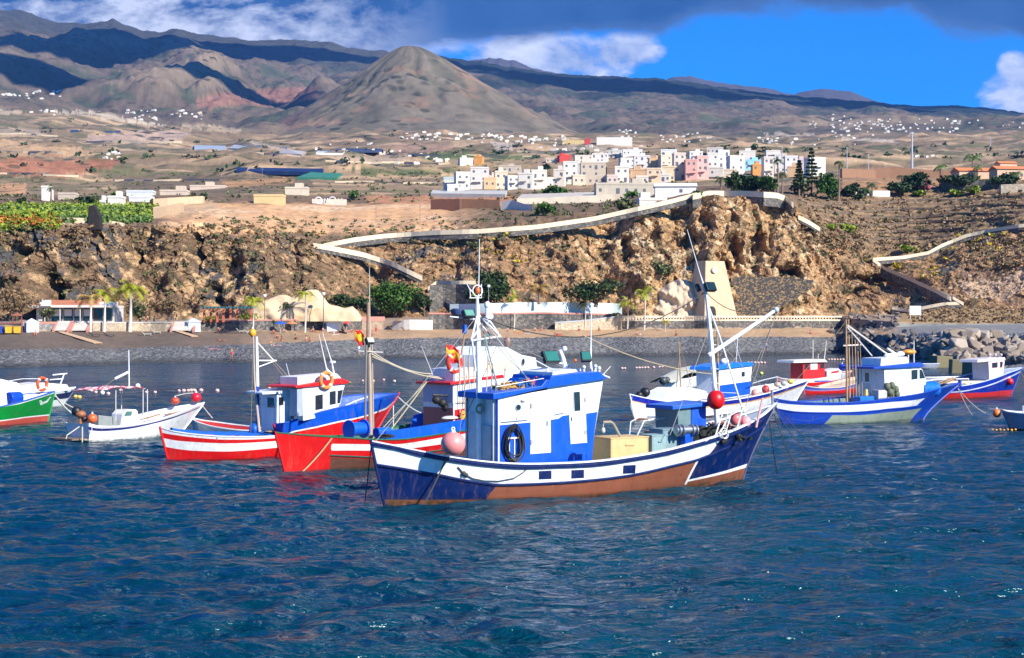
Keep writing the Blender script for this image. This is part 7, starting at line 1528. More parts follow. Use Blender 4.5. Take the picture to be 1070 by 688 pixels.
# ================================================================== TOWN
_wm = {}; ST_T = stone('brown_terrace_stone', (.12, .075, .045), (.26, .17, .1), 2.0)
def wmesh(w, h):
    key = (round(w, 1), round(h, 1))
    if key not in _wm:
        mb = MB(); mb.box((0, 0, 0), (w, .12, h)); o = mb.build('window', paint((.14, .14, .15), .3, .1)); _wm[key] = o.data; bpy.data.objects.remove(o)
    return _wm[key]
def building(px0, px1, pyt, pyb, c_, label, fl=None, Y=None, dep=.8, rz=None, roof='flat', win=True, group='houses of the town', name='house', cat='house', rc=None, seed=0):
    rs = random.Random(int(px0*13+pyt*7)+seed); xm = (px0+px1)/2; g = ground(xm, pyb) if Y is None else wp(xm, pyb, Y); k = g.y/F; W_ = (px1-px0)*k; H = (pyb-pyt)*k; rz = R(rs.uniform(-14, 14)) if rz is None else R(rz)
    g = wp(xm, pyb, g.y); D = max(6, min(W_*dep, 14)); root = empty(name, g, rz, label, cat, group); W_ *= .93; wm_ = paint(c_, .8, .25, .25, .2, dc=dk(c_, .45))
    mb = MB(); mb.box((0, D/2, H/2-1.5), (W_, D, H+3)); wl = mb.build('wall', wm_, root)
    if roof == 'flat':
        mb = MB(); t = .5
        for cx, cy, sx_, sy_ in ((0, 0, W_+.2, .25), (0, D, W_+.2, .25), (-W_/2, D/2, .25, D-.3), (W_/2, D/2, .25, D-.3)): mb.box((cx, cy, H+.25), (sx_, sy_, .7))
        if rs.random() < .4: mb.box((rs.uniform(-.25, .25)*W_, D*.5, H+1.1), (min(3.5, W_*.35), 3, 2.2))
        mb.build('roof', paint(tuple(min(.8, x*1.03) for x in c_), .8, .2, .25), root)
    elif roof == 'gable':
        mb = MB(); o_ = .4; mb.add([(-W_/2-o_, -o_, H), (W_/2+o_, -o_, H), (W_/2+o_, D+o_, H), (-W_/2-o_, D+o_, H), (-W_/2-o_, D/2, H+D*.22), (W_/2+o_, D/2, H+D*.22)], [(0, 1, 5, 4), (2, 3, 4, 5), (0, 4, 3), (1, 2, 5), (3, 2, 1, 0)]); mb.build('roof', paint(rc or (.5, .17, .08), .85), root)
    if win:
        nf = fl or max(1, round(H/3.1)); nc = max(2, round(W_/3.0)); fh = H/nf
        for f in range(nf):
            for c in range(nc):
                if rs.random() < .3: continue
                tall = rs.random() < .25; o = bpy.data.objects.new('window', wmesh(.9 if not tall else 1.2, 1.0 if not tall else 1.8)); COL.objects.link(o); o.parent = root
                o.location = (-W_/2+(c+.5)*W_/nc+rs.uniform(-.15, .15), -.02, f*fh+fh*.55-(.3 if tall else 0))
        if rs.random() < .5 and nf > 1: mb = MB(); mb.box((rs.uniform(-.2, .2)*W_, -.6, fh*1.05), (W_*.45, 1.2, .18)); mb.box((0, -1.15, fh*1.05+.5), (W_*.45, .08, .8)); mb.build('balcony', paint(tuple(min(.8, x*1.05) for x in c_), .8), root)
    return root
Wc = (.72, .66, .57); Cr = (.66, .55, .41); Pe = (.66, .42, .23); Pk = (.62, .33, .28); Be = (.52, .43, .33); Gy = (.4, .38, .36); Or = (.66, .3, .08)
T = [(464, 480, 191, 199, Wc, 'low white house at the left end of the town'), (476, 492, 181, 199, Wc, 'white two storey house second from the left end of town'), (491, 511, 176, 198, (.68, .62, .55), 'cream block with blank wall near the left end of town'), (480, 495, 166, 173, Wc, 'small white house above the left end of town'), (495, 504, 164.5, 172, Or, 'small orange yellow house beside the white one above the left end'),
 (511, 520, 185, 196, (.6, .5, .4), 'small tan house beside the cream block'), (517, 531, 180, 198, Cr, 'cream house left of the blue windowed white house'), (530, 543, 185, 198, Wc, 'white house with dark windows in the left part of town'), (541, 557, 182, 198, Wc, 'wide white house beside the dark windowed one'), (555, 572, 179, 198, (.7, .62, .52), 'cream white three storey house left of the bushes'), (520, 545, 174, 181, Be, 'long beige house in the second row at the left'), (569, 584, 187, 194.5, Wc, 'low bright white house above the green bushes'),
 (578, 590, 178, 195, (.68, .6, .5), 'narrow cream house with blank side right of the low white one'), (588, 604, 170, 193, Wc, 'tall white house with a stepped roof'), (600, 610, 172, 191, Gy, 'grey unrendered house between white and beige houses'), (606, 634, 171, 193, Be, 'big beige windowless block in the middle of town'), (584, 598, 163, 168.5, (.6, .05, .035), 'bright red building above the town'), (570, 584, 166, 170, Cr, 'low cream shed beside the bright red building'),
 (634, 643, 176, 190, (.25, .16, .1), 'dark brown narrow house right of the big beige block'), (642, 658, 175, 192, Wc, 'white house with deep balconies'), (658, 676, 178, 191.5, Pe, 'peach house left of its twin'), (675, 691, 177, 191.5, (.68, .5, .33), 'light peach house right of its twin'), (648, 664, 166, 176, Wc, 'white house in the back row above the balconied one'), (662, 680, 163.5, 177, (.72, .66, .62), 'pinkish white house in the back row'), (678, 692, 166, 178, Pe, 'peach back row house near the middle'),
 (690, 703, 163, 178, Cr, 'cream back row house beside the peach one'), (692, 706, 175, 190, (.7, .55, .35), 'sand yellow house left of the pink houses'), (704, 717, 161, 188, (.68, .56, .46), 'tall pale salmon house left of the pink houses'), (716, 729, 168, 188, Pk, 'darker pink house left of the lighter one'), (728, 741, 164, 188, (.66, .42, .36), 'lighter pink house right of the darker one'), (720, 735, 159, 168, (.7, .62, .56), 'cream back row house above the pink ones'), (739, 751, 161, 183, Wc, 'tall white house right of the pink houses'), (750, 763, 158, 181, (.72, .7, .68), 'tall off-white house in the right part of town'),
 (762, 779, 164, 187, Wc, 'broad white house above the garden'), (776, 797, 168, 178, (.25, .5, .62), 'light blue low building behind the broad white house'), (786, 800, 173, 184, Or, 'orange house above the garden'), (798, 809, 165, 186, (.66, .58, .5), 'narrow beige house left of the tall palm'), (809, 822, 162, 181, Wc, 'white house directly behind the tall palm'), (820, 834, 164, 183, (.72, .68, .66), 'greyish white house right of the tall palm'), (833, 846, 168, 184, (.7, .55, .52), 'pale rose house beside the conifers'), (845, 864, 166, 184, Wc, 'white house at the right end of town'), (772, 790, 158.5, 166, Wc, 'white house in the back row above the light blue one'), (800, 816, 158, 166, (.68, .62, .56), 'cream house in the back row behind the tall palm'),
 (632, 650, 158, 165, Wc, 'low white house in the upper row left'), (650, 672, 157, 163, (.7, .68, .64), 'low off-white house in the upper row right'),
 (505, 519, 187, 198, Pe, 'small peach house squeezed by the cream block'), (598, 612, 184, 194, Cr, 'low cream annex under the tall stepped house'), (634, 646, 184, 193, (.6, .5, .42), 'low tan annex under the dark brown house'), (664, 678, 185, 192.5, (.72, .6, .48), 'low sand annex before the peach twins'), (690, 700, 183, 191, Wc, 'low white annex left of the sand yellow house'), (740, 756, 176, 185, (.7, .6, .5), 'low cream annex in front of the tall white house'), (756, 770, 178, 188, Cr, 'low cream house at the garden edge'), (822, 838, 175, 185, Pe, 'low peach house between the conifers and the tall palm'), (600, 620, 163, 171, (.66, .58, .48), 'beige house in the upper row beside the bright red one'), (618, 636, 161, 170, (.74, .68, .6), 'pale house in the upper row middle'), (690, 708, 157, 164, (.74, .7, .64), 'off-white house in the top row above the sand yellow one'), (738, 756, 155, 161, (.7, .6, .52), 'low cream house in the top row above the tall white one')]
for a, b_, t, q, c_, lb in T: building(a, b_, t, q, c_, lb)
building(620, 700, 193, 206, (.50, .43, .33), 'long beige warehouse with a row of small windows', 1, dep=.15, rz=4, rc=None, group=None, name='warehouse', cat='warehouse'); building(683, 729, 195, 205, (.7, .68, .64), 'long white gabled warehouse near the headland', 1, dep=.25, rz=-3, roof='gable', rc=(.72, .66, .56), group=None, name='warehouse', cat='warehouse'); building(667, 698, 209, 214, Wc, 'white low shed by the path', 1, dep=.3, rz=5, win=False, group=None, name='shed', cat='shed')
building(622, 662, 144, 152, Wc, 'large white hall on the slope above the town', 1, dep=.2, rz=0, win=False, group=None, name='hall', cat='hall'); building(587, 611, 147, 150.5, (.6, .45, .2), 'long yellow hall beside the small red one above the town', 1, dep=.3, rz=0, win=False, group=None, name='hall', cat='hall'); building(611, 617, 145.5, 150.5, (.55, .05, .05), 'small red hall beside the large white hall', 1, rz=0, win=False, group=None, name='hall', cat='hall')
# left side farm buildings, walls with graffiti, plastic covered strips
for a, b_, t, q, c_, lb in ((43, 51, 196, 210, Wc, 'slim white tower block above the plantation'), (60, 78, 203, 209, Be, 'grey beige shed right of the slim white tower'), (104, 112, 211, 216, Wc, 'small white annex left of the farmhouse'), (112, 127, 206.5, 216, Wc, 'white farmhouse beside the dark trees'), (131, 160, 200.5, 205, (.62, .64, .64), 'long whitish shed with small windows'), (134, 158, 206.5, 211, (.66, .66, .62), 'low white greenhouse-like shed'), (166, 196, 200, 204, (.6, .48, .36), 'long beige roofed shed right of the white sheds'), (197, 236, 195, 198, (.66, .5, .38), 'long thin cream building left of the centre'), (264, 297, 205, 213.5, (.62, .46, .22), 'ruined ochre wall building with yellow paint'), (297, 322, 197, 204, (.64, .54, .4), 'ruined beige building above the tan field'), (463, 478, 186, 192, (.5, .55, .5), 'grey green rounded shed left of the town'), (467, 480, 194, 203, Wc, 'white house on the edge of the orange wall')): building(a, b_, t, q, c_, lb, group='farm buildings on the plateau', rz=0, win=(q-t) > 6 and lb.find('ruined') < 0, dep=.4)
def bank(pts, th, c_, label, name='wall', cat='wall', grp=None, yo=0, mat=None):
    D = [ground(p[0], p[2]).y for p in pts]; D = np.convolve(np.pad(D, 1, mode='edge'), np.ones(3)/3, 'valid'); xs = [p[0] for p in pts]
    return strip(name, [(p[0], p[1], p[2]+1) for p in pts], th, mat or paint(c_, .85, .35, .3, dc=dk(c_, .5)), label, cat, grp, lambda x: float(np.interp(x, xs, D))+yo)
bank([(450, 208.5, 219), (480, 208, 218.5), (522, 209, 221)], 2, (.5, .24, .11), 'orange brown block wall left of the white ruins'); bank([(326, 208, 213.5), (362, 208.5, 214)], 1, (.62, .5, .4), 'low pale wall with white painted letters'); bank([(523, 211, 219), (535, 209, 219), (547, 213, 220), (556, 214, 220)], 2, (.72, .64, .55), 'broken white ruin right of the orange wall')
for i, (w, h) in enumerate(((1.6, 1.5), (1.2, 1.7), (1.7, 1.3), (1.3, 1.6))): 
    g = ground(333+i*7.3, 214); mb = MB(); mb.torus((0, 0, 0), w*.75, .22, 'y', 10, 4) if i % 2 == 0 else mb.path([(-w*.5, 0, -h*.5), (-w*.2, 0, h*.5), (w*.2, 0, -h*.3), (w*.6, 0, h*.5)], .22, 4); o = thing(mb, 'graffiti_letter', paint(WHITE), 'white graffiti shape on the low pale wall by the field', 'graffiti', 'graffiti shapes'); o.location = g+Vector((0, -.3, 1.4))
bank([(160, 208, 217), (175, 207, 216.5), (212, 205, 212)], 3, (.6, .42, .26), 'pale terraced bank wall at the end of the plantation', 'bank', 'bank'); bank([(160, 216.5, 229), (172, 215, 228), (190, 212, 220)], 3, (.5, .36, .22), 'darker sloping side of the pale bank', 'bank', 'bank')
bank([(86, 228, 234), (105, 229, 235), (128, 233, 236)], 2, (.6, .46, .3), 'pale stone terrace edge right of the black rock', 'wall'); bank([(57, 227, 231), (86, 228, 233)], 2, (.6, .46, .3), 'pale stone terrace edge left of the black rock', 'wall')
mb = MB(); g = ground(97, 238); mb.prism([g+Vector(v) for v in ((-1.3, 0, -.5), (1.6, 0, -.5), (1.5, 0, 2.4), (.3, 0, 4.8), (-.9, 0, 4.6), (-1.1, 0, 2))], (0, 2, 0)); thing(mb, 'dark_rock', paint((.015, .012, .012), .9), 'black upright rock on the left cliff edge', 'rock', None, False, bevel=.2)
bank([(880, 176, 186), (915, 178, 187), (930, 174.5, 186), (1000, 180, 186)], 4, (.30, .16, .09), 'long brown embankment wall right of the town', 'embankment', 'embankment'); bank([(893, 199, 205), (930, 199.5, 205)], 3, (.62, .6, .55), 'pale greenhouse front on the right slope', 'greenhouse', 'greenhouse')
bank([(985, 190, 198), (1030, 188.5, 197), (1046, 190, 199)], 2, None, 'dark stone garden wall below the villa', mat=ST_D); bank([(1046, 193, 202), (1080, 192, 201)], 2, None, 'beige stone garden wall at the right edge', mat=ST_B)
for a, b_, t, q, lb in ((1000, 1042, 179, 188, 'villa with a long orange roof among dark trees'), (1040, 1075, 177, 190, 'villa with orange roofs at the right edge'), (1044, 1064, 171, 180, 'upper floor villa with orange roof at the right')): building(a, b_, t, q, (.62, .42, .28), lb, 1, rz=8, roof='gable', rc=(.62, .2, .07), dep=.5, group='orange roofed villas', name='villa', cat='villa')
for i, (x0, y0, x1, y1, lb) in enumerate(((0, 158, 66, 160, 'pale field wall under the upper tan field at the left edge'), (90, 148.5, 190, 149, 'pale field wall under the pinkish field'), (0, 181, 82, 184, 'pale field wall below the red field'), (262, 159, 314, 164, 'pale field wall below the greenhouse roofs'), (404, 161.5, 560, 164, 'long pale field wall above the first town houses'), (340, 169, 470, 171, 'pale field wall in the green fields left of the town'), (120, 189, 230, 188, 'pale field wall above the farm buildings'), (540, 158.5, 660, 160, 'pale field wall above the bright red building'), (350, 190, 462, 192, 'pale field wall above the graffiti wall'), (0, 140, 60, 142, 'highest pale field wall at the left edge'))):
    bank([(x, y0+(y1-y0)*(x-x0)/(x1-x0)-.9+.5*math.sin(x*.09+i), y0+(y1-y0)*(x-x0)/(x1-x0)+.4+.5*math.sin(x*.09+i)) for x in np.linspace(x0, x1, 12)], 1, (.58, .46, .31), lb, 'field_wall', 'wall', 'pale field walls', -2)
for i, (x0, y0, x1, y1, lb) in enumerate(((850, 214, 1075, 206, 'topmost old terrace wall on the scrubby right slope'), (862, 222, 1080, 214, 'second old terrace wall from the top on the right slope'), (900, 229, 1080, 221, 'third old terrace wall from the top on the right slope'), (870, 236, 1060, 229, 'fourth old terrace wall from the top on the right slope'), (905, 244, 1020, 238, 'fifth old terrace wall from the top on the right slope'), (880, 252, 985, 247, 'lowest old terrace wall just above the pale path'))):
    bank([(x, y0+(y1-y0)*(x-x0)/(x1-x0)-1.3+.8*math.sin(x*.07+i*2), y0+(y1-y0)*(x-x0)/(x1-x0)+.3+.8*math.sin(x*.07+i*2)) for x in np.linspace(x0, x1, 26)], .8, None, lb, 'terrace_wall', 'wall', 'old terrace walls on the right slope', -1, ST_T)
def plastic(pts, c_, label, grp='plastic covered plots', h=1.5):
    mb = MB(); q = [ground(*p)+Vector((0, 0, h)) for p in pts]; mb.prism(q, (0, 0, -h*1.5)); return thing(mb, 'greenhouse', paint(c_, .5, .25, .08), label, 'greenhouse', grp, False)
plastic([(203, 157.5), (203, 153), (236, 153.5), (236, 157)], (.4, .46, .5), 'left grey blue greenhouse roof on the slope'); plastic([(238, 156), (245, 152.5), (300, 155), (300, 158.5)], (.5, .52, .52), 'middle pale greenhouse roof on the slope'); plastic([(285, 161), (300, 157.5), (320, 160), (315, 163.5)], (.55, .48, .4), 'right tan greenhouse roof on the slope')
plastic([(247, 181), (247, 177.5), (338, 179), (338, 182.5)], (.012, .03, .10), 'long dark blue reservoir cover left of centre'); plastic([(74, 139), (74, 136.8), (126, 137.5), (126, 139.5)], (.03, .05, .12), 'dark blue reservoir cover on the upper left slope'); plastic([(310, 188), (325, 182.5), (358, 184), (352, 188.5)], (.05, .22, .12), 'green netting cover near the blue reservoir cover'); plastic([(352, 159), (352, 157), (400, 157), (400, 159)], (.03, .05, .12), 'small dark blue cover under the volcanic hill'); plastic([(330, 161.5), (332, 159), (360, 160), (358, 162)], (.6, .6, .58), 'white greenhouse roof left of the volcanic hill foot')
plastic([(450, 205.5), (452, 202), (530, 202.5), (528, 206.5)], (.55, .52, .42), 'pale greenhouse roof before the left end of town', h=1.2); plastic([(540, 214), (545, 209), (640, 206), (640, 210)], (.55, .47, .35), 'tan flat roof behind the path below the town', h=2)
# far villages: each house its own box with a door and window band too small to show
fm = []
for c_ in (Wc, (.74, .7, .62), (.66, .52, .36)):
    for kx in (1, 1.8):
        mb = MB(); mb.box((0, 0, .35), (1.5*kx, 1.3, 1.3)); mb.box((.25*kx, 0, 1.15), (.7*kx, .9, .4)); o = mb.build('far_house', paint(c_, .8, .1)); fm.append(o); COL.objects.unlink(o)
rs = random.Random(77)
VIL = [((867, 1003, 124, 139), 62, 'white house in the dense village high on the right slope', 1.8), ((843, 940, 126, 152), 34, 'scattered white house on the right slope below the dense village', 1.6), ((690, 743, 139, 149), 20, 'white house in the small cluster above the middle of town', 1.7), ((790, 832, 143, 152), 16, 'white house in the cluster above the right end of town', 1.9), ((1005, 1075, 125, 136), 10, 'white house at the far right of the slope', 1.6), ((418, 520, 138, 147), 46, 'white house in the village strip at the left foot of the volcanic hill', 2.1), ((500, 600, 142, 151), 44, 'white house in the village strip at the right foot of the volcanic hill', 2.2), ((0, 64, 95, 104), 20, 'white house in the highest village at the left', 2.0), ((28, 62, 116, 121), 8, 'white house below the highest left village', 2.0), ((131, 218, 116, 127), 30, 'white house in the village above the plastic covers', 2.0), ((98, 128, 160, 168), 7, 'white house near the red field', 2.6), ((400, 500, 161, 172), 14, 'white house in the fields left of the town', 3.0), ((560, 680, 152, 160), 14, 'white house just above the town', 2.6), ((640, 665, 136, 144), 10, 'white house right of the volcanic hill', 2.0), ((330, 420, 150, 160), 10, 'white house at the left skirt of the volcanic hill', 2.0), ((953, 981, 161, 166), 4, 'white house near the tallest mast', 3.4), ((865, 890, 120, 126), 3, 'white house above the dense right village', 1.6)]
for (x0, x1, y0, y1), n_, lb, sz in VIL:
    for i in range(n_):
        px, py = rs.uniform(x0, x1), rs.uniform(y0, y1); slope = (py-y0)/(y1-y0); g = ground(px, py); o = rs.choice(fm[:4] if rs.random() < .85 else fm).copy(); COL.objects.link(o); s_ = sz*g.y/F*rs.uniform(.4, .95); o.location = g; o.scale = (s_, s_*1.1, s_*.8); o.rotation_euler = (0, 0, rs.uniform(-.4, .4)); tag(o, lb, 'house', lb.replace('white house', 'houses').replace('scattered houses', 'scattered houses'))
# ================================================================== PEOPLE ON THE BEACH
SKIN = [paint((.45, .22, .13), .6, .05), paint((.34, .15, .085), .6, .05), paint((.55, .3, .2), .6, .05)]
JT = {  # joints: pelvis chest neck head(2) shoulders elbows hands hips knees feet toes
 'stand': dict(pel=(0, 0, .95), che=(0, 0, 1.3), nec=(0, 0, 1.5), hd=(0, -.02, 1.6), top=(0, -.02, 1.74), sh=(.19, 0, 1.43), el=(.26, .02, 1.15), ha=(.25, -.08, .88), hi=(.10, 0, .9), kn=(.12, -.03, .5), an=(.13, 0, .08), to=(.15, -.16, .04)),
 'walk': dict(pel=(0, 0, .93), che=(0, -.05, 1.28), nec=(0, -.07, 1.48), hd=(0, -.1, 1.58), top=(0, -.11, 1.72), sh=(.19, -.05, 1.42), el=(.27, .03, 1.15), ha=(.27, -.15, .95), hi=(.10, 0, .88), kn=(.12, -.15, .5), an=(.13, .05, .09), to=(.14, -.11, .04)),
 'sit': dict(pel=(0, .1, .14), che=(0, .16, .48), nec=(0, .14, .68), hd=(0, .1, .78), top=(0, .08, .92), sh=(.19, .14, .61), el=(.26, -.02, .36), ha=(.18, -.3, .4), hi=(.10, .05, .13), kn=(.14, -.36, .48), an=(.14, -.62, .08), to=(.15, -.78, .05)),
 'lie': dict(pel=(0, 0, .13), che=(-.38, 0, .16), nec=(-.58, 0, .2), hd=(-.68, 0, .24), top=(-.82, 0, .26), sh=(-.5, .19, .15), el=(-.25, .3, .1), ha=(0, .3, .08), hi=(.05, .1, .12), kn=(.45, .12, .22), an=(.85, .13, .1), to=(.92, .15, .2))}
def body(pose, skin, wear, hair):
    J = JT[pose]; vs, es, rr = [], [], []
    def v(p, r): vs.append(p); rr.append(r); return len(vs)-1
    def e(a, b): es.append((a, b))
    lie = pose == 'lie'
    def mr(p, s_): return (p[0], p[1]*s_, p[2]) if lie else (p[0]*s_, p[1], p[2])
    p = v(J['pel'], .13); c = v(J['che'], .14); n = v(J['nec'], .055); h = v(J['hd'], .085); t = v(J['top'], .08); e(p, c); e(c, n); e(n, h); e(h, t)
    for s_ in (-1, 1):
        a = v(mr(J['sh'], s_), .06); b = v(mr(J['el'], s_), .045); d = v(mr(J['ha'], s_), .035); e(c, a); e(a, b); e(b, d)
        a = v(mr(J['hi'], s_), .095); b = v(mr(J['kn'], s_), .06); d = v(mr(J['an'], s_), .042); f = v(mr(J['to'], s_), .035); e(p, a); e(a, b); e(b, d); e(d, f)
    me = bpy.data.meshes.new('body'); me.from_pydata(vs, es, []); 
    o = bpy.data.objects.new('body', me); COL.objects.link(o); md = o.modifiers.new('skin', 'SKIN')
    for i, r in enumerate(rr): me.skin_vertices[0].data[i].radius = (r, r); me.skin_vertices[0].data[i].use_root = (i == 0)
    sb = o.modifiers.new('s', 'SUBSURF'); sb.levels = 1; sb.render_levels = 1; me.materials.append(skin)
    # bake the skinned body to a plain mesh so copies are cheap
    dg = bpy.context.evaluated_depsgraph_get(); m2 = bpy.data.meshes.new_from_object(o.evaluated_get(dg)); o.modifiers.clear(); o.data = m2; m2.materials.clear(); m2.materials.append(skin)
    for pl_ in m2.polygons: pl_.use_smooth = True
    hd = Vector(J['hd']); tp = Vector(J['top']); mb = MB(); mb.ball(hd.lerp(tp, .75)+Vector((0, .02, .01)), .115, 10, 7); hr = mb.build('hair', hair, None, True)
    pe = Vector(J['pel']); mb = MB()
    if pose in ('stand', 'walk'): mb.tube(pe+Vector((0, 0, .08)), pe+Vector((0, 0, -.22)), .165, .19, 12)
    elif pose == 'sit': mb.ball(pe+Vector((0, -.04, 0)), .19, 10, 7)
    else: mb.tube(pe+Vector((-.12, 0, 0)), pe+Vector((.2, 0, 0)), .16, .17, 10)
    wr = mb.build('swimwear', wear, None, True)
    return o, hr, wr
WEAR = {'red': (.6, .02, .02), 'blue': (.02, .1, .45), 'black': (.02, .02, .02), 'white': (.75, .75, .72), 'orange': (.7, .2, .03), 'teal': (.02, .3, .35), 'pink': (.7, .2, .3)}
HAIR = {'dark': paint((.02, .014, .01), .7, .05), 'fair': paint((.35, .22, .1), .7, .05)}
def person(px, py, pose, wear, label, rz=0, hair='dark', skin=0, shirt=None, group='people on the beach', Y=None, sc=1.0):
    g = ground(px, py) if Y is None else wp(px, py, Y); root = empty('person', g, rz, label, 'person', group); root.scale = (sc,)*3
    for o in body(pose, SKIN[skin], paint(WEAR[wear], .8, .05), HAIR[hair]): o.parent = root
    if shirt and pose in ('stand', 'walk'): J = JT[pose]; mb = MB(); a, b = Vector(J['pel']), Vector(J['che']); mb.path([a+Vector((0, 0, .02)), a.lerp(b, .5), b+Vector((0, 0, .02)), b+Vector((0, 0, .16))], [.17, .165, .19, .11], 12); mb.build('shirt', paint(shirt, .85, .05), root, True)
    elif shirt: J = JT[pose]; mb = MB(); a, b = Vector(J['pel']), Vector(J['che']); mb.path([a, a.lerp(b, .5), b, b.lerp(Vector(J['nec']), .5)], [.16, .165, .185, .11], 12); mb.build('shirt', paint(shirt, .85, .05), root, True)
PPL = [(242, 379.5, 'stand', 'red', 'person in red swimwear standing alone at the water edge on the left', 0), (801, 370, 'stand', 'blue', 'person in white top standing at the water edge on the right', 2.0), (375, 374, 'stand', 'blue', 'person in pale blue top at the water by the twin-pole mast', 1),
 (290, 354, 'sit', 'black', 'person sitting upright on the sand under the blue parasol side', .5), (294, 357, 'sit', 'orange', 'person sitting on the sand in orange, nearest the parasol', -.6), (288, 362, 'lie', 'blue', 'person lying on the pebble edge below the parasol', .1), (283, 361, 'sit', 'white', 'person sitting on the pebble edge left of the lying one', .3), (309, 355, 'sit', 'black', 'person in black sitting alone right of the parasol group', .8), (320, 356.5, 'sit', 'white', 'person sitting with a white towel, left of a close pair', .4), (323.5, 357, 'sit', 'black', 'person in black sitting close beside the white towel', -.9),
 (286, 349, 'sit', 'red', 'person in red sitting at the left of the parasol', .2), (297, 348, 'sit', 'teal', 'person sitting at the right of the parasol', 1.2), (327, 347, 'sit', 'pink', 'person in pink sitting left of the third beach hut', 0), (332, 347.5, 'lie', 'orange', 'person lying left of the third beach hut', .2), (338, 347, 'sit', 'white', 'person sitting directly left of the third beach hut', 1), (353, 348, 'sit', 'black', 'person in black right of the third beach hut', -.4), (358, 347.5, 'sit', 'red', 'person in red right of the third beach hut', .4), (364, 347, 'lie', 'blue', 'person lying before the pink wall', .1), (368, 347.5, 'sit', 'red', 'person in red sitting before the pink wall', 1), (349, 349, 'lie', 'white', 'person lying in front of the third beach hut door', 0), (393, 350, 'stand', 'red', 'person in red standing on the sand right of the twin-pole mast', .2), (390, 351, 'sit', 'pink', 'person in pink sitting right of the twin-pole mast', .2),
 (232, 357, 'lie', 'black', 'person in black lying on the dark sand at left', .05), (229, 346, 'sit', 'red', 'person in red sitting against the wall at left', .5), (37, 351, 'sit', 'red', 'child in red sitting beside the first beach hut', .3), (459, 343, 'stand', 'red', 'dark clothed person standing by the pale concrete wall', 0),
 (531, 347, 'sit', 'white', 'person sitting left of the slim palm', .4), (541, 348.5, 'lie', 'orange', 'person lying on an orange towel right of the slim palm', 0), (551, 348, 'lie', 'red', 'person lying between the two sitting groups', .1), (559, 346, 'sit', 'red', 'person in red sitting below the stone wall', .2), (566, 346, 'sit', 'pink', 'person in pink sitting below the stone wall', -.4), (584, 350, 'lie', 'orange', 'person lying alone in the middle of the sand', 0), (605, 346, 'sit', 'red', 'person sitting at the foot of the ramp wall', .6), (613, 352, 'lie', 'pink', 'person lying near the pebbles below the slim right palm', .1), (626, 346, 'sit', 'orange', 'person in orange sitting near the ramp end', .2), (666, 350, 'sit', 'pink', 'person in pink sitting below the tallest promenade palm', .2), (669, 350.5, 'lie', 'white', 'person lying below the tallest promenade palm', .1), (706.5, 351, 'sit', 'red', 'person in red sitting alone below the balustrade', .4), (847, 349.5, 'sit', 'pink', 'person sitting at the right end of the beach, left of a pair', .4), (851, 349.5, 'lie', 'orange', 'person lying at the right end of the beach', .2)]
for i, (x, y, po, we, lb, rz) in enumerate(PPL): person(x, y, po, we, lb, rz, 'dark' if i % 3 else 'fair', i % 3, {242: None, 801: (.75, .75, .75), 375: (.5, .65, .8), 459: (.25, .03, .03), 393: (.6, .03, .03)}.get(x) if po == 'stand' else ((.6, .1, .08) if i % 7 == 3 else None), sc=1.1)
for x, y, we, lb, sh in ((152.5, 339, 'pink', 'person in pink top on the terrace right of the palms', (.6, .25, .2)), (161, 340, 'white', 'person in white top on the terrace right of the palms', (.75, .7, .7)), (298.5, 336, 'black', 'person in yellow top on the terrace before the rock', (.7, .5, .05)), (305, 336, 'black', 'person in blue top on the terrace before the rock', (.02, .2, .5)), (833, 331, 'black', 'person in white walking on the promenade behind the balustrade', (.75, .75, .75))): person(x, y, 'walk', we, lb, 1.3, shirt=sh, Y=L3Y(x, 4), group='people on the terrace')
# towels, parasols, loungers
for x, y, c_, lb, w in ((223, 365, (.65, .2, .25), 'pink towel on the pebbles at left', 2.2), (541, 349, (.7, .2, .05), 'orange towel right of the slim palm', 2.2), (584, 350.5, (.6, .1, .05), 'red towel in the middle of the sand', 2.4), (552, 348.5, (.7, .7, .66), 'white towel between the sitting groups', 2.0), (349, 350, (.75, .72, .7), 'white towel before the third beach hut', 2)):
    g = ground(x, y); mb = MB(); mb.box((0, 0, .05), (w, 1.0, .05)); o = thing(mb, 'towel', paint(c_, .95, .1), lb, 'towel', 'towels on the beach', False, bevel=.01); o.location = g; o.rotation_euler = (.05, 0, .2)
def parasol(px, py, r, c_, label, h=2.1):
    g = ground(px, py); root = empty('parasol', g, 0, label, 'parasol', 'parasols on the beach'); mb = MB(); mb.tube((0, 0, -.2), (0, 0, h), .04); mb.build('pole', paint((.6, .55, .5)), root, True); mb = MB(); vs = [(0, 0, h+.25)]
    for i in range(12): a = i*math.pi/6; vs.append((r*math.cos(a), r*math.sin(a), h-.35))
    mb.add(vs, [(0, 1+i, 1+(i+1) % 12) for i in range(12)]); mb.build('canopy', paint(c_, .85, .1), root)
parasol(293, 348, 1.4, (.01, .1, .5), 'bright blue parasol on the beach'); parasol(305, 346.5, 1.2, (.65, .22, .06), 'orange parasol right of the blue one', 1.9); parasol(418, 344.5, 1.3, (.32, .2, .11), 'brown straw parasol by the concrete wall', 2.2); parasol(362, 345.5, 1.0, (.6, .05, .05), 'red parasol before the pink wall', 1.8)
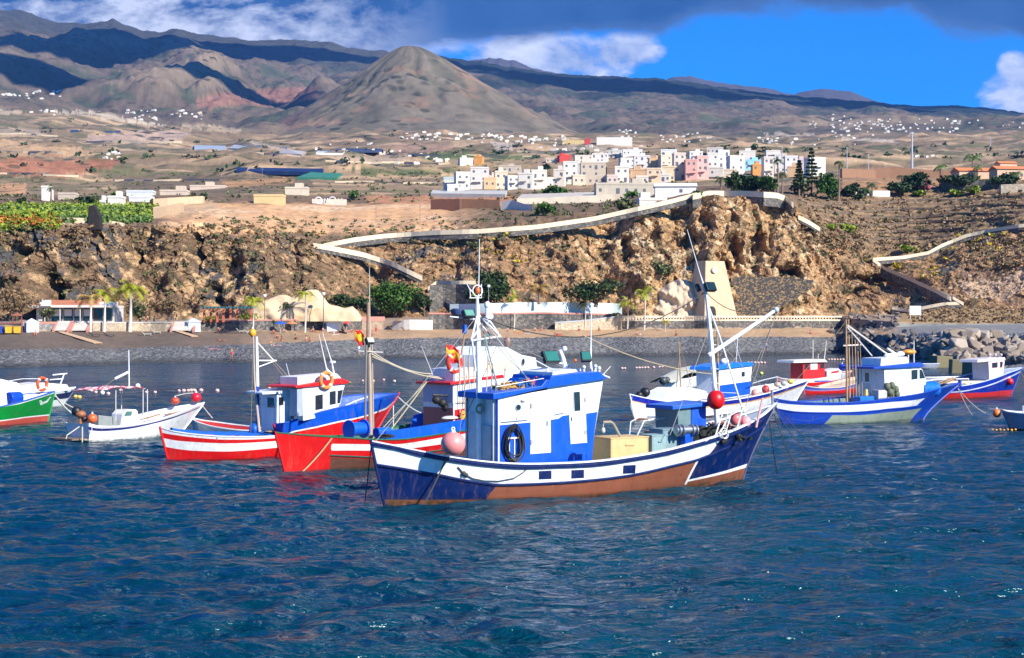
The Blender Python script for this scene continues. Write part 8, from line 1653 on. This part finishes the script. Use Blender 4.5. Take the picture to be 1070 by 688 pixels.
for x, y, c_, lb in ((99, 352, BLACK, 'left dark sun lounger near the long walkway'), (114, 352, BLACK, 'right dark sun lounger near the long walkway'), (153, 351, (.6, .57, .5), 'pale sun lounger with raised back under the palm'), (163, 349, (.6, .57, .5), 'pale sun lounger right of the other pale one'), (252, 348, (.55, .52, .5), 'pale sun lounger below the pergola'), (260, 349, (.6, .58, .55), 'pale sun lounger by the pergola palm'), (412, 346, (.3, .18, .12), 'brown lounger left of the straw parasol'), (424, 346, (.3, .18, .12), 'brown lounger right of the straw parasol')):
    g = ground(x, y); root = empty('sun_lounger', g, R(25), lb, 'sun lounger', 'sun loungers on the sand'); mb = MB(); mb.box((.2, 0, .35), (1.4, .7, .08)); mb.build('seat', paint(c_), root); mb = MB(); mb.box((-.75, 0, .6), (.75, .7, .08), ry=.8); mb.build('backrest', paint(c_), root)
    for lx in (-.4, .8):
        for ly in (-.28, .28): mb = MB(); mb.tube((lx, ly, 0), (lx, ly, .33), .035); mb.build('leg', paint(c_), root)
# clouds that shade the high slopes
def cloud(c, r3, seed, label):
    bm = bmesh.new(); bmesh.ops.create_icosphere(bm, subdivisions=5, radius=1); P_ = np.array([v.co[:] for v in bm.verts]); d = 1+.5*fbm(P_[:, 0]*1.6+seed, P_[:, 1]*1.6, P_[:, 2]*1.6, o=5, seed=seed)+.25*fbm(P_[:, 0]*4, P_[:, 1]*4, P_[:, 2]*4, o=3, seed=seed+1); P_ = P_*d[:, None]
    for v, p in zip(bm.verts, P_): v.co = (p[0]*r3[0], p[1]*r3[1], max(p[2], -.35)*r3[2]); 
    me = bpy.data.meshes.new('cloud'); bm.to_mesh(me); bm.free(); n = NT('cloud'); n.fin((.9, .9, .92), 1.0); me.materials.append(n.m)
    for f in me.polygons: f.use_smooth = True
    o = bpy.data.objects.new('cloud', me); COL.objects.link(o); o.location = c; tag(o, kind='structure')
k_ = 1/math.tan(R(SEL))
def shade(x, y, z, rx, ry, seed, up=1700):   # cloud overhead whose shadow falls at x, y, z
    h = up+1100-z; cloud((x+math.sin(R(SAZ))*k_*h, y-math.cos(R(SAZ))*k_*h, z+h), (rx, ry, 170), seed, '')
for px, py, rx, ry, sd_ in ((40, 40, 420, 330, 1), (150, 48, 480, 300, 2), (300, 55, 600, 380, 3), (30, 78, 300, 160, 4), (215, 75, 330, 150, 5), (560, 82, 760, 420, 6), (760, 98, 800, 360, 7), (950, 112, 800, 380, 8), (100, 62, 260, 120, 9)):
    g = ground(px, py); shade(g.x, g.y, g.z, rx, ry, sd_)
